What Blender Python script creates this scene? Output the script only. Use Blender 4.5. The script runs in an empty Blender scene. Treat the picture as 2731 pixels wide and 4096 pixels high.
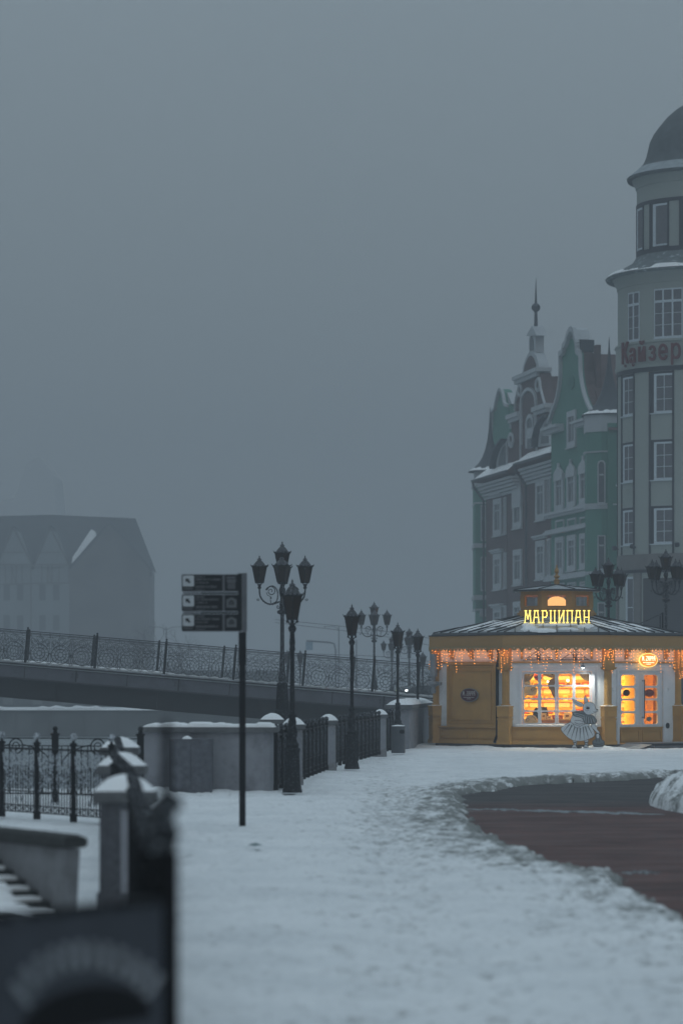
import bpy, bmesh, math, random
import numpy as np
from mathutils import Matrix, Vector

SC = bpy.context.scene
COL = SC.collection
R = math.radians
PI = math.pi
# ---------------------------------------------------------------- camera, sky, sun, exposure
F, H, CX, HY = 12000.0, 1.8, 1365.5, 2740.0      # focal length in photo pixels, eye height, horizon row
cam_d = bpy.data.cameras.new("camera")
cam = bpy.data.objects.new("camera", cam_d)
COL.objects.link(cam)
cam.location = (0, 0, H)
cam.rotation_euler = (R(90), 0, 0)
cam_d.sensor_fit = 'VERTICAL'
cam_d.sensor_height = 36
cam_d.lens = F / 4096 * 36
cam_d.shift_y = (HY - 2048) / 4096
cam_d.clip_start = 0.1
cam_d.clip_end = 5000
cam_d.dof.use_dof = True
cam_d.dof.focus_distance = 86.5
cam_d.dof.aperture_fstop = 1.75
SC.camera = cam

SUN_EL, SUN_ROT = R(6), R(200)
world = bpy.data.worlds.new("World")
SC.world = world
world.use_nodes = True
nt = world.node_tree
for n in list(nt.nodes): nt.nodes.remove(n)
wo = nt.nodes.new('ShaderNodeOutputWorld')
bg = nt.nodes.new('ShaderNodeBackground')
sky = nt.nodes.new('ShaderNodeTexSky')
sky.sky_type = 'NISHITA'; sky.sun_disc = False
sky.sun_elevation = SUN_EL; sky.sun_rotation = SUN_ROT
sky.air_density = 1.5; sky.dust_density = 3.0; sky.ozone_density = 2.0
mix = nt.nodes.new('ShaderNodeMixRGB'); mix.inputs[0].default_value = 0.88
nt.links.new(sky.outputs[0], mix.inputs[1])
mix.inputs[2].default_value = (3.08, 3.84, 4.44, 1)            # thick overcast
# overcast skies are three times brighter overhead than at the horizon
wtc = nt.nodes.new('ShaderNodeTexCoord'); wsp = nt.nodes.new('ShaderNodeSeparateXYZ'); nt.links.new(wtc.outputs['Generated'], wsp.inputs[0])
wmr = nt.nodes.new('ShaderNodeMapRange'); wmr.inputs[1].default_value = 0; wmr.inputs[2].default_value = 1
wmr.inputs[3].default_value = 0.30; wmr.inputs[4].default_value = 1.0
nt.links.new(wsp.outputs[2], wmr.inputs[0])
wsc = nt.nodes.new('ShaderNodeVectorMath'); wsc.operation = 'SCALE'
nt.links.new(mix.outputs[0], wsc.inputs[0]); nt.links.new(wmr.outputs[0], wsc.inputs['Scale'])
nt.links.new(wsc.outputs[0], bg.inputs[0])
bg.inputs[1].default_value = 0.135
nt.links.new(bg.outputs[0], wo.inputs[0])

sun_d = bpy.data.lights.new("sun", 'SUN')
sun_d.energy = 0.12; sun_d.angle = R(60); sun_d.color = (0.95, 0.97, 1.0)
sun = bpy.data.objects.new("sun", sun_d)
COL.objects.link(sun)
sun.rotation_euler = (R(50), 0, R(20))

SC.view_settings.view_transform = 'Standard'
SC.view_settings.look = 'None'
SC.view_settings.exposure = 0.52
SC.view_settings.gamma = 1.0
SC.cycles.volume_bounces = 2
SC.cycles.max_bounces = 8
SC.cycles.use_denoising = True
SC.cycles.sample_clamp_indirect = 6.0

# ---------------------------------------------------------------- helpers
def P(x, y, D):                      # photo pixel + distance -> a place in the world
    return Vector(((x - CX) * D / F, D, H + (HY - y) * D / F))
def G(x, y, z=0.0):                  # photo pixel of something standing at height z
    D = (H - z) * F / (y - HY)
    return Vector(((x - CX) * D / F, D, z))

def mat(name, col, rough=0.8, var=0.15, scale=4.0, bump=0.0, bscale=30.0, metal=0.0, frost=0.0, fscale=60.0,
        stain=None, sscale=1.2, spec=0.3):
    m = bpy.data.materials.new(name); m.use_nodes = True
    t = m.node_tree; b = t.nodes['Principled BSDF']
    b.inputs['Roughness'].default_value = rough
    b.inputs['Metallic'].default_value = metal
    b.inputs['Specular IOR Level'].default_value = spec
    tc = t.nodes.new('ShaderNodeTexCoord')
    nz = t.nodes.new('ShaderNodeTexNoise'); nz.inputs['Scale'].default_value = scale
    nz.inputs['Detail'].default_value = 6
    t.links.new(tc.outputs['Object'], nz.inputs['Vector'])
    mr = t.nodes.new('ShaderNodeMapRange')
    mr.inputs[1].default_value = 0.25; mr.inputs[2].default_value = 0.75
    mr.inputs[3].default_value = 1 - var; mr.inputs[4].default_value = 1 + var
    t.links.new(nz.outputs[0], mr.inputs[0])
    vm = t.nodes.new('ShaderNodeVectorMath'); vm.operation = 'SCALE'
    vm.inputs[0].default_value = col[:3]
    t.links.new(mr.outputs[0], vm.inputs['Scale'])
    out = vm.outputs[0]
    if stain:
        n2 = t.nodes.new('ShaderNodeTexNoise'); n2.inputs['Scale'].default_value = sscale
        n2.inputs['Detail'].default_value = 8; n2.inputs['Roughness'].default_value = 0.7
        t.links.new(tc.outputs['Object'], n2.inputs['Vector'])
        m2 = t.nodes.new('ShaderNodeMapRange'); m2.inputs[1].default_value = 0.5; m2.inputs[2].default_value = 0.7
        m2.inputs[3].default_value = 0; m2.inputs[4].default_value = 0.7
        t.links.new(n2.outputs[0], m2.inputs[0])
        mx = t.nodes.new('ShaderNodeMixRGB'); t.links.new(m2.outputs[0], mx.inputs[0])
        t.links.new(out, mx.inputs[1]); mx.inputs[2].default_value = (*stain, 1)
        out = mx.outputs[0]
    if frost > 0:
        n3 = t.nodes.new('ShaderNodeTexNoise'); n3.inputs['Scale'].default_value = fscale
        n3.inputs['Detail'].default_value = 4
        t.links.new(tc.outputs['Object'], n3.inputs['Vector'])
        m3 = t.nodes.new('ShaderNodeMapRange'); m3.inputs[1].default_value = 0.62 - 0.3 * frost
        m3.inputs[2].default_value = 0.78 - 0.3 * frost; m3.inputs[3].default_value = 0; m3.inputs[4].default_value = 0.85
        t.links.new(n3.outputs[0], m3.inputs[0])
        mx = t.nodes.new('ShaderNodeMixRGB'); t.links.new(m3.outputs[0], mx.inputs[0])
        t.links.new(out, mx.inputs[1]); mx.inputs[2].default_value = (0.55, 0.6, 0.65, 1)
        out = mx.outputs[0]
    t.links.new(out, b.inputs['Base Color'])
    if bump > 0:
        n4 = t.nodes.new('ShaderNodeTexNoise'); n4.inputs['Scale'].default_value = bscale; n4.inputs['Detail'].default_value = 5
        t.links.new(tc.outputs['Object'], n4.inputs['Vector'])
        bp = t.nodes.new('ShaderNodeBump'); bp.inputs['Strength'].default_value = bump
        bp.inputs['Distance'].default_value = 0.02
        t.links.new(n4.outputs[0], bp.inputs['Height']); t.links.new(bp.outputs[0], b.inputs['Normal'])
    return m

def emat(name, col, strength):
    m = bpy.data.materials.new(name); m.use_nodes = True
    t = m.node_tree; b = t.nodes['Principled BSDF']
    b.inputs['Base Color'].default_value = (*[c * 0.8 for c in col], 1)
    b.inputs['Emission Color'].default_value = (*col, 1)
    b.inputs['Emission Strength'].default_value = strength
    return m

def glassmat(name, tint=(0.9, 0.9, 0.9), gloss=0.12):
    m = bpy.data.materials.new(name); m.use_nodes = True
    t = m.node_tree; t.nodes.remove(t.nodes['Principled BSDF'])
    o = t.nodes['Material Output']
    a = t.nodes.new('ShaderNodeBsdfTransparent'); a.inputs[0].default_value = (*tint, 1)
    g = t.nodes.new('ShaderNodeBsdfGlossy'); g.inputs['Roughness'].default_value = 0.08
    mx = t.nodes.new('ShaderNodeMixShader'); mx.inputs[0].default_value = gloss
    t.links.new(a.outputs[0], mx.inputs[1]); t.links.new(g.outputs[0], mx.inputs[2])
    t.links.new(mx.outputs[0], o.inputs[0])
    return m

M = {}
M['snow'] = mat('snow', (0.84, 0.86, 0.87), 0.9, 0.04, 3, 0.35, 25)
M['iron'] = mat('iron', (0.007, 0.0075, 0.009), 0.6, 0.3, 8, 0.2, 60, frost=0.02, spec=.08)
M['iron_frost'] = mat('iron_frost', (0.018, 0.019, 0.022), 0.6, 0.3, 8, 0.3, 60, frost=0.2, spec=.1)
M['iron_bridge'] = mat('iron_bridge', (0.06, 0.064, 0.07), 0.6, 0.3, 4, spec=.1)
M['rime'] = mat('rime', (0.045, 0.047, 0.052), 0.7, 0.3, 8, 0.3, 60, frost=0.75, fscale=35, spec=.2)
M['black'] = mat('black', (0.006, 0.006, 0.007), 0.6, 0.2, 8, spec=.06)
M['lampglass'] = mat('lampglass', (0.020, 0.011, 0.006), 0.3, 0.4, 3, spec=0.2)
M['lamproof'] = mat('lamproof', (0.05, 0.053, 0.06), 0.5, 0.3, 9, frost=0.1, spec=.2)
M['concrete'] = mat('concrete', (0.25, 0.26, 0.285), 0.9, 0.12, 5, 0.3, 30, stain=(0.10, 0.10, 0.11), sscale=2.2)
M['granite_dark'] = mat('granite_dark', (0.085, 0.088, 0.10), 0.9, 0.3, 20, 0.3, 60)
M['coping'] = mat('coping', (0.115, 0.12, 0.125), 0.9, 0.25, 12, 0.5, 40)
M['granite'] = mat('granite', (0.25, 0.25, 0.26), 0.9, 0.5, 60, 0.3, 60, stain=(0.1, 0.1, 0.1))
M['darkcoping'] = mat('darkcoping', (0.035, 0.037, 0.036), 0.95, 0.4, 25, 0.6, 50)
M['ochre'] = mat('ochre', (0.43, 0.245, 0.075), 0.65, 0.10, 2.5, 0.15, 80, stain=(0.33, 0.19, 0.075), sscale=1.6)
M['ochre2'] = mat('ochre_fascia', (0.36, 0.21, 0.075), 0.6, 0.06, 3)
M['white'] = mat('white_plaster', (0.66, 0.68, 0.70), 0.8, 0.06, 4, 0.1, 90)
M['whitepaint'] = mat('white_paint', (0.62, 0.64, 0.67), 0.55, 0.06, 3)
M['roofmetal'] = mat('roof_metal', (0.28, 0.30, 0.31), 0.5, 0.2, 3, frost=0.25, fscale=5)
M['roofdark'] = mat('roof_dark', (0.03, 0.034, 0.038), 0.5, 0.2, 5)
M['stonebase'] = mat('stone_base', (0.10, 0.10, 0.105), 0.9, 0.5, 6, 0.5, 14)

class MB:
    def __init__(s, M0=None):
        s.v = []; s.f = []; s.M = M0 or Matrix.Identity(4)
    def add(s, vs, fs):
        b = len(s.v)
        s.v += [s.M @ Vector(p) for p in vs]
        s.f += [tuple(i + b for i in f) for f in fs]
        return s
    def box(s, x0, x1, y0, y1, z0, z1):
        vs = [(x, y, z) for z in (z0, z1) for y in (y0, y1) for x in (x0, x1)]
        return s.add(vs, [(0, 2, 3, 1), (4, 5, 7, 6), (0, 1, 5, 4), (2, 6, 7, 3), (0, 4, 6, 2), (1, 3, 7, 5)])
    def bar(s, p, q, w, h=None, up=(0, 0, 1)):     # square bar between two points
        p = Vector(p); q = Vector(q); h = h or w
        d = (q - p).normalized(); u = Vector(up)
        if abs(d.dot(u)) > 0.98: u = Vector((1, 0, 0)) if abs(d.x) < 0.9 else Vector((0, 1, 0))
        a = d.cross(u).normalized() * w / 2; b = d.cross(a).normalized() * h / 2
        vs = [p - a - b, p + a - b, p + a + b, p - a + b, q - a - b, q + a - b, q + a + b, q - a + b]
        return s.add(vs, [(3, 2, 1, 0), (4, 5, 6, 7), (0, 1, 5, 4), (1, 2, 6, 5), (2, 3, 7, 6), (3, 0, 4, 7)])
    def tube(s, pts, r, n=6, closed=False):
        pts = [Vector(p) for p in pts]; k = len(pts)
        rr = r if isinstance(r, (list, tuple)) else [r] * k
        vs = []; fs = []; prev = None
        for i, p in enumerate(pts):
            if closed: d = pts[(i + 1) % k] - pts[i - 1]
            else: d = pts[min(i + 1, k - 1)] - pts[max(i - 1, 0)]
            d.normalize()
            if prev is None:
                u = Vector((0, 0, 1)) if abs(d.z) < 0.9 else Vector((1, 0, 0))
                a = d.cross(u).normalized()
            else:
                a = (prev - d * prev.dot(d))
                a = a.normalized() if a.length > 1e-6 else d.orthogonal().normalized()
            prev = a; b = d.cross(a)
            for j in range(n):
                t = 2 * PI * j / n
                vs.append(p + (a * math.cos(t) + b * math.sin(t)) * rr[i])
        for i in range(k if closed else k - 1):
            for j in range(n):
                i2 = (i + 1) % k
                fs.append((i * n + j, i * n + (j + 1) % n, i2 * n + (j + 1) % n, i2 * n + j))
        if not closed:
            fs.append(tuple(range(n - 1, -1, -1))); fs.append(tuple((k - 1) * n + j for j in range(n)))
        return s.add(vs, fs)
    def lathe(s, prof, c=(0, 0, 0), n=16, rot=0.0, a0=0.0, a1=2 * PI, caps=True):
        full = abs(a1 - a0 - 2 * PI) < 1e-6
        m = n if full else n + 1
        vs = []; fs = []
        for (r, z) in prof:
            for j in range(m):
                t = a0 + (a1 - a0) * j / n + rot
                vs.append((c[0] + r * math.cos(t), c[1] + r * math.sin(t), c[2] + z))
        for i in range(len(prof) - 1):
            for j in range(n):
                j2 = (j + 1) % m
                fs.append((i * m + j, i * m + j2, (i + 1) * m + j2, (i + 1) * m + j))
        if caps and full:
            if prof[0][0] > 1e-4: fs.append(tuple(range(m - 1, -1, -1)))
            if prof[-1][0] > 1e-4: fs.append(tuple((len(prof) - 1) * m + j for j in range(m)))
        return s.add(vs, fs)
    def ball(s, c, r, n=10, sz=1.0):
        k = max(4, n // 2 + 1)
        return s.lathe([(max(r * math.sin(PI * i / k), 1e-5), -r * sz * math.cos(PI * i / k)) for i in range(k + 1)], c, n, caps=False)
    def prism(s, poly, y0, y1):                    # polygon in x,z pushed along y
        n = len(poly)
        vs = [(p[0], y0, p[1]) for p in poly] + [(p[0], y1, p[1]) for p in poly]
        fs = [tuple(range(n)), tuple(range(2 * n - 1, n - 1, -1))]
        fs += [(i, i + n, (i + 1) % n + n, (i + 1) % n) for i in range(n)]
        return s.add(vs, fs)
    def plate(s, outer, holes, y0, y1, rot=None):  # polygon with holes in x,z, thickness along y
        cu = bpy.data.curves.new('c', 'CURVE'); cu.dimensions = '2D'; cu.fill_mode = 'BOTH'
        cu.extrude = abs(y1 - y0) / 2
        for lp in [outer] + list(holes):
            sp = cu.splines.new('POLY'); sp.points.add(len(lp) - 1)
            for i, p in enumerate(lp): sp.points[i].co = (p[0], p[1], 0, 1)
            sp.use_cyclic_u = True
        o = bpy.data.objects.new('c', cu)
        me = bpy.data.meshes.new_from_object(o)
        ym = (y0 + y1) / 2
        vs = [(v.co.x, ym + v.co.z, v.co.y) for v in me.vertices]
        fs = [tuple(p.vertices) for p in me.polygons]
        s.add(vs, fs)
        bpy.data.objects.remove(o); bpy.data.curves.remove(cu); bpy.data.meshes.remove(me)
        return s
    def grid(s, rows):                             # rows of points -> sheet
        m = len(rows[0]); vs = [p for r in rows for p in r]
        fs = [(i * m + j, i * m + j + 1, (i + 1) * m + j + 1, (i + 1) * m + j) for i in range(len(rows) - 1) for j in range(m - 1)]
        return s.add(vs, fs)
    def build(s, name, material, parent=None, smooth=False, **tags):
        off = Vector((0, 0, 0)); q = parent
        while q is not None: off += q.location; q = q.parent
        me = bpy.data.meshes.new(name)
        me.from_pydata([tuple(v - off) for v in s.v], [], s.f)
        bm = bmesh.new(); bm.from_mesh(me)
        bmesh.ops.recalc_face_normals(bm, faces=bm.faces); bm.to_mesh(me); bm.free()
        if smooth:
            for p in me.polygons: p.use_smooth = True
            try: me.set_sharp_from_angle(angle=R(40))
            except Exception: pass
        me.materials.append(material if not isinstance(material, str) else M[material])
        o = bpy.data.objects.new(name, me); COL.objects.link(o)
        if parent is not None: o.parent = parent
        for k, v in tags.items(): o[k] = v
        return o

def thing(name, label, cat, loc=(0, 0, 0), group=None):
    o = bpy.data.objects.new(name, None); COL.objects.link(o)
    o.empty_display_size = 0.2
    o.location = loc; o['label'] = label; o['category'] = cat
    if group: o['group'] = group
    return o
def children(o): return CH.get(o.name, [])
def copy_tree(root, loc, rotz=0.0, scale=1.0, label=None, group=None):
    def rec(o, par):
        c = o.copy(); COL.objects.link(c)
        if par is not None: c.parent = par
        for ch in [x for x in ALL if x.parent is o]: rec(ch, c)
        return c
    ALL = list(COL.objects)
    r = rec(root, None)
    r.location = loc; r.rotation_euler = (0, 0, rotz); r.scale = (scale,) * 3
    if label: r['label'] = label
    if group: r['group'] = group
    return r
def frame(o, x, y, z=(0, 0, 1)):
    m = Matrix.Identity(4)
    for i, a in enumerate((x, y, z)):
        for j in range(3): m[j][i] = a[j]
    for j in range(3): m[j][3] = o[j]
    return m
def circle(cx, cz, r, n=20, rz=None, a0=0):
    rz = rz or r
    return [(cx + r * math.cos(a0 + 2 * PI * i / n), cz + rz * math.sin(a0 + 2 * PI * i / n)) for i in range(n)]
def rrect(x0, x1, z0, z1, r, k=4):
    pts = []
    for cx, cz, a in ((x1 - r, z0 + r, -90), (x1 - r, z1 - r, 0), (x0 + r, z1 - r, 90), (x0 + r, z0 + r, 180)):
        for i in range(k + 1):
            t = R(a + 90 * i / k); pts.append((cx + r * math.cos(t), cz + r * math.sin(t)))
    return pts
def rect(x0, x1, z0, z1): return [(x0, z0), (x1, z0), (x1, z1), (x0, z1)]
def catmull(pts, k=6, closed=False):
    out = []; n = len(pts); pts = [Vector(p) for p in pts]
    rng = range(n) if closed else range(n - 1)
    for i in rng:
        if closed: a, b, c, d = pts[i - 1], pts[i], pts[(i + 1) % n], pts[(i + 2) % n]
        else: a, b, c, d = pts[max(i - 1, 0)], pts[i], pts[i + 1], pts[min(i + 2, n - 1)]
        for j in range(k):
            t = j / k
            out.append(0.5 * ((2 * b) + (c - a) * t + (2 * a - 5 * b + 4 * c - d) * t * t + (3 * b - a - 3 * c + d) * t ** 3))
    if not closed: out.append(pts[-1])
    return out
# ---------------------------------------------------------------- value noise for the ground
rng = np.random.RandomState(7)
_tab = rng.rand(256, 256)
def vnoise(x, y):
    xi = np.floor(x).astype(int); yi = np.floor(y).astype(int)
    fx = x - xi; fy = y - yi
    fx = fx * fx * (3 - 2 * fx); fy = fy * fy * (3 - 2 * fy)
    a = _tab[xi & 255, yi & 255]; b = _tab[(xi + 1) & 255, yi & 255]
    c = _tab[xi & 255, (yi + 1) & 255]; d = _tab[(xi + 1) & 255, (yi + 1) & 255]
    return (a * (1 - fx) + b * fx) * (1 - fy) + (c * (1 - fx) + d * fx) * fy - 0.5
def poly_dist(px, py, poly):
    inside = np.zeros(px.shape, bool); dist = np.full(px.shape, 1e9)
    n = len(poly)
    for i in range(n):
        ax, ay = poly[i]; bx, by = poly[(i + 1) % n]
        c = ((ay > py) != (by > py))
        xx = (bx - ax) * (py - ay) / ((by - ay) if by != ay else 1e-9) + ax
        inside ^= c & (px < xx)
        dx, dy = bx - ax, by - ay
        t = np.clip(((px - ax) * dx + (py - ay) * dy) / (dx * dx + dy * dy + 1e-12), 0, 1)
        dist = np.minimum(dist, np.hypot(px - ax - t * dx, py - ay - t * dy))
    return np.where(inside, -dist, dist)

# cleared paved lane, read off the photograph and laid on the ground
lane_px = [(1828, 3180), (1880, 3144), (2008, 3128), (2126, 3114), (2334, 3107), (2512, 3098), (2731, 3084), (3300, 3075),
           (3300, 4300), (3000, 3860), (2731, 3632), (2620, 3560), (2510, 3505), (2470, 3480), (2334, 3450), (2215, 3415),
           (2130, 3380), (2040, 3357), (1930, 3310), (1860, 3255)]
lane = [(G(x, y).x, G(x, y).y) for x, y in lane_px]
def river_edge(D):        # left limit of the promenade at distance D
    return np.where(D < 52, -60.0, np.where(D < 70, -2.2, -2.2 + (D - 70) * 0.075))
def ground_h(X, Y):
    d = poly_dist(X + 0.25 * vnoise(X * 3, Y * 1.2) + 0.14 * vnoise(X * 9, Y * 5) + .16 * vnoise(X * 21, Y * 9), Y + 0.9 * vnoise(X * 2.2 + 9, Y * 0.9) + .5 * vnoise(X * 8, Y * 2), lane)
    h = 0.05 * vnoise(X * 0.5, Y * 0.25) + 0.03 * vnoise(X * 1.7 + 3, Y * 1.1) + 0.016 * vnoise(X * 5, Y * 4)
    h += 0.012 * vnoise(X * 13, Y * 9) + 0.02 * np.abs(vnoise(X * 8 + 1, Y * 5)) + 0.008 * vnoise(X * 27, Y * 17)
    bank = np.exp(-((d - 0.55) / 0.5) ** 2)
    rough = np.exp(-np.clip(d, 0, 9) / 0.9)
    far = np.clip((Y - 34) / 20, 0, 1)
    h += bank * (0.01 + 0.02 * far) * (1 + 1.6 * vnoise(X * 1.3, Y * .7))
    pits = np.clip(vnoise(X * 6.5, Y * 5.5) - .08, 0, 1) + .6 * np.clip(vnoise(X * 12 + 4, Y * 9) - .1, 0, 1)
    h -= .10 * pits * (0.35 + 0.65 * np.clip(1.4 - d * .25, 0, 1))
    h += rough * (0.03 * np.abs(vnoise(X * 9, Y * 6)) + 0.045 * vnoise(X * 14 + 5, Y * 9) + .045 * vnoise(X * 29, Y * 19)) * (0.5 + 0.4 * far)
    path = np.exp(-((X - 0.35 - 0.012 * (Y - 20)) / 0.55) ** 2)
    h -= 0.035 * path
    edge = np.clip((d + 0.02) / 0.22, 0, 1)
    h = np.where(d < -0.02, -0.3, h * edge + (-0.10) * (1 - edge))
    # heap of cleared snow at the right
    m = np.clip(1 - ((X - 6.35) / 1.45) ** 2 - ((Y - 47.2) / 4.6) ** 2, 0, 1)
    h = np.where(m > 0, np.maximum(h, -0.14 + 0.72 * np.sqrt(m) + 0.10 * vnoise(X * 4, Y * 2.5) + 0.11 * vnoise(X * 11, Y * 8) + .07 * vnoise(X * 24, Y * 17)), h)
    # drift against the kiosk and the wall
    dk = np.abs(np.hypot(X - 6.19, Y - 89.9) - 3.9)
    h += 0.05 * np.exp(-(dk / 0.7) ** 2) * (0.4 + 1.6 * (vnoise(X * 1.5, Y * 0.6) + 0.5)) - 0.02
    h += 0.09 * np.exp(-((Y - 50.3) / 0.6) ** 2) * (X < -1.0) * (X > -5) * (vnoise(X * 2, Y) + 0.7)
    # snowed-over mound in front of the stair wall
    m = np.exp(-(np.clip(X + 2.98, 0, 9) / 0.36) ** 2 - ((Y - 22.6) / 1.2) ** 2)
    h += 0.08 * m
    for fx, fy, fr in FOOT:
        q = ((X - fx) / fr) ** 2 + ((Y - fy) / (fr * 2.2)) ** 2
        h -= 0.05 * np.exp(-q * 1.3) * (q < 6)
    drop = X < river_edge(Y)
    h = np.where(drop & (Y >= 52), -2.6, h)
    return h, d
FOOT = []
_r = random.Random(3)
for i in range(26):
    FOOT.append((-1.55 + _r.uniform(-0.22, 0.25) , 23.5 + i * 0.9, 0.13))
for i in range(40):
    FOOT.append((0.1 + 0.05 * i + _r.uniform(-0.5, 0.5), 24 + i * 1.3, 0.11))
def make_ground():
    n = 820; mcol = 800
    Ds = 9.0 * (108.0 / 9.0) ** (np.linspace(0, 1, n))
    s = np.linspace(-0.165, 0.155, mcol)
    X = s[None, :] * (Ds[:, None] + 22); Y = np.repeat(Ds[:, None], mcol, 1)
    h, d = ground_h(X, Y)
    vs = np.stack([X, Y, h], -1).reshape(-1, 3)
    me = bpy.data.meshes.new('snowy_ground')
    idx = np.arange(n * mcol).reshape(n, mcol)
    fa = np.stack([idx[:-1, :-1], idx[:-1, 1:], idx[1:, 1:], idx[1:, :-1]], -1).reshape(-1, 4)
    me.vertices.add(len(vs)); me.vertices.foreach_set('co', vs.ravel())
    me.loops.add(fa.size); me.loops.foreach_set('vertex_index', fa.ravel())
    me.polygons.add(len(fa)); me.polygons.foreach_set('loop_start', np.arange(0, fa.size, 4))
    me.polygons.foreach_set('loop_total', np.full(len(fa), 4))
    me.update(); me.validate()
    me.polygons.foreach_set('use_smooth', np.ones(len(fa), bool))
    at = me.attributes.new('dirt_shade', 'FLOAT', 'POINT')
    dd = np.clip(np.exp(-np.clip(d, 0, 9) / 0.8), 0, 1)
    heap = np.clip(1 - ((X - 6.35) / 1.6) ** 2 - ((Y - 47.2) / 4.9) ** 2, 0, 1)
    dirt_shade = dd * np.clip((Y - 12) / 20, 0.3, 1) * (0.85 + 1.2 * vnoise(X * 6, Y * 2.5)) + 0.5 * np.clip(vnoise(X * 6.5, Y * 5.5) - .05, 0, 1) + .35 * np.clip(vnoise(X * 12 + 4, Y * 9) - .05, 0, 1) + .13 * np.exp(-((X - 0.35 - 0.012 * (Y - 20)) / 0.5) ** 2) + 0.25 * (heap > 0) * np.clip(vnoise(X * 9, Y * 5), 0, 1) - .6 * dd * (heap > 0)  # dirt at lane edge, path and heap; the pit terms paint shade into the hollows
    at.data.foreach_set('value', dirt_shade.ravel())
    m = bpy.data.materials.new('ground_snow'); m.use_nodes = True
    t = m.node_tree; b = t.nodes['Principled BSDF']; b.inputs['Roughness'].default_value = 0.9
    b.inputs['Specular IOR Level'].default_value = 0.2
    a = t.nodes.new('ShaderNodeAttribute'); a.attribute_name = 'dirt_shade'
    tc = t.nodes.new('ShaderNodeTexCoord')
    nz = t.nodes.new('ShaderNodeTexNoise'); nz.inputs['Scale'].default_value = 9; nz.inputs['Detail'].default_value = 8
    nz.inputs['Roughness'].default_value = 0.7
    t.links.new(tc.outputs['Object'], nz.inputs['Vector'])
    n2 = t.nodes.new('ShaderNodeTexNoise'); n2.inputs['Scale'].default_value = 0.9; n2.inputs['Detail'].default_value = 5
    t.links.new(tc.outputs['Object'], n2.inputs['Vector'])
    mr = t.nodes.new('ShaderNodeMapRange'); mr.inputs[1].default_value = 0.30; mr.inputs[2].default_value = 0.62
    mr.inputs[3].default_value = 0.0; mr.inputs[4].default_value = 1.0
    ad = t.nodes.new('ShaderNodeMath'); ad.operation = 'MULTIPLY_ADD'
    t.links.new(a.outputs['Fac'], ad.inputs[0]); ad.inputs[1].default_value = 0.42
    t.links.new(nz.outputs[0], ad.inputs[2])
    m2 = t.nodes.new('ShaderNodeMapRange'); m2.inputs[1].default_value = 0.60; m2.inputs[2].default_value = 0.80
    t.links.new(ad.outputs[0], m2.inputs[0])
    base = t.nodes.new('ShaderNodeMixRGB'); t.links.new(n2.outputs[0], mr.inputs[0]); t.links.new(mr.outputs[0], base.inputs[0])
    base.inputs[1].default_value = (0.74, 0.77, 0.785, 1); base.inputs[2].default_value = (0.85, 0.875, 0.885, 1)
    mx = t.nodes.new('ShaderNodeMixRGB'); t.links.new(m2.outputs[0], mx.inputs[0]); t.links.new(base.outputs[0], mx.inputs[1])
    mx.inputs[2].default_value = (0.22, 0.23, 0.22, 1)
    n5 = t.nodes.new('ShaderNodeTexNoise'); n5.inputs['Scale'].default_value = 17; n5.inputs['Detail'].default_value = 4
    t.links.new(tc.outputs['Object'], n5.inputs['Vector'])
    m5 = t.nodes.new('ShaderNodeMapRange'); m5.inputs[1].default_value = 0.60; m5.inputs[2].default_value = 0.74; m5.inputs[4].default_value = 0.45
    t.links.new(n5.outputs[0], m5.inputs[0])
    mz = t.nodes.new('ShaderNodeMixRGB'); t.links.new(m5.outputs[0], mz.inputs[0]); t.links.new(mx.outputs[0], mz.inputs[1])
    mz.inputs[2].default_value = (0.36, 0.39, 0.41, 1)
    t.links.new(mz.outputs[0], b.inputs['Base Color'])
    bp = t.nodes.new('ShaderNodeBump'); bp.inputs['Strength'].default_value = 0.8; bp.inputs['Distance'].default_value = 0.03
    t.links.new(nz.outputs[0], bp.inputs['Height']); t.links.new(bp.outputs[0], b.inputs['Normal'])
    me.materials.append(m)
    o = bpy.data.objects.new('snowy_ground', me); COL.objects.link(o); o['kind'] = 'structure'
make_ground()

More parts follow.
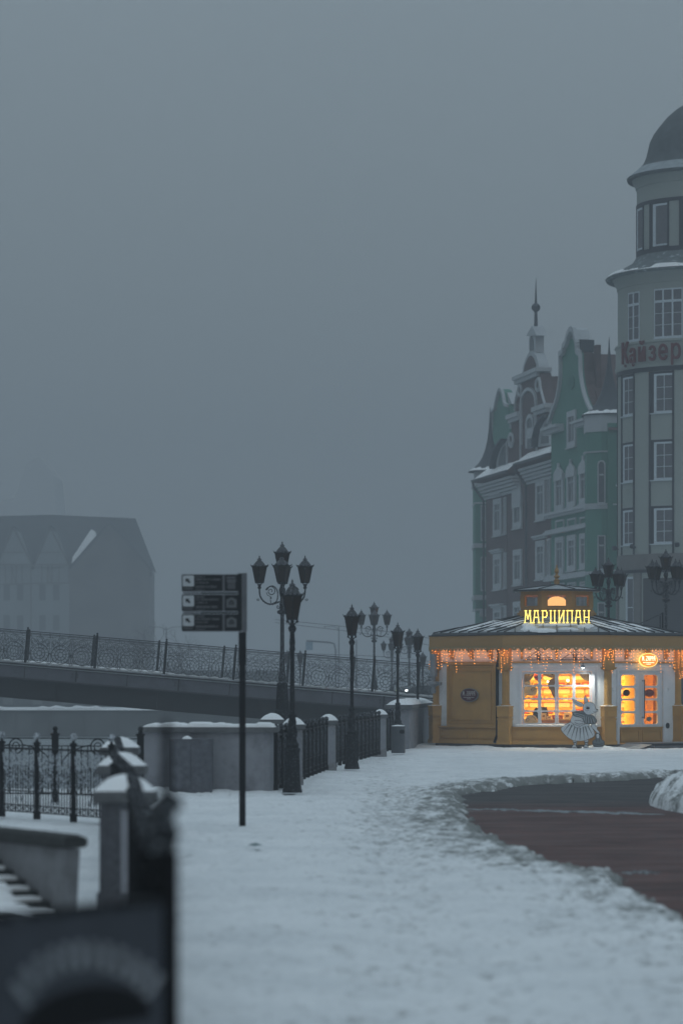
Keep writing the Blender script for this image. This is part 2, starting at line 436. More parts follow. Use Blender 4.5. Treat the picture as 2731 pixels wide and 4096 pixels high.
def paving_mat():
    m = bpy.data.materials.new('wet_paving'); m.use_nodes = True
    t = m.node_tree; b = t.nodes['Principled BSDF']
    tc = t.nodes.new('ShaderNodeTexCoord')
    def noise(sc, det, sx=1, sy=1):
        mp = t.nodes.new('ShaderNodeMapping'); mp.inputs['Scale'].default_value = (sx, sy, 1)
        t.links.new(tc.outputs['Object'], mp.inputs[0])
        n = t.nodes.new('ShaderNodeTexNoise'); n.inputs['Scale'].default_value = sc; n.inputs['Detail'].default_value = det
        n.inputs['Roughness'].default_value = 0.65
        t.links.new(mp.outputs[0], n.inputs['Vector']); return n
    sp = t.nodes.new('ShaderNodeSeparateXYZ'); t.links.new(tc.outputs['Object'], sp.inputs[0])
    nA = noise(1.0, 6, 0.6, 1.0)
    ad = t.nodes.new('ShaderNodeMath'); ad.operation = 'MULTIPLY_ADD'
    t.links.new(nA.outputs[0], ad.inputs[0]); ad.inputs[1].default_value = 8.0; t.links.new(sp.outputs[1], ad.inputs[2])
    cr = t.nodes.new('ShaderNodeMapRange'); cr.inputs[1].default_value = 50.5; cr.inputs[2].default_value = 53.5
    t.links.new(ad.outputs[0], cr.inputs[0])
    br = t.nodes.new('ShaderNodeTexBrick'); br.inputs['Scale'].default_value = 5.0
    br.inputs['Color1'].default_value = (0.155, 0.066, 0.056, 1); br.inputs['Color2'].default_value = (0.105, 0.066, 0.060, 1)
    br.inputs['Mortar'].default_value = (0.05, 0.045, 0.045, 1); br.inputs['Mortar Size'].default_value = 0.03
    t.links.new(tc.outputs['Object'], br.inputs['Vector'])
    mx = t.nodes.new('ShaderNodeMixRGB'); t.links.new(cr.outputs[0], mx.inputs[0]); t.links.new(br.outputs[0], mx.inputs[1])
    mx.inputs[2].default_value = (0.062, 0.058, 0.058, 1)
    nB = noise(1.2, 7, 0.25, 2.2)                      # slush smeared across the lane
    m3 = t.nodes.new('ShaderNodeMapRange'); m3.inputs[1].default_value = 0.46; m3.inputs[2].default_value = 0.74
    m3.inputs[4].default_value = 0.35
    t.links.new(nB.outputs[0], m3.inputs[0])
    m4 = t.nodes.new('ShaderNodeMixRGB'); t.links.new(m3.outputs[0], m4.inputs[0]); t.links.new(mx.outputs[0], m4.inputs[1])
    m4.inputs[2].default_value = (0.13, 0.145, 0.15, 1)
    nD = noise(2.2, 9, 0.35, 1.5)
    m6 = t.nodes.new('ShaderNodeMapRange'); m6.inputs[1].default_value = .3; m6.inputs[2].default_value = .7; m6.inputs[3].default_value = .4; m6.inputs[4].default_value = 1.7
    t.links.new(nD.outputs[0], m6.inputs[0])
    v6 = t.nodes.new('ShaderNodeVectorMath'); v6.operation = 'SCALE'; t.links.new(m4.outputs[0], v6.inputs[0]); t.links.new(m6.outputs[0], v6.inputs['Scale'])
    t.links.new(v6.outputs[0], b.inputs['Base Color'])
    b.inputs['Roughness'].default_value = 0.75
    b.inputs['Specular IOR Level'].default_value = 0.12
    nC = noise(30, 5)
    bp = t.nodes.new('ShaderNodeBump'); bp.inputs['Strength'].default_value = 0.5; bp.inputs['Distance'].default_value = 0.02
    t.links.new(nC.outputs[0], bp.inputs['Height']); t.links.new(bp.outputs[0], b.inputs['Normal'])
    return m
MB().add([(-1, 10, -0.12), (22, 10, -0.12), (22, 100, -0.12), (-1, 100, -0.12)], [(0, 1, 2, 3)]).build('pavement', paving_mat(), kind='structure')
# ridge of slush across the lane
def ridge(a, b, w, h, n, name, amp):
    rows = []
    for i in range(n + 1):
        t = i / n; c = a.lerp(b, t); e = math.sin(PI * min(1, max(0, t))) ** 0.4
        ww = w * e * max(.05, 1.5 * _tab[(i // 2) % 256, 3] - .2); hh = h * e * (0.6 + 0.8 * _tab[i % 256, 9])
        oy = amp * (_tab[(i // 5) % 256, 5] - 0.5)
        rows.append([(c.x, c.y + oy - ww, -0.124), (c.x, c.y + oy - ww * .5, -0.12 + hh * .8), (c.x, c.y + oy, -0.12 + hh), (c.x, c.y + oy + ww * .5, -0.12 + hh * .7), (c.x, c.y + oy + ww, -0.124)])
    return MB().grid(rows)
slush = mat('slush', (0.22, 0.25, 0.265), 0.8, 0.4, 9, 0.4, 30)
z0 = -0.12
rd = ridge(G(1850, 3236, z0), G(2660, 3258, z0), 0.45, 0.02, 90, 'slush', 0.3)
rd2 = ridge(G(2480, 3492, z0), G(2640, 3494, z0), 0.18, 0.02, 30, 'slush', 0.1)
rd.v += rd2.v; rd.f += [tuple(i + len(rd.v) - len(rd2.v) for i in f) for f in rd2.f]
rd.build('slush', slush, smooth=True, kind='stuff', label='streak of grey slush left across the dark paved lane', category='slush')

farsnow = mat('far_snow', (0.72, 0.77, 0.79), 0.9, 0.08, 0.6, 0.3, 6)
MB().add([(-1500, 700, -2.7), (1500, 700, -2.7), (1500, -60, -2.7), (-1500, -60, -2.7)], [(0, 1, 2, 3)]).build('river_bed', mat('bed', (0.1, 0.11, 0.1)), kind='structure')
def water_mat():
    m = mat('river_ice', (0.17, 0.20, 0.21), 0.35, 0.35, 0.35, 0.25, 2.5, spec=0.5)
    return m
MB().add([(-400, 49, -2.0), (40, 49, -2.0), (40, 222, -2.0), (-400, 222, -2.0)], [(0, 3, 2, 1)]).build('river_water', water_mat(), kind='structure')
MB().box(-60, 60, -60, 52, -2.6, -.16).build('promenade_ground', farsnow, kind='structure')
MB().box(3, 60, 52, 112, -2.6, -.16).build('promenade_ground', farsnow, kind='structure')
# ground beyond the bridge on this side of the river
MB().box(-1.0, 150, 112, 640, -2.65, -0.05).build('far_ground', farsnow, kind='structure')
MB().box(5.0, 60, 94.8, 111.9, -2.6, 0.97).build('terrace', farsnow, kind='structure')
# opposite bank
MB().box(-400, -1.1, 222, 640, -2.65, 0.0).build('far_bank', farsnow, kind='structure')
qw = mat('quay_wall', (0.16, 0.17, 0.175), 0.9, 0.25, 0.25, stain=(0.10, 0.11, 0.11), sscale=0.4)
q = thing('quay_wall', 'long pale concrete quay wall across the river with snow along its top', 'wall', (-30, 221, -2))
mb = MB().box(-150, -1.1, 220.6, 221.9, -2.4, -0.05)
for i in range(60): mb.box(-149 + i * 2.5, -148.9 + i * 2.5, 220.5, 220.6, -2.2, -0.15)
mb.build('wall', qw, q)
rows = []
for i in range(300):
    x = -150 + i * 0.5; hh = 0.22 * (0.4 + _tab[i % 256, 11]) * (1 if i < 265 else 0.5)
    rows.append([(x, 220.4, -0.06), (x, 220.5, hh * .7 - .05), (x, 221.1, hh), (x, 221.9, hh * .8), (x, 222.3, 0.01)])
MB().grid(rows).build('snow_cap', 'snow', q, smooth=True)
# riverside quay edge under the promenade rail
MB().box(-60, -2.2, 51.4, 52.1, -2.5, -0.1).build('quay_face', 'concrete', kind='structure')
# ---------------------------------------------------------------- street lamps
def ring6(r, z, rot=0.0): return [(r * math.cos(rot + PI / 3 * i), r * math.sin(rot + PI / 3 * i), z) for i in range(6)]
def lantern(root, c, z0, w, h, rot=0.0, as_part=True, rooft=None):
    """six-sided lantern: w = width over the top frame, h = full height with finial; z0 = bottom"""
    cx, cy = c
    def T(p): return (p[0] + cx, p[1] + cy, p[2])
    rb, rt = w * 0.28, w * 0.5
    zt = z0 + h * 0.585
    fr = MB()
    B = [T(p) for p in ring6(rb, z0, rot)]; Tp = [T(p) for p in ring6(rt, zt, rot)]
    for i in range(6):
        fr.bar(B[i], Tp[i], w * 0.035)
        fr.bar(B[i], B[(i + 1) % 6], w * 0.05); fr.bar(Tp[i], Tp[(i + 1) % 6], w * 0.055)
        hx, hy = math.cos(rot + PI / 3 * i), math.sin(rot + PI / 3 * i)
        fr.tube([(cx + hx * rt * .97, cy + hy * rt * .97, zt), (cx + hx * rt * 1.12, cy + hy * rt * 1.12, zt + h * .025),
                 (cx + hx * rt * 1.24, cy + hy * rt * 1.24, zt + h * .085)], [w * .04, w * .035, w * .008], 5)
        mx, my = math.cos(rot + PI / 3 * (i + .5)), math.sin(rot + PI / 3 * (i + .5))
        fr.ball((cx + mx * rt * .84, cy + my * rt * .84, zt + h * .03), w * .055, 6)
    fr.lathe([(rb * .9, z0 - h * .02), (rb * 1.02, z0), (rb * .9, z0 + h * .012)], (cx, cy, 0), 6, rot)
    par = fr.build('lantern_frame', 'iron', root)
    gl = MB()
    b2 = [T(p) for p in ring6(rb * .93, z0 + .004, rot)]; t2 = [T(p) for p in ring6(rt * .95, zt - .004, rot)]
    gl.add(b2 + t2, [(i, (i + 1) % 6, 6 + (i + 1) % 6, 6 + i) for i in range(6)])
    gl.build('lantern_glass', 'lampglass', par)
    rf = MB()
    rf.lathe([(rt * 1.02, zt + .003), (rt * .86, zt + h * .045), (rt * .66, zt + h * .12), (rt * .46, zt + h * .185), (rt * .27, zt + h * .225),
              (rt * .24, zt + h * .25), (rt * .36, zt + h * .258), (rt * .30, zt + h * .28), (rt * .12, zt + h * .315), (rt * .06, zt + h * .33)], (cx, cy, 0), 6, rot)
    rf.build('lantern_roof', 'lamproof', par)
    MB().lathe([(w * .02, 0), (w * .045, h * .03), (w * .025, h * .045), (w * .05, h * .07), (w * .02, h * .105), (.001, h * .13)], (cx, cy, zt + h * .29), 8).build('lantern_finial', 'iron', par)
    return par

def make_single_lamp():
    t = thing('street_lamp', 'x', 'street lamp')
    MB().lathe([(.175, 0), (.175, .04), (.165, .06), (.16, .10), (.15, .13), (.142, .16), (.128, .66), (.13, .68), (.142, .70), (.142, .73), (.11, .75)], n=8, rot=PI / 8).build('base', 'iron', t)
    MB().lathe([(.10, .75), (.115, .80), (.085, .84), (.07, .90), (.082, .94), (.092, 1.0), (.082, 1.06), (.062, 1.10), (.07, 1.18), (.055, 1.24),
                (.075, 1.27), (.075, 1.30), (.045, 1.32), (.041, 1.36), (.036, 2.35), (.05, 2.37), (.05, 2.40), (.042, 2.43), (.05, 2.50), (.042, 2.58),
                (.038, 2.66), (.06, 2.70), (.07, 2.74), (.05, 2.77), (.03, 2.80), (.028, 2.88)], n=14).build('pole', 'iron', t, smooth=True)
    b = MB()
    for i in range(4):
        a = PI / 2 * i + PI / 4; c, s = math.cos(a), math.sin(a)
        pts = [(.03, 2.76), (.05, 2.80), (.085, 2.83), (.115, 2.865), (.13, 2.85), (.118, 2.83)]
        b.tube([(c * r, s * r, z) for r, z in catmull([(p[0], 0, p[1]) for p in pts], 3) and [(q.x, q.z) for q in catmull([(p[0], 0, p[1]) for p in pts], 3)]], .011, 5)
        b.ball((c * .118, s * .118, 2.845), .017, 6)
        b.tube([(c * .05, s * .05, 2.70), (c * .075, s * .075, 2.72), (c * .07, s * .07, 2.75)], .01, 5)
    b.build('bracket', 'iron', t)
    lantern(t, (0, 0), 2.885, .36, .67, rot=PI / 6)
    return t
single = make_single_lamp()
def put_single(first, x, y, scale_top, rot, label, z=0.0, D=None):
    D = D or (H - z) * F / (y - HY)
    loc = Vector(((x - CX) * D / F, D, z))
    ztop = H + (HY - scale_top) * D / F
    s = (ztop - z) / 3.56
    if first: o = single; o.location = loc; o.rotation_euler = (0, 0, rot); o.scale = (s,) * 3; o['label'] = label; o['group'] = 'single lantern lamps along the promenade'
    else: o = copy_tree(single, loc, rot, s, label, 'single lantern lamps along the promenade')
    return o
put_single(False, 1407, 3076, 2415, 0.0, 'black single-lantern lamp standing between the stone pillars, left of the two-tier far lamps')
put_single(False, 1590, 3000, 2488, 0.1, 'black single-lantern lamp rising behind the grey litter bin', D=83)
put_single(False, 1670, 2978, 2512, 0.2, 'black single-lantern lamp nearest the kiosk, before the dark bridge abutment')
fr = 'faint lantern top peeking over the bridge railing, '
put_single(False, 1149, 0, 2598, 0.1, fr + 'just left of the tall near lamp', D=150, z=0.0)
put_single(False, 1201, 0, 2598, 0.1, fr + 'just right of the nearest lantern pole', D=150, z=0.0)
put_single(False, 1690, 0, 2604, 0.3, fr + 'beside the kiosk edge', D=134, z=0.0)
put_single(True, 1169, 3170, 2315, 0.05, 'nearest black single-lantern lamp, its base on the snow beside the concrete wall')

def spiral(c, r0, turns, a0, sgn=1, n=26, r1=0.15):
    return [(c[0] + (r0 * (1 - (1 - r1) * i / n)) * math.cos(a0 + sgn * 2 * PI * turns * i / n),
             c[1] + (r0 * (1 - (1 - r1) * i / n)) * math.sin(a0 + sgn * 2 * PI * turns * i / n)) for i in range(n + 1)]
def make_cluster_lamp():
    t = thing('five_lantern_lamp', 'x', 'street lamp')
    MB().lathe([(.30, 0), (.30, .1), (.26, .16), (.24, .22), (.22, .8), (.2, 1.05), (.175, 1.1), (.17, 1.22), (.155, 1.26), (.13, 1.76), (.135, 1.80), (.125, 1.84)], n=8, rot=PI / 8).build('base', 'iron', t)
    MB().lathe([(.10, 1.84), (.075, 1.88), (.085, 1.93), (.09, 1.97), (.07, 2.02), (.06, 2.1), (.065, 2.2), (.056, 2.3), (.052, 2.34), (.062, 2.36), (.06, 2.40), (.05, 2.42),
                (.043, 3.36), (.075, 3.38), (.07, 3.45), (.06, 3.48), (.055, 3.56), (.07, 3.6), (.05, 3.64), (.045, 3.75), (.07, 3.85), (.075, 3.92), (.05, 3.98), (.04, 4.1), (.08, 4.2), (.04, 4.28), (.03, 4.36)], n=14).build('pole', 'iron_frost', t, smooth=True)
    kn = MB()
    for i in range(4):
        a = PI / 2 * i + .6; kn.ball((.085 * math.cos(a), .085 * math.sin(a), 3.42), .045, 8)
    kn.build('knob_ring', 'iron_frost', t)
    for k in range(4):
        a = PI / 2 * k; c, s = math.cos(a), math.sin(a)
        def X(pts): return [(c * r, s * r, z) for r, z in pts]
        A = MB()
        main = [(q.x, q.z) for q in catmull([(.05, 0, 3.66), (.12, 0, 3.63), (.22, 0, 3.60), (.33, 0, 3.61), (.43, 0, 3.68), (.49, 0, 3.78), (.508, 0, 3.90), (.508, 0, 3.99)], 4)]
        A.tube(X(main), .02, 6)
        A.tube(X([(q.x, q.z) for q in catmull([(.22, 0, 3.605), (.13, 0, 3.66), (.10, 0, 3.78), (.12, 0, 3.92), (.20, 0, 4.0), (.29, 0, 3.985), (.345, 0, 3.91)], 4)]), .014, 5)
        A.tube(X(spiral((.25, 3.885), .12, 1.6, 0.2)), .011, 5)
        A.tube(X(spiral((.085, 3.53), .045, 1.4, 1.5, -1, 14)), .009, 5)
        A.tube(X(spiral((.545, 3.70), .035, 1.2, 2.5, 1, 12)), .008, 5)
        A.tube(X([(.25, 3.62), (.265, 3.70), (.25, 3.76), (.33, 3.80), (.35, 3.86)]), .009, 5)
        for j in range(7):
            r, z = main[8 + j * 2]
            A.tube(X([(r, z), (r - .012 + .004 * j, z - .035)]), [.014, .003], 5)
        for j in range(5):
            aa = 2 * PI * j / 5; A.tube(X([(.255, 3.735), (.255 + .03 * math.cos(aa), 3.735 + .03 * math.sin(aa))]), [.009, .003], 4)
        # cup under the lantern
        A.lathe([(.02, 3.93), (.045, 3.96), (.03, 3.99), (.026, 4.0), (.05, 4.03), (.02, 4.05)], (c * .508, s * .508, 0), 8)
        for j in range(4):
            b = PI / 2 * j + a + PI / 4; cb, sb = math.cos(b), math.sin(b)
            A.tube([(c * .508 + cb * r, s * .508 + sb * r, z) for r, z in ((.03, 3.99), (.05, 4.04), (.09, 4.075), (.11, 4.09), (.12, 4.07))], .009, 5)
        A.build('arm', 'iron_frost', t)
        lantern(t, (c * .508, s * .508), 4.075, .37, .61, rot=PI / 6 + a)
    lantern(t, (0, 0), 4.36, .37, .64, rot=PI / 6)
    br = MB()
    for j in range(4):
        b = PI / 2 * j + PI / 4; cb, sb = math.cos(b), math.sin(b)
        br.tube([(cb * r, sb * r, z) for r, z in ((.04, 4.2), (.07, 4.3), (.1, 4.34), (.12, 4.36), (.125, 4.33))], .01, 5)
    br.build('bracket', 'iron_frost', t)
    return t
clus = make_cluster_lamp()
cg = 'five-lantern ornamental lamps'
def put_cluster(first, x, ytop, D, z, rot, label):
    loc = Vector(((x - CX) * D / F, D, z)); s = (H + (HY - ytop) * D / F - z) / 5.0
    if first: o = clus; o.location = loc; o.rotation_euler = (0, 0, rot); o.scale = (s,) * 3; o['label'] = label; o['group'] = cg; return o
    return copy_tree(clus, loc, rot, s, label, cg)
put_cluster(False, 1496, 2405, 127, 0, 0.03, 'hazy five-lantern lamp rising behind the bridge railing')
put_cluster(False, 1567, 2540, 168, 0, 0.1, 'faintest five-lantern lamp, smallest one deep in the fog')
put_cluster(False, 1636, 2511, 152, 0, 0.15, 'faint five-lantern lamp in fog between the two single lamps by the kiosk')
put_cluster(False, 2432, 2230, 96.5, .97, 0.52, 'five-lantern lamp directly behind the kiosk cupola against the green house')
put_cluster(False, 2661, 2196, 95, .97, 0.5, 'five-lantern lamp in front of the round tower at the right edge')
put_cluster(True, 1129, 2165, 67, 0, 0.0, 'tallest nearest five-lantern lamp, dark against the fog beside the signpost')

# ---------------------------------------------------------------- promenade fence
def fence_post_mb(mb, p, h=1.0):
    x, y = p
    mb.box(x - .045, x + .045, y - .045, y + .045, 0, .10)
    mb.box(x - .033, x + .033, y - .033, y + .033, .1, h)
    mb.lathe([(.045, h), (.055, h + .015), (.045, h + .03), (.02, h + .045), (.018, h + .07)], (x, y, 0), 8)
    return mb
def fence_section(a, b, n, label, h=1.0, posts=(True, True), z=0.0, curve=True):
    lace = 'rime' if a[0] < -5 else 'iron_frost'
    a = Vector(a); b = Vector(b); t = thing('iron_fence', label, 'fence', (a.x, a.y, z), 'ornamental iron fence sections')
    d = (b - a); L = d.length; u = d / L
    for i in range(n + 1):
        if (i == 0 and not posts[0]) or (i == n and not posts[1]): continue
        p = a + d * i / n
        mb = MB(Matrix.Translation((0, 0, z))); fence_post_mb(mb, p, h)
        po = mb.build('post', 'black', t)
        MB(Matrix.Translation((0, 0, z))).ball((p.x, p.y, h + .115), .05, 10).build('ball_finial', lace, po, smooth=True)
    w = L / n
    for i in range(n):
        p = a + d * i / n
        fm = frame((p.x, p.y, z), (u.x, u.y, 0), (-u.y, u.x, 0))
        mb = MB(fm)
        mb.box(.03, w - .03, -.02, .02, .93, .955)
        mb.box(.03, w - .03, -.012, .012, .36, .375); mb.box(.03, w - .03, -.012, .012, .17, .185); mb.box(.03, w - .03, -.012, .012, .08, .095)
        k = 13
        for j in range(1, k):
            x = .03 + (w - .06) * j / k
            mb.bar((x, 0, .09), (x, 0, .62 + .1 * math.sin(PI * j / k)), .012)
        for j in range(9):
            x = .07 + (w - .14) * j / 8
            mb.tube([(q[0], 0, q[1]) for q in circle(x, .133, .032, 8)], .006, 4, True)
        mb.build('bar_panel', 'iron', t)
        sc = MB(fm)
        cx = w / 2
        for sx in (-1, 1):
            for (px, pz, r0, tu, a0, sg) in ((.17, .78, .12, 1.6, 0.3, 1), (.28, .60, .11, 1.5, 2.0, -1), (.12, .55, .09, 1.5, 1.0, 1), (.33, .80, .08, 1.4, 3.0, 1), (.24, .45, .07, 1.3, .5, 1), (.39, .68, .05, 1.3, 1.5, -1), (.08, .70, .05, 1.2, .4, -1)):
                sc.tube([(cx + sx * q[0] * w, 0, q[1]) for q in spiral((px, pz), r0, tu, a0, sg, 18)], .010, 4)
            sc.tube([(cx + sx * q.x * w, 0, q.z) for q in catmull([(.46, 0, .36), (.3, 0, .50), (.12, 0, .62), (.05, 0, .85), (.2, 0, .93)], 5)], .012, 4)
            sc.tube([(cx + sx * q.x * w, 0, q.z) for q in catmull([(.04, 0, .2), (.11, 0, .34), (.06, 0, .48), (.22, 0, .56), (.4, 0, .66), (.46, 0, .88)], 5)], .011, 4)
            for j in range(14):
                rr = random.Random(j * 7 + 1); q = (rr.uniform(.03, .42), rr.uniform(.42, .88)); aa = rr.uniform(0, PI)
                sc.tube([(cx + sx * (q[0] + .0 * w) * w, 0, q[1]), (cx + sx * (q[0] * w + .05 * math.cos(aa)), 0, q[1] + .05 * math.sin(aa))], [.016, .004], 4)
        sc.build('scroll_panel', lace, t)
    return t
def pillar(x, y, w, zt, label):
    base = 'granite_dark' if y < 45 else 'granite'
    t = thing('stone_pillar', label, 'pillar', (x, y, 0), 'stone pillars of the promenade fence')
    zc = zt - .10
    mb = MB().box(x - w * .38, x + w * .38, y - w * .38, y + w * .38, -.1, zc)
    mb.box(x - w * .42, x + w * .42, y - w * .42, y + w * .42, -.1, .12)
    mb.build('shaft', base, t)
    MB().box(x - w * .04, x + w * .34, y - w * .40, y - w * .38, .12, zc - .05).build('pale_panel', 'concrete', t)
    MB().lathe([(w * .62, zc), (w * .70, zc + .02), (w * .70, zc + .08), (w * .66, zc + .10)], (x, y, 0), 4, PI / 4).build('cap', 'coping', t)
    n = 9; rows = []
    for i in range(n + 1):
        r = []
        for j in range(n + 1):
            a, b = i / n * 2 - 1, j / n * 2 - 1
            e = max(abs(a), abs(b)); hh = (1 - e ** 3) * .04 + .10 * max(0, 1 - math.hypot(a, b) ** 1.5) + .012 * (_tab[(i * 5 + int(x * 40)) % 256, j] - .5) * (e < .98)
            k = w * .5 * (1 - .02 * (e > .98))
            r.append((x + a * k, y + b * k, zc + .10 + max(hh, 0) + .003))
        rows.append(r)
    MB().grid(rows).build('snow_cap', 'snow', t, smooth=True)
    return t
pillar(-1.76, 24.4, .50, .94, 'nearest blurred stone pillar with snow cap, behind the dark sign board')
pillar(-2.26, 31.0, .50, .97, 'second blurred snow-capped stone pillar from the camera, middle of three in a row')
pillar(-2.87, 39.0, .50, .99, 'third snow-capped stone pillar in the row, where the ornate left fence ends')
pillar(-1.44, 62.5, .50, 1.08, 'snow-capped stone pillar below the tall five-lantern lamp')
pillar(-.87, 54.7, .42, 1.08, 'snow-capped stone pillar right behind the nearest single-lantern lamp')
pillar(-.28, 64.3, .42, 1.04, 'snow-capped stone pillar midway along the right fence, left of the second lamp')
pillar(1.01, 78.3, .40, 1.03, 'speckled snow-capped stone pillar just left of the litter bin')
fence_section((-5.20, 41.85), (-2.95, 38.55), 4, 'ornate iron fence at the left, scrollwork over thin bars, seen nearly face on', h=1.0)
fence_section((-2.86, 38.4), (-2.34, 31.8), 6, 'blurred iron fence between the third and second snow-capped pillars', h=.98)
fence_section((-2.30, 30.4), (-1.78, 25.2), 5, 'blurred iron fence between the second and nearest pillars', h=.97)
fence_section((-1.62, 23.3), (-.615, 10.4), 11, 'strongly blurred frosted fence running from the nearest pillar to the black gate post', h=.97)
fence_section((-1.12, 51.2), (-.90, 54.2), 3, 'short iron fence between the concrete wall corner and the first pillar', h=.97)
fence_section((-.86, 55.2), (-.32, 63.6), 8, 'iron fence with ball finials behind the nearest lantern pole', h=.97)
fence_section((-.24, 65.0), (.97, 77.6), 12, 'iron fence with ball finials running up to the speckled pillar by the bin', h=.97)
fence_section((1.05, 79.1), (1.5, 85), 5, 'farthest short iron fence between the speckled pillar and the concrete pier', h=1.0)
# second fence further back on the left, tall posts
def far_fence():
    t = thing('iron_railing', 'thin iron railing with tall black posts in front of the water', 'fence', (-5, 45, 0))
    pts = [P(-90, 2902, 46.5), P(222, 2902, 46), P(563, 2903, 45.5)]
    xs = [(p.x, p.y) for p in pts]
    for i, (x, y) in enumerate(xs):
        mb = MB(); mb.box(x - .05, x + .05, y - .05, y + .05, 0, 1.03); mb.box(x - .065, x + .065, y - .065, y + .065, 1.03, 1.06)
        mb.lathe([(.03, 1.06), (.04, 1.08), (.02, 1.10)], (x, y, 0), 8)
        po = mb.build('post', 'black', t); MB().ball((x, y, 1.13), .042, 8).build('ball_finial', 'iron', po, smooth=True)
    for i in range(2):
        a, b = Vector((*xs[i], 0)), Vector((*xs[i + 1], 0)); L = (b - a).length; u = (b - a) / L
        mb = MB(frame(a, u, (-u.y, u.x, 0)))
        mb.box(.05, L - .05, -.012, .012, .975, .99); mb.box(.05, L - .05, -.01, .01, .86, .875); mb.box(.05, L - .05, -.01, .01, .12, .14)
        mb.tube([(q[0], 0, q[1]) for q in circle(L / 2, .86, .115, 20)], .012, 5, True)
        mb.tube([(q[0], 0, q[1]) for q in circle(L / 2, .86, .06, 14)], .009, 5, True)
        for s in (-1, 1):
            mb.tube([(L / 2 + s * q.x, 0, q.z) for q in catmull([(.12, 0, .88), (.3, 0, .84), (.5, 0, .74), (.6, 0, .6)], 4)], .01, 4)
            mb.tube([(L / 2 + s * q[0], 0, q[1]) for q in spiral((.27, .77), .05, 1.3, 0)], .007, 4)
        k = int(L / .11)
        for j in range(1, k): mb.bar((L * j / k, 0, .13), (L * j / k, 0, .86), .012)
        mb.build('panel', 'iron', t)
far_fence()

# ---------------------------------------------------------------- concrete wall with cabinet
def conc_wall():
    t = thing('concrete_wall', 'rounded grey concrete wall with a snow-covered coping behind the signpost', 'wall', (-2.2, 50.6, 0))
    x0, x1 = -3.37, -1.16
    mb = MB()
    out = [(x0, 50.7), (x1 - .14, 50.35), (x1 - .04, 50.40), (x1, 50.55), (x1, 53.5), (x0, 53.5)]
    mb.add([(x, y, -.1) for x, y in out] + [(x, y, 1.0) for x, y in out], [tuple(range(6)), tuple(range(6, 12))] + [(i, (i + 1) % 6, 6 + (i + 1) % 6, 6 + i) for i in range(6)])
    mb.build('wall', 'concrete', t)
    mb = MB(); o2 = [(x0 - .0, 50.6), (x1 - .14, 50.26), (x1 + .03, 50.32), (x1 + .09, 50.55), (x1 + .09, 53.6), (x0, 53.6)]
    prof = [(0, 1.003), (0, 1.10)]
    mb.add([(x, y, 1.003) for x, y in o2] + [(x, y, 1.09) for x, y in o2], [tuple(range(6)), tuple(range(6, 12))] + [(i, (i + 1) % 6, 6 + (i + 1) % 6, 6 + i) for i in range(6)])
    mb.build('coping', 'coping', t)
    rows = []
    for i in range(60):
        x = x0 + .02 + (x1 + .03 - x0) * i / 59; e = min(1, i / 4, (59 - i) / 3) ** .5
        hh = (.035 + .05 * _tab[i // 3, 40]) * e
        yf = 50.62 - .33 * i / 59
        rows.append([(x, yf, 1.092), (x, yf + .02, 1.092 + hh * .8), (x, yf + .2, 1.092 + hh), (x, yf + 1.2, 1.09 + hh), (x, 53.5, 1.092)])
    MB().grid(rows).build('snow_cap', 'snow', t, smooth=True)
conc_wall()
c = thing('utility_cabinet', 'low mottled grey cabinet against the concrete wall with a tiny heap of snow on top', 'cabinet', (-2.55, 50.1, 0))
x0 = P(682, 0, 50.1).x; x1 = P(850, 0, 50.1).x
MB().box(x0, x1, 49.9, 50.38, -.1, .90).build('body', mat('cabinet', (0.095, 0.10, 0.115), 0.8, 0.35, 7, 0.3, 40), c)
mb = MB(); mb.box(x0 + .02, (x0 + x1) / 2 - .004, 49.885, 49.9, .06, .87); mb.box((x0 + x1) / 2 + .004, x1 - .02, 49.885, 49.9, .06, .87)
mb.build('doors', mat('cabinet_door', (0.09, 0.095, 0.11), 0.8, 0.4, 9, 0.3, 40), c)
px = P(768, 2966 + 50, 49.87)
MB().lathe([(.04, 0), (.04, .003)], n=10).build('sticker', 'whitepaint', c).matrix_basis = Matrix.Translation(px - c.location) @ Matrix.Rotation(R(90), 4, 'X')
mb = MB().lathe([(.085, 0), (.07, .025), (.03, .045), (.001, .052)], ((x0 + x1) / 2 - .07, 50.1, .90), 10); mb.build('snow_heap', 'snow', c, smooth=True)

# concrete pier near the abutment
t = thing('concrete_pier', 'long concrete pier with thick snowy coping between litter bin and bridge abutment', 'wall', (1.75, 92, 0))
pm = frame((1.62, 84.5, 0), (1, 0, 0), (.085, .996, 0))
MB(pm).box(-.28, .28, 0, 11, -.1, 1.12).build('wall', 'concrete', t)
MB(pm).box(-.37, .37, -.1, 11.1, 1.122, 1.24).build('coping', 'coping', t)
rows = []
for i in range(22):
    y = -.08 + 11.1 * i / 21; e = min(1, i / 3, (21 - i) / 2) ** .5; h_ = (.10 + .08 * _tab[i, 60]) * e
    rows.append([(pm @ Vector((xx, y, 1.242 + h_ * k))) for xx, k in ((-.37, 0), (-.33, .5), (-.15, .95), (0.05, 1), (.2, .8), (.33, .4), (.37, 0))])
MB().grid(rows).build('snow_cap', 'snow', t, smooth=True)

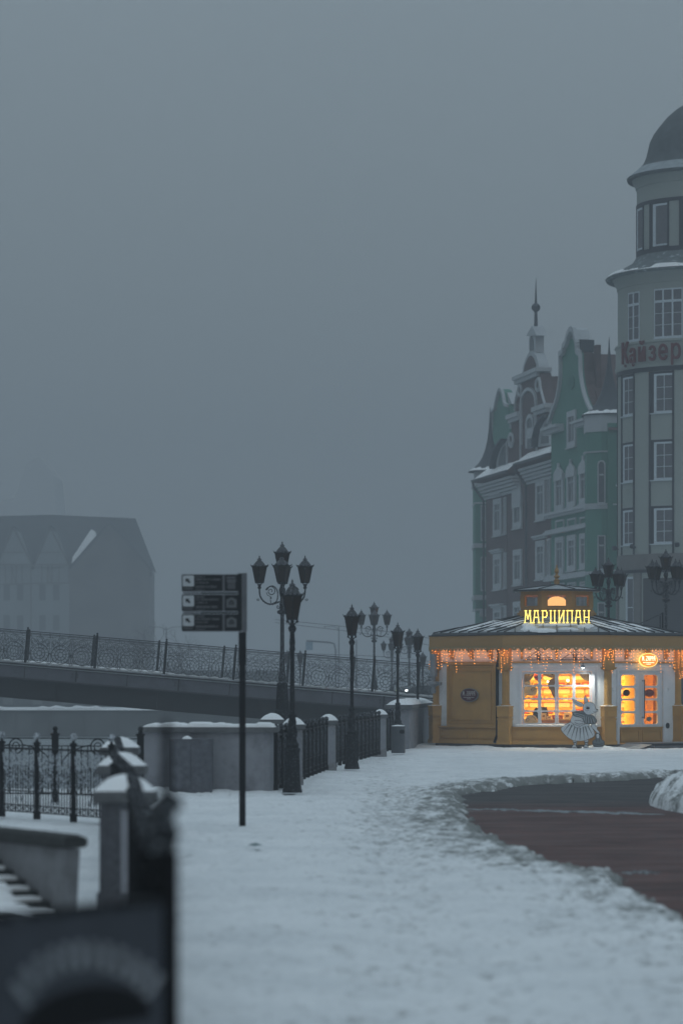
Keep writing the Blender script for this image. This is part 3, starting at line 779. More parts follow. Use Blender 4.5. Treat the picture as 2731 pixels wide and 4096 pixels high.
# litter bin
b0 = G(1592, 3012); t = thing('litter_bin', 'round grey metal litter bin in front of the third single-lantern lamp', 'bin', b0)
rb = .0038 * 0 + 28 * b0.y / F
hb = (3012 - 2905) * b0.y / F
MB().lathe([(rb, 0), (rb, hb * .97), (rb * 1.03, hb * .975), (rb * 1.03, hb), (rb * .8, hb)], b0, 20).build('body', mat('binmetal', (0.075, 0.082, 0.092), 0.5, 0.15, 5), t, smooth=True)
mb = MB(frame((b0.x + rb * .55, b0.y - rb * .86, hb * .80), (.85, .52, 0), (-.52, .85, 0)))
mb.plate(rrect(-.07, .06, -.05, .05, .03), [], -.012, .01); mb.build('opening', 'black', t)
MB().lathe([(rb * .98, hb + .003), (rb * .9, hb + .02), (rb * .4, hb + .035), (.001, hb + .04)], b0, 16).build('snow_cap', 'snow', t, smooth=True)

# ---------------------------------------------------------------- signpost
def signpost():
    g = G(970, 3302); D = g.y; s = D / F
    t = thing('signpost', 'slim black signpost carrying three stacked direction plates, standing alone in the snow', 'signpost', g)
    mb = MB(); w = 25 * s / 2
    mb.box(g.x - w, g.x + w, D - w, D + w, -.05, H + (HY - 2530) * s)
    w2 = 30 * s / 2
    xs = P(970, 0, D).x
    mb.box(xs - w2, xs + w2, D - w2 * .9, D + w2 * .9, H + (HY - 2660) * s, H + (HY - 2528) * s)
    mb.build('pole', 'black', t)
    grey = mat('sign_grey', (0.09, 0.095, 0.105), 0.5, 0.2, 6)
    lab = mat('sign_pale', (0.42, 0.45, 0.47), 0.6, 0.08, 9); dim = mat('sign_print', (0.10, 0.106, 0.112), 0.6, 0.1, 9)
    blk = mat('sign_black', (0.007, 0.0075, 0.009), 0.6, 0.1, 6, spec=.06)
    zx = lambda x: P(700 + x * .2232, 0, D).x
    zz = lambda y: H + (HY - (2260 + y * .2232)) * s
    MB().box(zx(1205), zx(1290), D - .05, D + .05, zz(1195), zz(145)).build('edge_profile', grey, t)
    MB().box(zx(1130), zx(1200), D - .03, D + .03, zz(1180), zz(150)).build('mount', blk, t)
    for (ya, yb, ic) in ((170, 475, 'col'), (530, 830, 'house'), (880, 1190, 'house')):
        pl = MB().plate(rrect(zx(125), zx(1200), zz(yb), zz(ya), .018), [], D - .028, D - .012).build('direction_plate', blk, t)
        f = D - .030
        def q(mb, x0, x1, y0, y1): mb.box(zx(x0), zx(x1), f - .001, f + .003, zz(y1), zz(y0))
        mb = MB(); mb.plate(rrect(zx(145), zx(345), zz(ya + 215), zz(ya + 20), .012), [], f - .001, f + .003); mb.build('arrow_field', lab, pl)
        a = MB(); ff = f - .004
        A = [(190, 75), (265, 75), (248, 97), (285, 140), (262, 165), (222, 122), (200, 148)]
        a.prism([(zx(x), zz(ya + y)) for x, y in A], ff, ff + .002); a.build('arrow', blk, pl)
        rr = random.Random(ya)
        mb = MB()
        for k, (yy, hh) in enumerate(((28, 30), (72, 36), (130, 34), (200, 44), (262, 30))):
            if yb - ya < yy + hh: continue
            end = {0: 540, 1: 840 if ic == 'col' else 790, 2: 600, 3: 770, 4: 570}[k] - rr.randint(0, 40)
            x = 375
            while x < end:
                wl = rr.randint(9, 20); q(mb, x, x + wl, ya + yy + rr.randint(0, 6), ya + yy + hh - rr.randint(0, 5)); x += wl + (7 if rr.random() < .85 else 22)
        x = 160
        while x < 325: q(mb, x, x + 14, ya + 240, ya + 272); x += 21
        mb.build('lettering', dim, pl)
        mb = MB(); q(mb, 855, 895, ya + 4, yb - 4); mb.build('divider', grey, pl)
        mb = MB()
        if ic == 'col':
            q(mb, 925, 1090, ya + 40, ya + 75)
            q(mb, 925, 1100, ya + 90, ya + 120); q(mb, 935, 1085, ya + 122, ya + 145)
            for j in range(6): q(mb, 945 + j * 24, 961 + j * 24, ya + 148, ya + 262)
        else:
            o = .5
            mb.plate([(zx(925), zz(ya + 235)), (zx(1105), zz(ya + 235)), (zx(1105), zz(ya + 90)), (zx(1015), zz(ya + 50)), (zx(925), zz(ya + 90))],
                     [[(zx(x), zz(ya + y)) for x, y in ((965, 190), (1062, 190), (1062, 125), (1012, 95), (965, 125))]], f - .001, f + .003)
            for j in range(3): q(mb, 982 + j * 26, 992 + j * 26, ya + 120, ya + 190)
        mb.build('icon', dim if ic != 'col' else grey, pl)
    for (ya,) in ((503,), (855,)):
        MB().box(zx(145), zx(450), D - .026, D - .014, zz(ya + 18), zz(ya - 16)).build('spacer', grey, t)
        MB().box(zx(455), zx(1125), D - .024, D - .016, zz(ya + 18), zz(ya - 16)).build('rail', blk, t)
signpost()

# ---------------------------------------------------------------- near gate post and board (out of focus)
g = Vector((P(674, 0, 9.6).x, 9.6, 0))
t = thing('gate_post', 'thin black out-of-focus gate post topped by frosted ironwork in the lower left', 'post', g)
MB().box(g.x - .032, g.x + .031, 9.57, 9.63, 0, 1.265).build('shaft', 'black', t)
mb = MB()
for i in range(5):
    mb.ball((g.x - .002 + .012 * math.sin(i * 2.1), 9.6 - .01 * i, 1.29 + i * .034), .030, 8)
for i in range(7):
    mb.tube([(g.x - .03 + .02 * math.sin(i * 2.4) + q[0], 9.56 + .02 * i, 1.29 + .02 * i + q[1]) for q in spiral((-.0, 0), .045, 1.3, i, 1, 12)], .012, 5)
mb.build('ornament', 'iron_frost', t)
mb = MB()
for i in range(9): mb.tube([(g.x - .10 + .012 * i, 9.62, 1.1), (g.x - .11 + .014 * i, 9.62, 1.27 + .02 * (i % 3))], .007, 5)
mb.box(g.x - .12, g.x - .02, 9.6, 9.63, 1.2, 1.225); mb.box(g.x - .12, g.x - .02, 9.6, 9.63, 1.12, 1.14)
mb.build('side_grille', 'iron', t)
MB().tube([(g.x - .004, 9.6, 1.44), (g.x - .006, 9.6, 1.66), (g.x - .006, 9.6, 1.69)], [.017, .016, .010], 6).build('rod', 'iron', t)
fr_ = Vector((P(580, 0, 9.7).x, 9.75))
t = thing('notice_board', 'dark out-of-focus board with an arc of pale lettering, bottom left corner', 'sign', (-.8, 9.2, .5))
a = Vector((-1.35, 8.28, 0)); b = Vector((-.578, 9.56, 0)); u = (b - a).normalized(); L = (b - a).length
fm = frame(a, u, (-u.y, u.x, 0))
brd = mat('board_dark', (0.036, 0.040, 0.050), 0.7, 0.25, 4)
MB(fm).box(0, L, -.015, .015, .30, 1.10).build('panel', brd, t)
MB(fm).box(0, L, -.022, .022, 1.101, 1.125).build('top_rail', 'iron', t)
mb = MB(fm)
def on_board(x, y):
    v = Vector(((x - CX) / F, 1, -(y - HY) / F)); n_ = Vector((-u.y, u.x, 0)); k = a.dot(n_) / v.dot(n_)
    p = v * k; return (p - a).dot(u), p.z + H
# lettering too blurred to read: twelve upright strokes of letter shapes on an arc
arc = [(66, 3975), (105, 3918), (150, 3873), (200, 3845), (252, 3828), (304, 3820), (356, 3820), (408, 3828), (460, 3846), (510, 3870), (556, 3902), (596, 3944)]
for i, (x, y) in enumerate(arc):
    ang = math.atan2(y - 4330, x - 330); dx, dy = math.cos(ang), math.sin(ang)
    for (s0, kx) in ((-8, 0), (6, 0)):
        p = on_board(x + s0 * -dy, y + s0 * dx); p0 = on_board(x + s0 * -dy + dx * 56, y + s0 * dx + dy * 56); p1 = on_board(x + s0 * -dy - dx * 56, y + s0 * dx - dy * 56)
        mb.bar((p0[0], -.018, p0[1]), (p1[0], -.018, p1[1]), .0105, .004)
    q0 = on_board(x - 13 * -dy + dx * (50 if i % 3 else 0), y - 13 * dx + dy * (50 if i % 3 else 0)); q1 = on_board(x + 13 * -dy - dx * (10 if i % 2 else -40), y + 13 * dx - dy * (10 if i % 2 else -40))
    mb.bar((q0[0], -.0185, q0[1]), (q1[0], -.0185, q1[1]), .008, .004)
mb.build('lettering', mat('board_print', (0.34, 0.36, 0.38), 0.7, .4, 12), t)
dk = []
c0 = on_board(330, 4110); ex = on_board(590, 4110)[0] - c0[0]; ez = on_board(330, 3945)[1] - c0[1]
mb = MB(fm).plate([(c0[0] + ex * math.cos(PI * i / 16), c0[1] + ez * math.sin(PI * i / 16)) for i in range(17)], [], -.0165, -.0155)
mb.build('emblem_field', 'black', t)

# ---------------------------------------------------------------- stair wall
t = thing('stair_wall', 'low grey retaining wall with a thick dark mossy coping beside snowy steps', 'wall', (-2.4, 24.5, 0))
A = Vector((-3.75, 26.6, 0)); B = Vector((-2.15, 23.75, 0)); u = (B - A).normalized(); L = (B - A).length
fm = frame(A, u, (-u.y, u.x, 0))
mb = MB(fm); mb.plate([(0, -.05), (L - .09, -.05), (L - .02, .50), (0, .50)], [], -.02, .10); mb.build('wall', mat('stairwall', (0.19, 0.195, 0.205), 0.9, 0.15, 5, 0.3, 30, stain=(.09, .09, .09), sscale=3), t)
prof = []
rows = []
for i in range(40):
    x = (L + .03) * i / 39; rr = []
    tap = 1 if i < 38 else .8
    for j in range(12):
        a_ = 2 * PI * j / 12; e = 1 + .06 * (_tab[i * 3 % 256, j] - .5)
        sx = math.copysign(abs(math.cos(a_)) ** .5, math.cos(a_)); sz = math.copysign(abs(math.sin(a_)) ** .5, math.sin(a_))
        rr.append(fm @ Vector((x, .04 + sx * .13 * e * tap, .555 + sz * .058 * e * tap)))
    rows.append(rr + [rr[0]])
mb = MB().grid(rows); k = len(rows[0]); mb.f.append(tuple((39) * k + j for j in range(12)))
mb.build('coping', 'darkcoping', t, smooth=True)
t = thing('stone_steps', 'dark stone steps half buried in snow at the foot of the retaining wall', 'steps', (-2.6, 23.9, 0))
for i in range(7):
    h_ = .42 - i * .07; x0 = 1.45 + i * .25
    st = MB(fm).box(x0 - .002, x0 + .25, -.75, -.025, -.05, h_).build('step', 'darkcoping', t)
    MB(fm).box(x0 - .0, x0 + .20, -.74, -.08, h_ + .002, h_ + .03).build('snow_layer', 'snow', st)
rows = []
for i in range(30):
    x = 1.0 + i * .078; zl = max(.0, .50 - max(0, x - 1.45) * .28) + .02 * _tab[i, 3]; row = []
    for j in range(9):
        f_ = j / 8; yy = -.20 - .09 * _tab[i // 2, 17] - 1.9 * f_
        row.append(fm @ Vector((x, yy, zl * (1 - f_) ** 1.4 + .05 * math.sin(PI * f_) - .03 * (j == 0) - .06 * (j == 8))))
    rows.append(row)
MB().grid(rows).build('snow_drift', 'snow', kind='structure', smooth=True)
# litter on the snow
p = G(1022, 3384, .02)
mb = MB(); mb.add([(p.x - .085, p.y, .03), (p.x - .03, p.y - .10, .055), (p.x + .02, p.y, .04), (p.x + .085, p.y - .03, .03), (p.x, p.y + .15, .05), (p.x - .02, p.y + .02, .02)], [(0, 1, 2, 4), (1, 3, 2), (2, 3, 4), (0, 5, 1), (5, 3, 1), (5, 4, 3), (0, 4, 5)])
mb.build('crumpled_wrapper', mat('wrapper', (0.16, 0.24, 0.25), 0.5), label='small crumpled bluish wrapper lying on the snow right of the signpost', category='litter')
# ---------------------------------------------------------------- bridge
SL = -0.0837
an = math.atan(SL)
ux = Vector((math.cos(an), 0, math.sin(an))); uz = Vector((-math.sin(an), 0, math.cos(an)))
BS, BD = .86, 98.0                 # the bridge rails are 1.1 m high
BO = Vector(((102 - CX) * BD / F, BD, H + (HY - 2651) * BD / F))
BM = frame(BO, ux, (0, 1, 0), uz) @ Matrix.Scale(BS, 4)
t = thing('bridge', 'steel girder bridge sloping down to the right across the river', 'bridge', BO)
plate_m = mat('bridge_fascia', (0.105, 0.11, 0.13), 0.7, 0.25, 1.2, 0.2, 20, stain=(0.05, 0.055, 0.065), sscale=1.3)
gird_m = mat('bridge_girder', (0.018, 0.021, 0.023), 0.7, 0.2, 1.0, stain=(0.03, 0.034, 0.036), sscale=0.7)
MB(BM).box(-14, 32, -.10, 9, -.13, 0).build('deck', farsnow, t)
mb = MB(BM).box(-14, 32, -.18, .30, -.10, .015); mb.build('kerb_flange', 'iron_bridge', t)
mb = MB(BM).box(-14, 32, -.08, .1, -.58, -.102)
mb.build('fascia', plate_m, t)
mb = MB(BM)
for i in range(-7, 17):
    mb.box(i * 1.95, i * 1.95 + (.05 if i % 2 else .03), -.095, -.0805, -.575, -.105)
mb.build('seam_strips', gird_m, t)
mb = MB(BM).box(-14, 32, -.20, -.181, -.035, .0); mb.build('drip_edge', 'roofmetal', t)
mb = MB(BM)
for i in range(-7, 17):
    if i % 3 == 0: 
        for dx in (-.18, .12):
            for dz in (-.22, -.32, -.42): mb.lathe([(.025, -.105), (.025, -.08)], n=6).v
for i in range(-6, 15):
    for dx in (-.15, -.02, .12):
        for dz in (-.40, -.30):
            if i % 2 == 0: mb.box(i * 1.95 + dx, i * 1.95 + dx + .05, -.10, -.08, dz, dz + .05)
mb = MB(BM)
for i in range(-5, 14, 2):
    for dx in (-.14, .06):
        for dz in (-.42, -.32): mb.box(i * 1.95 + dx, i * 1.95 + dx + .055, -.11, -.08, dz, dz + .055)
mb.build('bolts', 'iron_bridge', t)
mb = MB(BM).box(-14, 32, -.16, .15, -.64, -.582)
for i in range(300): mb.box(-14 + i * .15, -14 + i * .15 + .05, -.175, -.16, -.635, -.59)
mb.build('lower_flange', 'iron_bridge', t)
mb = MB(BM).box(-14, 15, .25, .45, -1.36, -.642); mb.box(-14, 15, .05, .65, -1.38, -1.362)
for i in range(-3, 8): mb.box(i * 3.85 + 1.2, i * 3.85 + 1.25, .18, .25, -1.36, -.645)
mb.build('girder', gird_m, t)
mb = MB(BM).box(-14, 15, 7.5, 7.8, -1.36, -.13); mb.build('girder', gird_m, t)
mb = MB(BM)
for x in (9.1, 9.9): mb.box(x, x + .12, 3, 3.2, -1.75 + .0 * x, -1.36)
mb.build('hanger', gird_m, t)
ab = thing('abutment_wall', 'dark bridge abutment wall behind the lamps left of the kiosk', 'wall', (2.5, 98.5, 0))
abm = mat('abutment', (0.035, 0.038, 0.043), 0.85, 0.3, 2)
AM = Matrix.Translation((0, 98.45, .25)) @ Matrix.Scale(BS, 4) @ Matrix.Translation((0, -114.5, 0))
mb = MB(AM); mb.add([(-1.25, 114.5, -2.5), (14, 114.5, -2.5), (14, 114.5, .25), (-1.25, 114.5, 1.12), (-1.25, 122, -2.5), (14, 122, -2.5), (14, 122, .25), (-1.25, 122, 1.12)],
       [(0, 1, 2, 3), (4, 5, 6, 7), (0, 1, 5, 4), (3, 2, 6, 7), (0, 3, 7, 4), (1, 2, 6, 5)])
mb.build('wall', abm, ab)
mb = MB(AM)
for i in range(16): mb.box(-1.0 + i * .45, -.95 + i * .45, 114.42, 114.5, 0, .95)
mb.box(-1.2, 6.5, 114.40, 114.5, .72, .78)
mb.build('ribs', 'iron', ab)

def panel_unit(mb, x, w, z1=1.10):
    c = x + w / 2; r = w * .43
    for rad, th in ((r, .0115), (r * .62, .009), (r * .28, .008)):
        mb.tube([(q[0], 0, q[1]) for q in circle(c, .06 + r, rad, 24)], th, 4, True)
    for k in range(8):
        a = 2 * PI * k / 8 + .2; mb.bar((c + r * .28 * math.cos(a), 0, .06 + r + r * .28 * math.sin(a)), (c + r * math.cos(a), 0, .06 + r + r * math.sin(a)), .012)
        a += .39; mb.bar((c + r * .8 * math.cos(a), 0, .06 + r + r * .8 * math.sin(a)), (c + r * .93 * math.cos(a), 0, .06 + r + r * .93 * math.sin(a)), .02)
    zc = .06 + 2 * r + .19
    for rad in (.155, .095): mb.tube([(q[0], 0, q[1]) for q in circle(c, zc - .045, rad, 16)], .008, 4, True)
    for s in (-1, 1):
        mb.tube([(q[0], 0, q[1]) for q in circle(c + s * w * .33, zc - .08, .075, 12)], .0075, 4, True)
        mb.tube([(c + s * q[0], 0, q[1]) for q in spiral((w * .38, zc - .22), .06, 1.2, 1)], .009, 4)
        mb.tube([(c + s * q.x, 0, q.z) for q in catmull([(w * .5, 0, .03), (w * .36, 0, .2), (w * .5, 0, .45)], 5)], .010, 4)
        mb.bar((c + s * w * .5, 0, .0), (c + s * (w * .28), 0, .14), .011)
        mb.bar((c + s * w * .22, 0, zc - .02), (c + s * w * .46, 0, zc + .08), .010)
    mb.bar((c - w * .5, 0, .62), (c + w * .5, 0, .62), .009); mb.bar((c - w * .5, 0, .86), (c + w * .5, 0, .86), .010)
def railing(y0, phase, label, n0, n1, pitch=2.64):
    t = thing('bridge_railing', label, 'railing', BO + Vector((0, (y0 - 114) * BS, 0)), 'wrought iron bridge railings')
    M2 = frame(BO + Vector((0, (y0 - 114) * BS, 0)), ux, (0, 1, 0), uz) @ Matrix.Scale(BS, 4)
    mb = MB(M2); L0, L1 = phase + n0 * pitch, phase + n1 * pitch
    mb.box(L0, L1, -.025, .025, 1.19, 1.225); mb.build('handrail', 'iron_bridge', t)
    mb = MB(M2); mb.box(L0, L1, -.015, .015, 1.09, 1.11); mb.box(L0, L1, -.02, .02, .03, .05); mb.build('cross_rail', 'iron_bridge', t)
    first = None
    for i in range(n0, n1):
        x = phase + i * pitch
        if first is None:
            mb = MB(); w = (pitch - .16) / 3
            for k in range(3):
                panel_unit(mb, .08 + w * k, w)
                for xx in (.08 + w * k - .035, .08 + w * k + .035): mb.bar((xx, 0, .04), (xx, 0, 1.10), .014)
            for k in range(7): mb.bar((pitch * k / 7 + .1, 0, 1.10), (pitch * k / 7 + .1, 0, 1.20), .014)
            first = mb.build('scroll_panel', 'iron_bridge', None)
            o = first; o.parent = t
        else:
            o = first.copy(); COL.objects.link(o); o.parent = t
        o.matrix_basis = Matrix.Translation(ux * x * BS) @ Matrix(((ux.x, 0, uz.x, 0), (0, 1, 0, 0), (ux.z, 0, uz.z, 0), (0, 0, 0, 1))) @ Matrix.Scale(BS, 4)
    for i in range(n0, n1 + 1):
        x = phase + i * pitch
        mb = MB(M2); mb.box(x - .05, x + .05, -.05, .05, 0, 1.21); mb.box(x - .065, x + .065, -.065, .065, 1.20, 1.225)
        mb.lathe([(.03, 1.225), (.055, 1.25), (.03, 1.27), (.018, 1.285)], (x, 0, 0), 8)
        po = mb.build('post', 'iron', t)
        MB(M2).ball((x, 0, 1.32), .042, 8).build('ball_finial', 'iron', po)
    return t
railing(114.0, 0.0, 'near wrought iron railing of the bridge, rows of spoked circles between dark posts', -2, 8)
railing(121.6, 1.9, 'far wrought iron railing of the bridge, seen through the near one', -2, 8)
mb = MB(BM)
rows = []
for i in range(160):
    x = -12 + i * .2; hh = .05 + .10 * max(0, vnoise(np.array([x * .7]), np.array([3.3]))[0] + .2)
    rows.append([(x, 7.2, 0.002), (x, 7.25, hh), (x, 7.55, hh * .8), (x, 7.7, .002)])
MB(BM).grid(rows).build('snow_ridge', 'snow', t, smooth=True)

# car on the road past the bridge
def car():
    D = 136.0; c = P(1688, 0, D); z = .0
    t = thing('parked_car', 'dark car with one white headlight showing through the bridge railing in the fog', 'car', (c.x + 1.5, D, 1.0))
    m = frame((c.x, D, .95), Vector((-.94, -.34, 0)), Vector((.34, -.94, 0)))
    paint = mat('car_paint', (0.05, 0.055, 0.06), 0.35, 0.05, 2, spec=.5)
    pr = catmull([(-1.0, 0, .25), (-1.02, 0, .55), (-.7, 0, .78), (.3, 0, .90), (.9, 0, 1.38), (2.0, 0, 1.42), (2.7, 0, 1.02), (3.2, 0, .95), (3.25, 0, .4), (3.0, 0, .22)], 4)
    m2 = m @ Matrix.Scale(-1, 4, (1, 0, 0))
    MB(m2).prism([(q.x, q.z) for q in pr], -.85, .85).build('body', paint, t)
    g = MB(m2).prism([(.62, .98), (1.0, 1.34), (1.95, 1.36), (2.5, 1.02)], -.865, .865); g.build('windows', 'lampglass', t)
    for x in (-.25, 2.45):
        for y in (-.78, .78):
            w = MB(m2 @ Matrix.Translation((x, y, .3)) @ Matrix.Rotation(R(90), 4, 'X')).lathe([(.3, -.1), (.32, -.06), (.32, .06), (.3, .1)], n=18).build('wheel', 'black', t)
    hl = emat('headlight', (0.95, 1.0, 1.0), 7.0)
    hl2 = emat('headlight_dim', (0.6, 0.75, 0.35), .6); HL = {-.6: hl2, .6: hl}
    for y in (-.6, .6): MB(m2).ball((-.99, y, .60), .055, 10).build('headlight', HL[y], t)
car()

# distant street lights
def mast(x, ytop, D, arms, label):
    p = P(x, ytop, D); t = thing('street_light', label, 'street light', (p.x, D, 0), 'tall street lights in the fog')
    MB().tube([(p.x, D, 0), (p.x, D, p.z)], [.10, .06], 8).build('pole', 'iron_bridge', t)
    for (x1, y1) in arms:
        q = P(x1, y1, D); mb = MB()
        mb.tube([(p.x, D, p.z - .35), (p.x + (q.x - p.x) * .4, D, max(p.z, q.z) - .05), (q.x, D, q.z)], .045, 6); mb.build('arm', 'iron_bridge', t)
        d_ = .45 if q.x > p.x else -.45
        MB().lathe([(.02, -.09), (.16, -.05), (.18, 0), (.1, .06), (.02, .08)], (q.x + d_ * .3, D, q.z), 10).build('lamp_head', 'iron_bridge', t)
mast(666, 2508, 340, [(606, 2507), (722, 2507)], 'faint double-armed street light in fog left of the sign plates')
mast(1355, 2504, 330, [(1304, 2507)], 'faint tall street light with one curved arm, centre of the fog')
t = thing('road_sign_gantry', 'faint rectangular road sign on a curved arm in the fog between lamps', 'road sign', (P(1342, 0, 320).x, 320, 0))
p = P(1342, 2600, 320)
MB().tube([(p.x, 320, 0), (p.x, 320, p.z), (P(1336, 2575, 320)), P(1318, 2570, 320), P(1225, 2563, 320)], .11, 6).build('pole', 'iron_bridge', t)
a_, b_ = P(1222, 2601, 320), P(1251, 2568, 320)
MB().box(a_.x, b_.x, 319.8, 319.95, a_.z, b_.z).build('sign_face', mat('sign_bluish', (.12, .2, .26), .6), t)
mast(1425, 2560, 300, [], 'faint bare mast behind the second single-lantern lamp')

# bare trees far behind
def bare_tree(x, ytop, ybase, D, seed, label):
    rr = random.Random(seed); b = P(x, ybase, D); b.z = 0; top = P(x, ytop, D).z
    t = thing('bare_tree', label, 'tree', b, 'bare winter trees in the fog')
    tr = MB(); cr = MB()
    def grow(p, d, L, r, lev):
        q = p + d * L
        (tr if lev == 0 else cr).tube([p, p + d * L * .5 + Vector((rr.uniform(-.1, .1), 0, 0)) * L * .3, q], [r, r * .8, r * .6], 5)
        if lev >= 5: return
        for k in range(3 if lev < 4 else 2):
            a = rr.uniform(.3, .75) * rr.choice((-1, 1)); bb = rr.uniform(-.6, .6)
            n = (Matrix.Rotation(a, 4, 'Y') @ Matrix.Rotation(bb, 4, 'X') @ d).normalized(); n.z = abs(n.z) * .8 + .15
            grow(q, n.normalized(), L * rr.uniform(.6, .8), r * .55, lev + 1)
    grow(b.copy(), Vector((0, 0, 1)), top * .30, .11, 0)
    bark = M.get('bark') or mat('bark', (.07, .065, .06)); M['bark'] = bark
    tr.build('trunk', bark, t); cr.build('crown', bark, t)
bare_tree(690, 2420, 0, 260, 5, 'faint bare tree in the fog just left of the sign plates')
bare_tree(770, 2500, 0, 280, 8, 'fainter bare tree below the sign plates behind the bridge')
bare_tree(625, 2530, 0, 270, 12, 'small faint bare tree beside the fog-bound building corner')
bare_tree(1712, 2600, 0, 150, 21, 'dark bare tree in fog touching the left edge of the kiosk roof')

# ---------------------------------------------------------------- foggy half-timbered building, far left
def left_building():
    D = 430.0; s = D / F
    z7 = lambda x, y: (P(x * .5102, 1950 + y * .5102, D).x, P(0, 1950 + y * .5102, D).z)
    t = thing('warehouse_building', 'huge fog-faded gabled building at the left with half-timbered dormers', 'building', (z7(860, 0)[0], D, 0))
    wallm = mat('far_brick', (.085, .075, .072), .9, .5, .22); pale = mat('far_plaster', (.16, .175, .18), .9, .15, .3)
    tim = mat('timber', (.07, .06, .055), .9); rf = mat('far_roof', (.025, .028, .032), .9, .4, .8)
    # gable end facing the camera
    g = [z7(545, 1300), z7(545, 640), z7(700, 440), z7(860, 285), z7(1010, 440), z7(1172, 650), z7(1172, 1300)]
    g[0] = (g[0][0], 0); g[-1] = (g[-1][0], 0)
    MB().prism(g, D, D + 12).build('gable_wall', wallm, t)
    # roof slopes
    a, b, c, d_ = z7(545, 640), z7(330, 185), z7(1030, 215), z7(1200, 655)
    rm = MB()
    rm.add([(a[0], D - .4, a[1]), (b[0], D + 9, b[1]), (c[0], D + 9, c[1]), (z7(870, 270)[0], D - .4, z7(870, 270)[1])], [(0, 1, 2, 3)])
    rm.add([(z7(870, 270)[0], D - .4, z7(870, 270)[1]), (c[0], D + 9, c[1]), (d_[0], D + 9, d_[1]), (d_[0] - .1, D - .5, d_[1])], [(0, 1, 2, 3)])
    # barge boards
    rm.bar((a[0], D - .3, a[1]), (z7(860, 275)[0], D - .3, z7(860, 275)[1]), .35); rm.bar((z7(860, 275)[0], D - .3, z7(860, 275)[1]), (d_[0], D - .3, d_[1]), .35)
    rm.add([(z7(-400, 620)[0], D, z7(0, 620)[1]), (a[0], D, z7(0, 620)[1]), (b[0] + 1, D + 9, b[1]), (z7(-400, 0)[0], D + 9, z7(0, 205)[1])], [(0, 1, 2, 3)])
    rm.build('roof', rf, t)
    q = [z7(563, 610), z7(565, 540), z7(600, 480), z7(650, 380), z7(690, 310), z7(725, 330), z7(740, 375), z7(690, 460), z7(630, 540)]
    yy = lambda p: D - .4 + 9.4 * max(0, min(1, (p[1] - a[1]) / (b[1] - a[1]))) - .35
    MB().add([(p[0], yy(p), p[1]) for p in q], [tuple(range(len(q)))]).build('snow_patch', 'snow', t)
    # left wing facade
    f = MB().box(z7(-400, 0)[0], z7(545, 0)[0], D + .2, D + 9, 0, z7(0, 600)[1]); f.build('wing_wall', pale, t)
    for cxx in (110, 400):
        dm = thing_part = MB().prism([z7(cxx - 130, 620), z7(cxx - 20, 340), z7(cxx + 30, 340), z7(cxx + 145, 620)], D - .3, D + 5).build('dormer', pale, t)
        tb = MB()
        def L_(p, q_): tb.bar((z7(*p)[0], D - .35, z7(*p)[1]), (z7(*q_)[0], D - .35, z7(*q_)[1]), .16)
        L_((cxx - 130, 605), (cxx + 145, 605)); L_((cxx - 75, 510), (cxx + 75, 510)); L_((cxx - 130, 620), (cxx, 320)); L_((cxx, 320), (cxx + 150, 620))
        for dx in (-70, -20, 15, 70): L_((cxx + dx, 605), (cxx + dx, 620))
        tb.build('timber_frame', tim, dm)
        MB().add([(z7(cxx - 150, 640)[0], D - .6, z7(0, 640)[1]), (z7(cxx, 300)[0], D - .6, z7(0, 300)[1]), (z7(cxx, 300)[0], D + 7, z7(0, 300)[1]), (z7(cxx - 60, 640)[0], D + 7, z7(0, 640)[1]),
                  (z7(cxx + 165, 640)[0], D - .6, z7(0, 640)[1]), (z7(cxx + 60, 640)[0], D + 7, z7(0, 640)[1])], [(0, 1, 2, 3), (1, 4, 5, 2)]).build('dormer_roof', rf, dm)
    tb = MB()
    def L2(p, q_, w=.16): tb.bar((z7(*p)[0], D + .1, z7(*p)[1]), (z7(*q_)[0], D + .1, z7(*q_)[1]), w)
    L2((-300, 765), (545, 748), .2)
    for x in (45, 95, 130, 175, 245, 330, 375, 410, 465, 540): L2((x, 620), (x, 750), .12)
    L2((95, 620), (125, 750), .1); L2((380, 620), (405, 750), .1); L2((245, 750), (245, 1160), .14)
    tb.build('timber_frame', tim, t)
    for x in (55, 160, 335, 443):
        for (y0, y1) in ((760, 885), (1000, 1120), (1230, 1360)):
            p0, p1 = z7(x - 25, y1), z7(x + 25, y0)
            if p0[1] < 0: continue
            w = MB().box(p0[0], p1[0], D + .12, D + .25, p0[1], p1[1]).build('window', mat('far_win', (.03, .033, .036), .5) if 'fw' not in M else M['fw'], t)
            M['fw'] = w.data.materials[0]
    MB().lathe([(.15, 0), (.15, 2)], (z7(1185, 0)[0], D - .2, z7(0, 700)[1]), 8).build('downpipe', rf, t)
left_building()
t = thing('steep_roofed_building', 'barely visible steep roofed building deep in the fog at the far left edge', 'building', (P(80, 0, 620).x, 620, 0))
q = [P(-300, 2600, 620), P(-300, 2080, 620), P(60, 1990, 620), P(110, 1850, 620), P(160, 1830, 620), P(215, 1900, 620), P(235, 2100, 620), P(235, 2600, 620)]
MB().prism([(p.x, max(p.z, 0)) for p in q], 620, 640).build('walls', mat('ghost', (.50, .50, .50)), t)

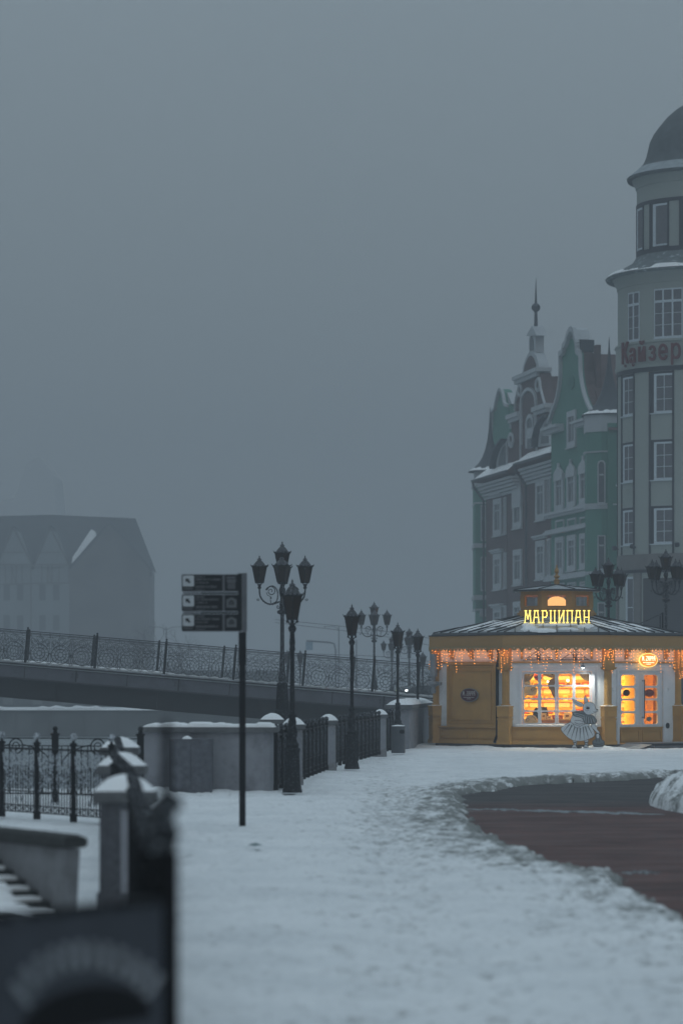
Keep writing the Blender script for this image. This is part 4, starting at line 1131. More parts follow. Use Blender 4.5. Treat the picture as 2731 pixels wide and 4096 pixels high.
t = thing('embankment_building', 'long low grey building behind the far quay, seen under the bridge', 'building', (-20, 245, 0))
MB().box(-80, -4.5, 245, 262, -.1, 3.0).build('wall', mat('emb_wall', (.13, .14, .145), .9, .25, .15, stain=(.10, .105, .11), sscale=.3), t)
mb = MB()
for i in range(30): mb.box(-78 + i * 2.4, -77.2 + i * 2.4, 244.9, 245, .2, 2.2)
mb.build('window_strip', mat('emb_win', (.19, .2, .205), .6, .2, .2), t)
t = thing('embankment_fence', 'pale panel fence on the far bank below the lower end of the bridge', 'fence', (-3, 238, 0))
mb = MB()
for i in range(14): mb.box(-6.5 + i * .62, -6.1 + i * .62, 238, 238.1, -.1, .9 + .15 * (i % 3))
mb.build('panel', mat('emb_panel', (.35, .38, .39), .7), t)
# ---------------------------------------------------------------- kiosk
BEFORE = set(o.name for o in COL.objects)
KC = Vector((6.19, 89.9, 0)); S8 = 2.93; AP = S8 / 2 * (1 + math.sqrt(2)); CR = S8 / 2 / math.sin(PI / 8)
kio = thing('kiosk', 'small eight-sided yellow kiosk with warm lit windows, fairy lights and a roof lantern', 'kiosk', KC)
def face(ang, ap=AP):
    n = Vector((math.cos(R(ang)), math.sin(R(ang)), 0)); t = Vector((-n.y, n.x, 0))
    return frame(KC + n * ap, t, n)                # local x along the face, local y outwards, z up
FRONT, LEFT, RIGHT = -90, -135, -45
ZT = 2.86
hx = S8 / 2
# walls, one part
wm = MB()
for k in range(8):
    ang = -90 + 45 * k; wm.M = face(ang)
    holes = []
    if ang == FRONT: holes = [rect(-.99, 1.0, .65, 2.19)]
    if ang == RIGHT: holes = [rect(-1.02, .83, .10, 2.19)]
    if ang == 0 + 45 * 0: pass
    wm.plate(rect(-hx, hx, 0, ZT + .3), holes, -.10, 0)
wm.build('wall', 'white', kio)
MB(Matrix.Translation(KC)).lathe([(CR - .1, .06), (CR - .1, .10)], n=8, rot=PI / 8).build('floor', mat('floor', (.45, .28, .14)), kio)
cm = mat('interior_cream', (.80, .56, .20), .7, .05)
cei = MB(Matrix.Translation(KC)).lathe([(CR - .15, 2.60), (CR - .15, 2.64)], n=8, rot=PI / 8); 
cei = MB()
o8 = [(CR * .97 * math.cos(PI / 8 + PI / 4 * i), CR * .97 * math.sin(PI / 8 + PI / 4 * i)) for i in range(8)]
i8 = [(.95 * math.cos(PI / 8 + PI / 4 * i), .95 * math.sin(PI / 8 + PI / 4 * i)) for i in range(8)]
cei.add([(KC.x + x, KC.y + y, 2.75) for x, y in o8] + [(KC.x + x, KC.y + y, 3.3) for x, y in i8], [(i, (i + 1) % 8, 8 + (i + 1) % 8, 8 + i) for i in range(8)])
cei.build('ceiling', cm, kio)
MB(Matrix.Translation(KC)).lathe([(CR + .04, -.3), (CR + .04, .085)], n=8, rot=PI / 8).build('foundation', 'stonebase', kio)
# wainscot and friezes
wa = MB(); 
for ang in (FRONT, LEFT, RIGHT, 0, 180, 45, 90, 135):
    wa.M = face(ang)
    if ang == RIGHT: segs = []
    else: segs = [(-hx, hx)]
    for a, b in segs:
        wa.box(a + .0, b - .0, .002, .05, .087, .60)
        wa.box(a, b, .002, .09, .087, .20)
        wa.box(a, b, .002, .10, .56, .60)
        mid = (a + b) / 2 if ang != FRONT else .15
        for p0, p1 in ((a + .25, mid - .08), (mid + .08, b - .25)):
            for bx in ((p0, p1, .25, .265), (p0, p1, .50, .515), (p0, p0 + .015, .265, .50), (p1 - .015, p1, .265, .50)): wa.box(bx[0], bx[1], .0505, .068, bx[2], bx[3])
wa.build('wainscot', 'ochre', kio)
fz = MB()
for ang in (FRONT, LEFT, RIGHT, 0, 180):
    fz.M = face(ang); fz.box(-hx, hx, .002, .05, 2.43, 2.48)
fz.build('frieze_rail', 'ochre', kio)
# small brackets under the eave
bk = MB()
for ang in (FRONT, LEFT, RIGHT):
    fm = face(ang)
    for x in (-1.0, 0.0, 1.0) if ang == FRONT else (-.75, .1, .9):
        bk = MB(fm); bk.box(x - .035, x + .035, .003, .10, 2.55, 2.86); bk.box(x - .03, x + .03, .10, .17, 2.62, 2.68); bk.box(x - .03, x + .03, .10, .2, 2.74, 2.86); bk.build('bracket', 'ochre', kio)
# timber gable pattern painted boards on the front frieze
tg = MB(face(FRONT)); dk_t = mat('frieze_timber', (.06, .045, .045), .7)
for c_ in (-.52, .52):
    tg.bar((c_ - .44, .012, 2.50), (c_, .012, 2.80), .012); tg.bar((c_, .012, 2.80), (c_ + .44, .012, 2.50), .012)
    tg.bar((c_ - .40, .012, 2.53), (c_ + .40, .012, 2.53), .02); tg.bar((c_ - .30, .012, 2.58), (c_ + .30, .012, 2.58), .012)
    tg.box(c_ - .05, c_ + .05, .003, .02, 2.50, 2.66); tg.bar((c_ - .09, .012, 2.67), (c_ + .09, .012, 2.67), .018)
    tg.bar((c_ - .06, .012, 2.68), (c_, .012, 2.76), .01); tg.bar((c_ + .06, .012, 2.68), (c_, .012, 2.76), .01)
tg.build('frieze_timber', dk_t, kio)

# columns
def column_mb(M_):
    parts = []
    mb = MB(M_)
    def b(w, z0, z1): mb.box(-w, w, -w, w, z0, z1)
    b(.205, .09, .20); b(.18, .20, .80); b(.20, .80, .84); b(.17, .84, .88); b(.195, .88, 1.08); b(.205, 1.08, 1.10); b(.195, 1.10, 1.16); b(.21, 1.16, 1.195)
    mb.box(-.12, .12, .1805, .19, .28, .72); mb.box(-.10, .10, .1955, .21, .92, 1.05)
    parts.append(('pedestal', mb, 'ochre'))
    mb = MB(M_); n = 16; prof = []
    vs = []; fs = []
    N = 64
    for z in (1.195, 2.22):
        for i in range(N):
            a = 2 * PI * i / N; r = .108 - .010 * (1 if (i % 4) in (1, 2) else 0)
            vs.append((r * math.cos(a), r * math.sin(a), z))
    fs = [(i, (i + 1) % N, N + (i + 1) % N, N + i) for i in range(N)]
    mb.add(vs, fs); mb.lathe([(.115, 1.195), (.14, 1.2), (.14, 1.24), (.115, 1.25)], n=20)
    parts.append(('shaft', mb, 'ochre'))
    mb = MB(M_)
    def b2(w, z0, z1): mb.box(-w, w, -w, w, z0, z1)
    b2(.14, 2.2205, 2.25); b2(.18, 2.25, 2.285); b2(.20, 2.285, 2.31); b2(.155, 2.31, 2.90)
    parts.append(('capital', mb, 'ochre'))
    return parts
for k in range(8):
    a = -90 - 22.5 + 45 * k
    n = Vector((math.cos(R(a)), math.sin(R(a)), 0)); t_ = Vector((-n.y, n.x, 0))
    fm = frame(KC + n * (CR + .0), t_, n)
    cparts = column_mb(fm)
    root = cparts[0][1].build('column', 'ochre', kio)
    cparts[1][1].build('shaft', 'ochre', root, smooth=True); cparts[2][1].build('capital', 'ochre', root)
    MB(fm).grid([[(x * .2, y * .2, 1.197 + .022 * (1 - max(abs(x), abs(y)) ** 4)) for x in (-1, -.9, 0, .9, 1)] for y in (-1, -.9, 0, .9, 1)]).build('snow', 'snow', root, smooth=True)

# fascia
FS = 3.11; FA = FS / 2 * (1 + math.sqrt(2)); FR = FS / 2 / math.sin(PI / 8)
MB(Matrix.Translation(KC)).lathe([(FR - .08, 2.89), (FR, 2.89), (FR, 3.23), (FR - .08, 3.23)], n=8, rot=PI / 8, caps=False).build('fascia', 'ochre2', kio)
MB(Matrix.Translation(KC)).lathe([(FR - .3, 2.93), (FR - .02, 2.93)], n=8, rot=PI / 8, caps=False).build('soffit', 'ochre', kio)
MB(Matrix.Translation(KC)).lathe([(FR - .06, 3.232), (FR + .025, 3.232), (FR + .025, 3.262), (FR - .06, 3.262)], n=8, rot=PI / 8, caps=False).build('gutter', 'roofdark', kio)
MB(Matrix.Translation(KC)).lathe([(FR - .06, 3.263), (FR - .12, 3.33)], n=8, rot=PI / 8, caps=False).build('gutter_lip', 'roofdark', kio)
lt = mat('lace', (.30, .22, .10), .7, .05)
for ang in (FRONT, LEFT, RIGHT, 0, 180):
    fm = face(ang, FA + .004); lace = MB(fm)
    n = 20 if ang != FRONT else 14; w = FS / n; pts = [(FS / 2, 2.93), (-FS / 2, 2.93)]; holes = []
    for i in range(n):
        c_ = -FS / 2 + w * (i + .5)
        pts += [(c_ - w * .48 , 2.86)] + [(c_ + w * .36 * math.cos(PI + PI * j / 6), 2.86 + .065 * math.sin(PI + PI * j / 6)) for j in range(7)] + [(c_ + w * .48, 2.86)]
        holes.append(circle(c_, 2.865, .018, 6)); 
    pts[0] = (FS / 2, 2.93)
    lace.plate(pts, holes, 0, .012); lace.build('lace_trim', lt, kio)

# main roof
ri, ro = 1.30, FR - .13
MB(Matrix.Translation(KC)).lathe([(ro, 3.30), (ro, 3.325), (ri * .92, 3.86), (ri * .8, 3.86)], n=8, rot=PI / 8, caps=False).build('roof', 'roofmetal', kio)
rb = MB(Matrix.Translation(KC))
apo, api = ro * math.cos(PI / 8), ri * .92 * math.cos(PI / 8)
for k in range(8):
    an_ = PI / 4 * k; n_ = Vector((math.cos(an_), math.sin(an_), 0)); t_ = Vector((-n_.y, n_.x, 0))
    # hip
    a = an_ + PI / 8
    rb.bar((ro * math.cos(a), ro * math.sin(a), 3.335), (ri * .92 * math.cos(a), ri * .92 * math.sin(a), 3.87), .04, .035)
    for j in range(-3, 4):
        x = j * .40
        half_o = ro * math.sin(PI / 8)
        if abs(x) > half_o - .05: continue
        # seam runs straight up slope until it meets the hip
        half_i = ri * .92 * math.sin(PI / 8)
        if abs(x) <= half_i: f_ = 1.0
        else: f_ = (half_o - abs(x)) / (half_o - half_i)
        p0 = n_ * apo + t_ * x; p1 = n_ * (apo + (api - apo) * f_) + t_ * x
        rb.bar((p0.x, p0.y, 3.345), (p1.x, p1.y, 3.345 + .535 * f_), .022, .035)
rb.build('seam_ribs', 'roofdark', kio)
# snow lying on the roof
def roof_pt(x, f_):  # on the front slope
    return Vector((KC.x + x, KC.y - (apo + (api - apo) * f_), 3.325 + .535 * f_))
sb = MB()
def blob(cx, f0, rx, rf, h_, seed, ang=0):
    rr = random.Random(seed); n = 18; rows = []
    rad = [1 + .3 * rr.uniform(-1, 1) for _ in range(n)]
    M_ = Matrix.Translation(KC) @ Matrix.Rotation(R(ang), 4, 'Z') @ Matrix.Translation(-KC)
    for q in (1.0, .93, .75, .4, .02):
        row = []
        for i in range(n + 1):
            a = 2 * PI * i / n; r = rad[i % n] * q
            p = roof_pt(cx + rx * r * math.cos(a), f0 + rf * r * math.sin(a)); p.z += h_ * (1 - q ** 4) ** .5 + .004; row.append(M_ @ p)
        rows.append(row)
    sb.grid(rows)
blob(-.80, .16, .22, .15, .07, 1); blob(-.85, .38, .16, .12, .05, 2); blob(-.35, .015, .30, .06, .09, 3); blob(.33, .12, .28, .05, .06, 4); blob(.85, .30, .22, .12, .05, 5)
blob(.0, .40, .6, .06, .04, 6); blob(-.1, .02, .12, .05, .05, 9)
rr = random.Random(5)
for ang in (45, -45, 90, -90):
    for i in range(14): blob(rr.uniform(-.9, .9), rr.uniform(.15, .6), rr.uniform(.07, .16), rr.uniform(.08, .2), .02, i + 20, ang)
sb.build('roof_snow', 'snow', kio, smooth=True)
# vent pipe stubs on the roof beside the sign
MB().bar((KC.x + .63, KC.y - 2.62, 3.45), (KC.x + .63, KC.y - 2.62, 3.66), .05).build('roof_vent', 'roofdark', kio)

# cupola
cu_ = MB(Matrix.Translation(KC)); 
cu_.lathe([(1.27, 3.84), (1.27, 3.95), (1.22, 3.96), (1.20, 4.02), (1.12, 4.03), (1.12, 4.07)], n=8, rot=PI / 8, caps=False)
cup = cu_.build('cupola', 'ochre2', kio)
ap_c = 1.07
for k in range(8):
    ang = -90 + 45 * k
    fm = face(ang, ap_c); s_ = ap_c / (1 + math.sqrt(2))
    mb = MB(fm); mb.plate(rect(-s_, s_, 4.04, 4.60), [rect(-.265, .265, 4.15, 4.46)], -.05, 0)
    mb.box(-.30, .30, .001, .018, 4.13, 4.15); mb.box(-.30, .30, .001, .018, 4.46, 4.48); mb.box(-.30, -.28, .001, .018, 4.15, 4.46); mb.box(.28, .30, .001, .018, 4.15, 4.46)
    mb.build('cupola_wall', 'ochre2', cup)
    MB(fm).box(-.263, .263, -.035, -.03, 4.152, 4.458).build('cupola_pane', glassmat('pane_clear') if k == 0 else 'pane_c', cup) if False else None
    if k == 0: M['pane_c'] = glassmat('pane_clear', (.9, .9, .9), .10)
    MB(fm).box(-.263, .263, -.035, -.030, 4.152, 4.458).build('cupola_pane', 'pane_c', cup)
MB(Matrix.Translation(KC)).lathe([(1.36, 4.585), (1.39, 4.60), (1.39, 4.63), (1.30, 4.645), (.09, 4.80), (.001, 4.80)], n=8, rot=PI / 8).build('cupola_roof', 'roofmetal', cup)
hp = MB(Matrix.Translation(KC))
for k in range(8):
    a = PI / 4 * k + PI / 8; hp.bar((1.38 * math.cos(a), 1.38 * math.sin(a), 4.645), (.08 * math.cos(a), .08 * math.sin(a), 4.81), .035, .03)
hp.lathe([(1.393, 4.585), (1.40, 4.61), (1.393, 4.64)], n=8, rot=PI / 8, caps=False)
hp.build('cupola_ribs', 'roofdark', cup)
MB(Matrix.Translation(KC)).lathe([(.08, 4.80), (.08, 4.93), (.10, 4.94), (.05, 4.97), (.045, 5.0), (.09, 5.04), (.09, 5.06), (.045, 5.09), (.04, 5.14), (.065, 5.18), (.07, 5.22), (.045, 5.29), (.02, 5.34), (.03, 5.37), (.001, 5.41)], n=10).build('finial', 'ochre2', cup)
# hanging globe seen in the roof lantern
gl = emat('lamp_globe', (1.0, .50, .16), 1.3)
t = thing('pendant_lamp', 'large warm glowing pendant lamp inside the kiosk roof lantern', 'lamp', KC + Vector((0, 0, 4.1)))
MB(Matrix.Translation(KC + Vector((0, -.35, 0)))).lathe([(.33, 4.05), (.34, 4.16), (.30, 4.30), (.20, 4.40), (.06, 4.44), (.001, 4.44)], n=20).build('shade', gl, t, smooth=True)
MB(Matrix.Translation(KC + Vector((0, -.35, 0)))).lathe([(.01, 4.44), (.01, 4.64)], n=6).build('cord', 'black', t)

# front window
WM = M['whitepaint']
win = MB(face(FRONT))
win.box(-1.08, 1.09, .002, .035, 2.19, 2.27); win.box(-1.08, -.992, .002, .035, .60, 2.19); win.box(1.002, 1.09, .002, .035, .60, 2.19)
wino = win.build('window', 'whitepaint', kio)
def lat(fm, name, x0, x1, z0, z1, cols, rows_, parent, rad=.05, y0=-.05, y1=-.02):
    hs = [rrect(a, b, c, d, rad) for a, b in cols for c, d in rows_]
    return MB(fm).plate(rect(x0, x1, z0, z1), hs, y0, y1).build(name, 'whitepaint', parent)
X = lambda x: (x - 799) * .004734
Zf = lambda y: (1125 - y) * .004734
rows_ = [(Zf(b), Zf(a)) for a, b in ((677, 745), (754, 824), (833, 899), (908, 977))]
ff = face(FRONT)
lat(ff, 'sash', -.985, X(799), .655, 2.185, [(X(601), X(685)), (X(705), X(788))], rows_, wino)
lat(ff, 'sash', X(800.5), .995, .655, 2.185, [(X(810), X(894)), (X(912), X(997))], rows_, wino)
fr2 = MB(ff)
for a, b in ((-.985, X(799)), (X(800.5), .995)):
    fr2.box(a + .03, b - .03, -.0195, -.012, .68, .695); fr2.box(a + .03, b - .03, -.0195, -.012, 2.145, 2.16)
    fr2.box(a + .03, a + .042, -.0195, -.012, .695, 2.145); fr2.box(b - .042, b - .03, -.0195, -.012, .695, 2.145)
fr2.build('sash_bead', 'whitepaint', wino)
MB(ff).box(-.985, .995, -.07, -.065, .655, 2.185).build('pane', 'pane_c', wino)
sl = MB(ff).box(-1.2, 1.2, .002, .12, .602, .64); sl.build('sill', 'whitepaint', wino)
MB(ff).grid([[(x, y, .642 + .02 * (1 - abs(y - .06) / .06) + .008 * _tab[int((x + 2) * 20) % 256, 8]) for y in (.004, .03, .06, .09, .118)] for x in [-1.18 + 2.36 * i / 40 for i in range(41)]]).build('sill_snow', 'snow', wino, smooth=True)

# left face: big ochre panel
lf = face(LEFT); XL = lambda x: (x - 280) / 210 * hx; ZL = lambda y: (1122 - y) * .0048
pn = MB(lf)
def ringbox(mb, x0, x1, z0, z1, w, y0, y1):
    mb.box(x0, x1, y0, y1, z1 - w, z1); mb.box(x0, x1, y0, y1, z0, z0 + w); mb.box(x0, x0 + w, y0, y1, z0 + w, z1 - w); mb.box(x1 - w, x1, y0, y1, z0 + w, z1 - w)
pn.box(XL(142), XL(440), .002, .03, ZL(998), ZL(610))
ringbox(pn, XL(142), XL(440), ZL(998), ZL(610), .07, .0305, .065)
ringbox(pn, XL(158), XL(425), ZL(980), ZL(632), .025, .0305, .05)
ringbox(pn, XL(166), XL(410), ZL(960), ZL(655), .03, .0305, .055)
pn.build('blind_panel', 'ochre', kio)
# strokes for lettering
GLY = {
 'М': [((.05, 0), (.17, 1)), ((.17, 1), (.5, .32)), ((.5, .32), (.83, 1)), ((.83, 1), (.95, 0))],
 'А': [((.08, 0), (.30, 1)), ((.30, 1), (.70, 1)), ((.70, 1), (.92, 0)), ((.2, .45), (.8, .45))],
 'Р': [((.2, 0), (.2, 1)), ((.2, 1), (.7, 1)), ((.7, 1), (.85, .82)), ((.85, .82), (.85, .6)), ((.85, .6), (.68, .45)), ((.68, .45), (.2, .45))],
 'Ц': [((.15, 1), (.15, 0)), ((.15, 0), (.95, 0)), ((.75, 1), (.75, 0)), ((.95, 0), (.98, -.1)), ((.98, -.1), (.85, -.18))],
 'И': [((.15, 1), (.15, 0)), ((.15, .05), (.85, .95)), ((.85, 1), (.85, 0))],
 'П': [((.15, 0), (.15, 1)), ((.15, 1), (.85, 1)), ((.85, 1), (.85, 0))],
 'Н': [((.15, 0), (.15, 1)), ((.85, 0), (.85, 1)), ((.15, .45), (.85, .45))],
 'Z': [((.1, 1), (.9, 1)), ((.9, 1), (.1, 0)), ((.1, 0), (.9, 0))],
 '.': [((.4, 0), (.4, .08))], ',': [],
 '0': [((.2, 0), (.8, 0)), ((.8, 0), (.8, 1)), ((.8, 1), (.2, 1)), ((.2, 1), (.2, 0))],
 '9': [((.8, 0), (.8, 1)), ((.8, 1), (.2, 1)), ((.2, 1), (.2, .5)), ((.2, .5), (.8, .5))],
 '2': [((.2, .95), (.8, .95)), ((.8, .95), (.8, .55)), ((.8, .55), (.2, 0)), ((.2, 0), (.85, 0))],
 '-': [((.2, .5), (.8, .5))],
}
GLY['M'] = GLY['М']; GLY['A'] = GLY['А']; GLY['P'] = GLY['Р']
def write(mb, text, x0, z0, lw, lh, gap, th, y, dy, serif=0.0):
    for i, ch in enumerate(text):
        ox = x0 + i * (lw + gap)
        for (a, b) in GLY[ch]:
            p = (ox + a[0] * lw, y, z0 + a[1] * lh); q = (ox + b[0] * lw, y, z0 + b[1] * lh)
            d = Vector(q) - Vector(p); d = d.normalized() * th * .5 if d.length > 0 else Vector((0, 0, 0))
            mb.bar(Vector(p) - d, Vector(q) + d, dy, th, up=(0, 1, 0)) if False else mb.bar(Vector(p) - d, Vector(q) + d, th, dy, up=(0, 1, 0))
        if serif:
            ends = set()
            for (a, b) in GLY[ch]:
                for e in (a, b):
                    if e[1] in (0, 1) and abs(a[0] - b[0]) < .3 and abs(a[1] - b[1]) > .5: ends.add(e)
            for e in ends:
                mb.box(ox + e[0] * lw - serif, ox + e[0] * lw + serif, y - dy * .45, y + dy * .45, z0 + e[1] * lh - th * .45, z0 + e[1] * lh + th * .45)
maroon = mat('maroon', (.07, .012, .022), .5, .1); printm = mat('print_grey', (.40, .38, .36), .6)
def oval_sign(name, fm, cx, cz, rx, rz, face_m, rim_m, text_m, lh, par=None, yo=.06, label=None):
    if label: t = thing(name, label, 'sign', fm @ Vector((cx, yo, cz)))
    else: t = par
    b = MB(fm).plate(circle(cx, cz, rx, 32, rz), [], yo, yo + .03).build('rim', rim_m, t)
    MB(fm).plate(circle(cx, cz, rx * .92, 32, rz * .90), [], yo + .0305, yo + .036).build('face', face_m, t)
    mb = MB(fm); lw = rx * .17
    n = 7; tot = n * lw * 1.0 + (n - 1) * lw * .2
    write(mb, 'M.ZAPPA', cx - tot / 2, cz + rz * -.05, lw, lh, lw * .2, lw * .24, yo + .040, .006)
    for j, wd in ((-.34, .62), (-.56, .25)):
        k = int(wd * 22); 
        for i in range(k): mb.box(cx - rx * wd + 2 * rx * wd * i / k, cx - rx * wd + 2 * rx * wd * (i + .72) / k, yo + .037, yo + .042, cz + rz * (j - .05), cz + rz * (j + .05))
    mb.build('lettering', text_m, t)
    return t
oval_sign('oval_sign', lf, XL(284), ZL(808), .375, .20, maroon, mat('rim_grey', (.16, .17, .16), .5), printm, .12, label='dark maroon oval sign with grey M. ZAPPA lettering on the ochre blind panel')
rf_ = face(RIGHT); XR = lambda x: (x - 1316) / 208.5 * hx; ZR = lambda y: (1122 - y) * .0048
oval_sign('oval_light_sign', rf_, XR(1320), ZR(597), .39, .205, emat('sign_orange', (1.0, .17, .012), 1.25), emat('sign_rim', (1.0, .62, .16), 1.3),
          emat('sign_white', (1.0, .80, .55), 1.4), .12, yo=.16, label='glowing orange oval sign reading M. ZAPPA above the kiosk door')

# doors
MB(rf_).plate(rect(XR(1158), XR(1442), .095, ZR(648)), [rect(XR(1172), XR(1434), .10, ZR(660))], .002, .03).build('door_frame', 'whitepaint', kio)
def door(x0, x1, c0, c1, name):
    rws = [(ZR(b), ZR(a)) for a, b in ((686, 752), (764, 829), (840, 905), (917, 984))]
    root = lat(rf_, 'door', x0, x1, ZR(1002), ZR(661), [(c0, c1)], rws, kio, .07, -.05, -.01)
    b = MB(rf_); b.box(x0, x1, -.05, -.008, .105, ZR(1003)); ringbox(b, x0 + .06, x1 - .06, .17, ZR(1018), .035, -.0075, .02); b.box(x0, x1, -.0075, .025, ZR(1008), ZR(1001)); b.box(x0, x1, -.0075, .02, .105, .15)
    b.build('lower_panel', 'ochre', root)
    MB(rf_).box(x0 + .01, x1 - .01, -.07, -.065, ZR(1002), ZR(661) - .01).build('pane', 'pane_c', root)
    g = MB(rf_); ringbox(g, x0 + .05, x1 - .05, ZR(992), ZR(672), .012, -.0095, .002); g.build('door_bead', 'whitepaint', root)
    return root
dl = door(XR(1173), XR(1302), XR(1188), XR(1271), 'door'); dr = door(XR(1303.5), XR(1433), XR(1323), XR(1405), 'door')
hd = MB(rf_); hd.tube([(XR(1311), .09, ZR(715)), (XR(1311), .09, ZR(950))], .016, 8); hd.bar((XR(1311), -.01, ZR(722)), (XR(1311), .09, ZR(722)), .02); hd.bar((XR(1311), -.01, ZR(942)), (XR(1311), .09, ZR(942)), .02)
hd.build('handle', mat('steel', (.09, .09, .09), .35, metal=.6), dr)
hg = MB(rf_)
for y in (690, 800, 985): hg.box(XR(1432), XR(1439), -.01, .035, ZR(y + 14), ZR(y - 8))
hg.build('hinge', 'whitepaint', dr)
brown = mat('sticker_brown', (.03, .012, .006), .6); mar2 = mat('sticker_maroon', (.16, .03, .025), .6); gry = mat('sticker_grey', (.16, .16, .14), .6)
MB(rf_).plate(circle(XR(1226), ZR(794), .15, 24, .095), [], -.064, -.06).build('sticker', brown, dl)
so = MB(rf_).plate(circle(XR(1362), ZR(796), .20, 28, .115), [], -.064, -.06).build('sticker', mar2, dr)
mb = MB(rf_); write(mb, 'M.ZAPPA', XR(1362) - .14, ZR(796), .034, .05, .007, .008, -.057, .003); mb.build('sticker_lettering', mat('pinkprint', (.35, .16, .12), .6), so)
MB(rf_).plate(circle(XR(1361), ZR(953), .12, 24, .065), [], -.064, -.06).build('sticker', gry, dr)
mb = MB(rf_); write(mb, '09-22', XR(1362) - .14, ZR(862), .045, .07, .014, .011, -.060, .004)
for j in range(3): mb.box(XR(1362) - .07, XR(1362) + .07, -.062, -.058, ZR(872 + j * 10), ZR(869 + j * 10))
mb.build('opening_hours', mat('hours_print', (.35, .25, .22), .6), dr)
mb = MB(rf_).plate(circle(XR(1463), ZR(995), .075, 20, .085), [], .002, .02); v = mb.build('vent_grille', 'lamproof', kio)
mb = MB(rf_)
for i in range(6): mb.box(XR(1463) - .06, XR(1463) + .06, .0205, .028, ZR(995) - .06 + i * .022, ZR(995) - .052 + i * .022)
mb.build('vent_slats', 'iron', v)
for x in (1138, 1468): MB(rf_).box(XR(x - 4), XR(x + 4), .002, .03, ZR(782), ZR(765)).build('switch_box', 'whitepaint', kio)
# white side step and platform before the door
ps = mat('platform_stone', (.10, .11, .12), .7, .3, 5)
t = thing('door_step', 'low dark stone platform with snowy edge before the kiosk door', 'step', rf_ @ Vector((0, .6, 0)))
mb = MB(rf_); mb.box(-.9, 2.6, .12, 1.3, -.1, .05); mb.build('lower_step', ps, t)
mb = MB(rf_); mb.box(-.6, 2.5, .11, 1.02, .051, .115); mb.build('upper_step', 'roofdark', t)
mb = MB(rf_); mb.add([(-1.5, .2, -.02), (-.9, .2, .12), (-.9, 1.2, .10), (-1.5, 1.3, -.02)], [(0, 1, 2, 3)]); mb.box(-.9, 2.4, .15, .75, .116, .14); mb.build('trodden_snow', mat('trodden', (.36, .36, .36), .9, .2, 4, .4), t)

# downpipe and flue
dp = MB(lf); x_ = XL(456)
dp.tube([(x_, .07, 2.86), (x_, .07, 2.42), (x_ - .01, .10, 2.36), (x_ - .01, .10, .35), (x_ + .0, .22, .14)], .045, 8); dp.build('downpipe', 'black', kio, smooth=True)
fl = MB(lf); xf = XL(88)
fl.tube([(xf, .24, 2.72), (xf, .24, 2.05)], .11, 14); fl.tube([(xf, .24, 2.05), (xf, .24, 1.55)], .06, 12)
fl.lathe([(.06, 1.93), (.16, 1.90), (.17, 1.84), (.13, 1.78), (.06, 1.75)], (xf, .24, 0), 16); fl.lathe([(.06, 1.68), (.075, 1.66), (.075, 1.60), (.06, 1.58)], (xf, .24, 0), 12)
fl.bar((xf, .24, 1.85), (xf + .3, .24, 1.85), .05); fl.box(xf + .25, xf + .33, .2, .28, 1.79, 1.88)
fl.build('flue_pipe', mat('steel_duct', (.24, .26, .28), .4, .15, 4, metal=.3), kio, smooth=True)

# roof sign
sgy = emat('neon_yellow', (1.0, .74, .16), 1.35); sge = emat('neon_edge', (.85, .33, .02), .8)
D_ = 87.5; s_ = D_ / F
xa = P(2097.5, 0, D_).x - .08; xb = P(2357, 0, D_).x - .08; zb = H + (HY - (2250 + 366 * .6575)) * s_; zt_ = H + (HY - (2250 + 293 * .6575)) * s_
t = thing('roof_sign', 'glowing yellow letters spelling МАРЦИПАН standing on the kiosk roof', 'sign', ((xa + xb) / 2, D_, zb))
n = 8; gap = .055; lw = ((xb - xa) - gap * (n - 1)) / n
for i, ch in enumerate('МАРЦИПАН'):
    mb = MB(); write(mb, ch, xa + i * (lw + gap), zb, lw, zt_ - zb, 0, .029, D_, .05, serif=.036)
    lo = mb.build('letter', sgy, t)
mb = MB()
for x in (-.62, -.1, .62):
    mb.bar((KC.x + x, D_ + .02, 3.42), (KC.x + x, D_ + .02, zt_ - .03), .03); mb.bar((KC.x + x, D_ + .02, zb + .12), (KC.x + x, D_ + .5, 3.55), .02)
mb.box(xa, xb, D_ + .03, D_ + .045, zb + .06, zb + .08); mb.box(xa, xb, D_ + .03, D_ + .045, zt_ - .07, zt_ - .05)
mb.build('frame', 'roofdark', t)

# interior -------------------------------------------------------
def warm_light(name, loc, energy, size, col=(1, .60, .07), rot=(0, 0, 0), typ='AREA'):
    l = bpy.data.lights.new(name, typ); l.energy = energy; l.color = col
    if typ == 'AREA': l.size = size
    else: l.shadow_soft_size = size
    o = bpy.data.objects.new(name, l); COL.objects.link(o); o.location = loc; o.rotation_euler = rot
    return o
warm_light('shop_light', KC + Vector((0, -.4, 2.6)), 250, 1.6)
wl = warm_light('cutout_fill_light', face(FRONT) @ Vector((0, -.115, 2.3)), 26, .1); wl.data.shape = 'RECTANGLE'; wl.data.size = 1.9; wl.data.size_y = .05  # unseen fill strip added at the window head to brighten the cutouts
warm_light('shop_light', KC + Vector((-1.6, .9, 2.5)), 115, .9)
warm_light('shop_light', KC + Vector((1.7, .9, 2.5)), 115, .9)
warm_light('roof_lantern_light', KC + Vector((0, 0, 4.25)), 5, .2, (1, .42, .1), typ='POINT')
bulb = emat('shop_bulb', (1.0, .80, .45), 6.0)
shm = mat('shelf_cream', (.80, .54, .18), .6, .05); 
prods = [mat('box_red', (.45, .05, .03), .5), mat('box_yellow', (.80, .50, .12), .5), mat('box_cream', (.85, .70, .45), .5), mat('box_brown', (.22, .09, .03), .5), mat('box_orange', (.75, .26, .05), .5)]
lampglow = emat('shelf_glow', (1.0, .66, .14), 1.05)
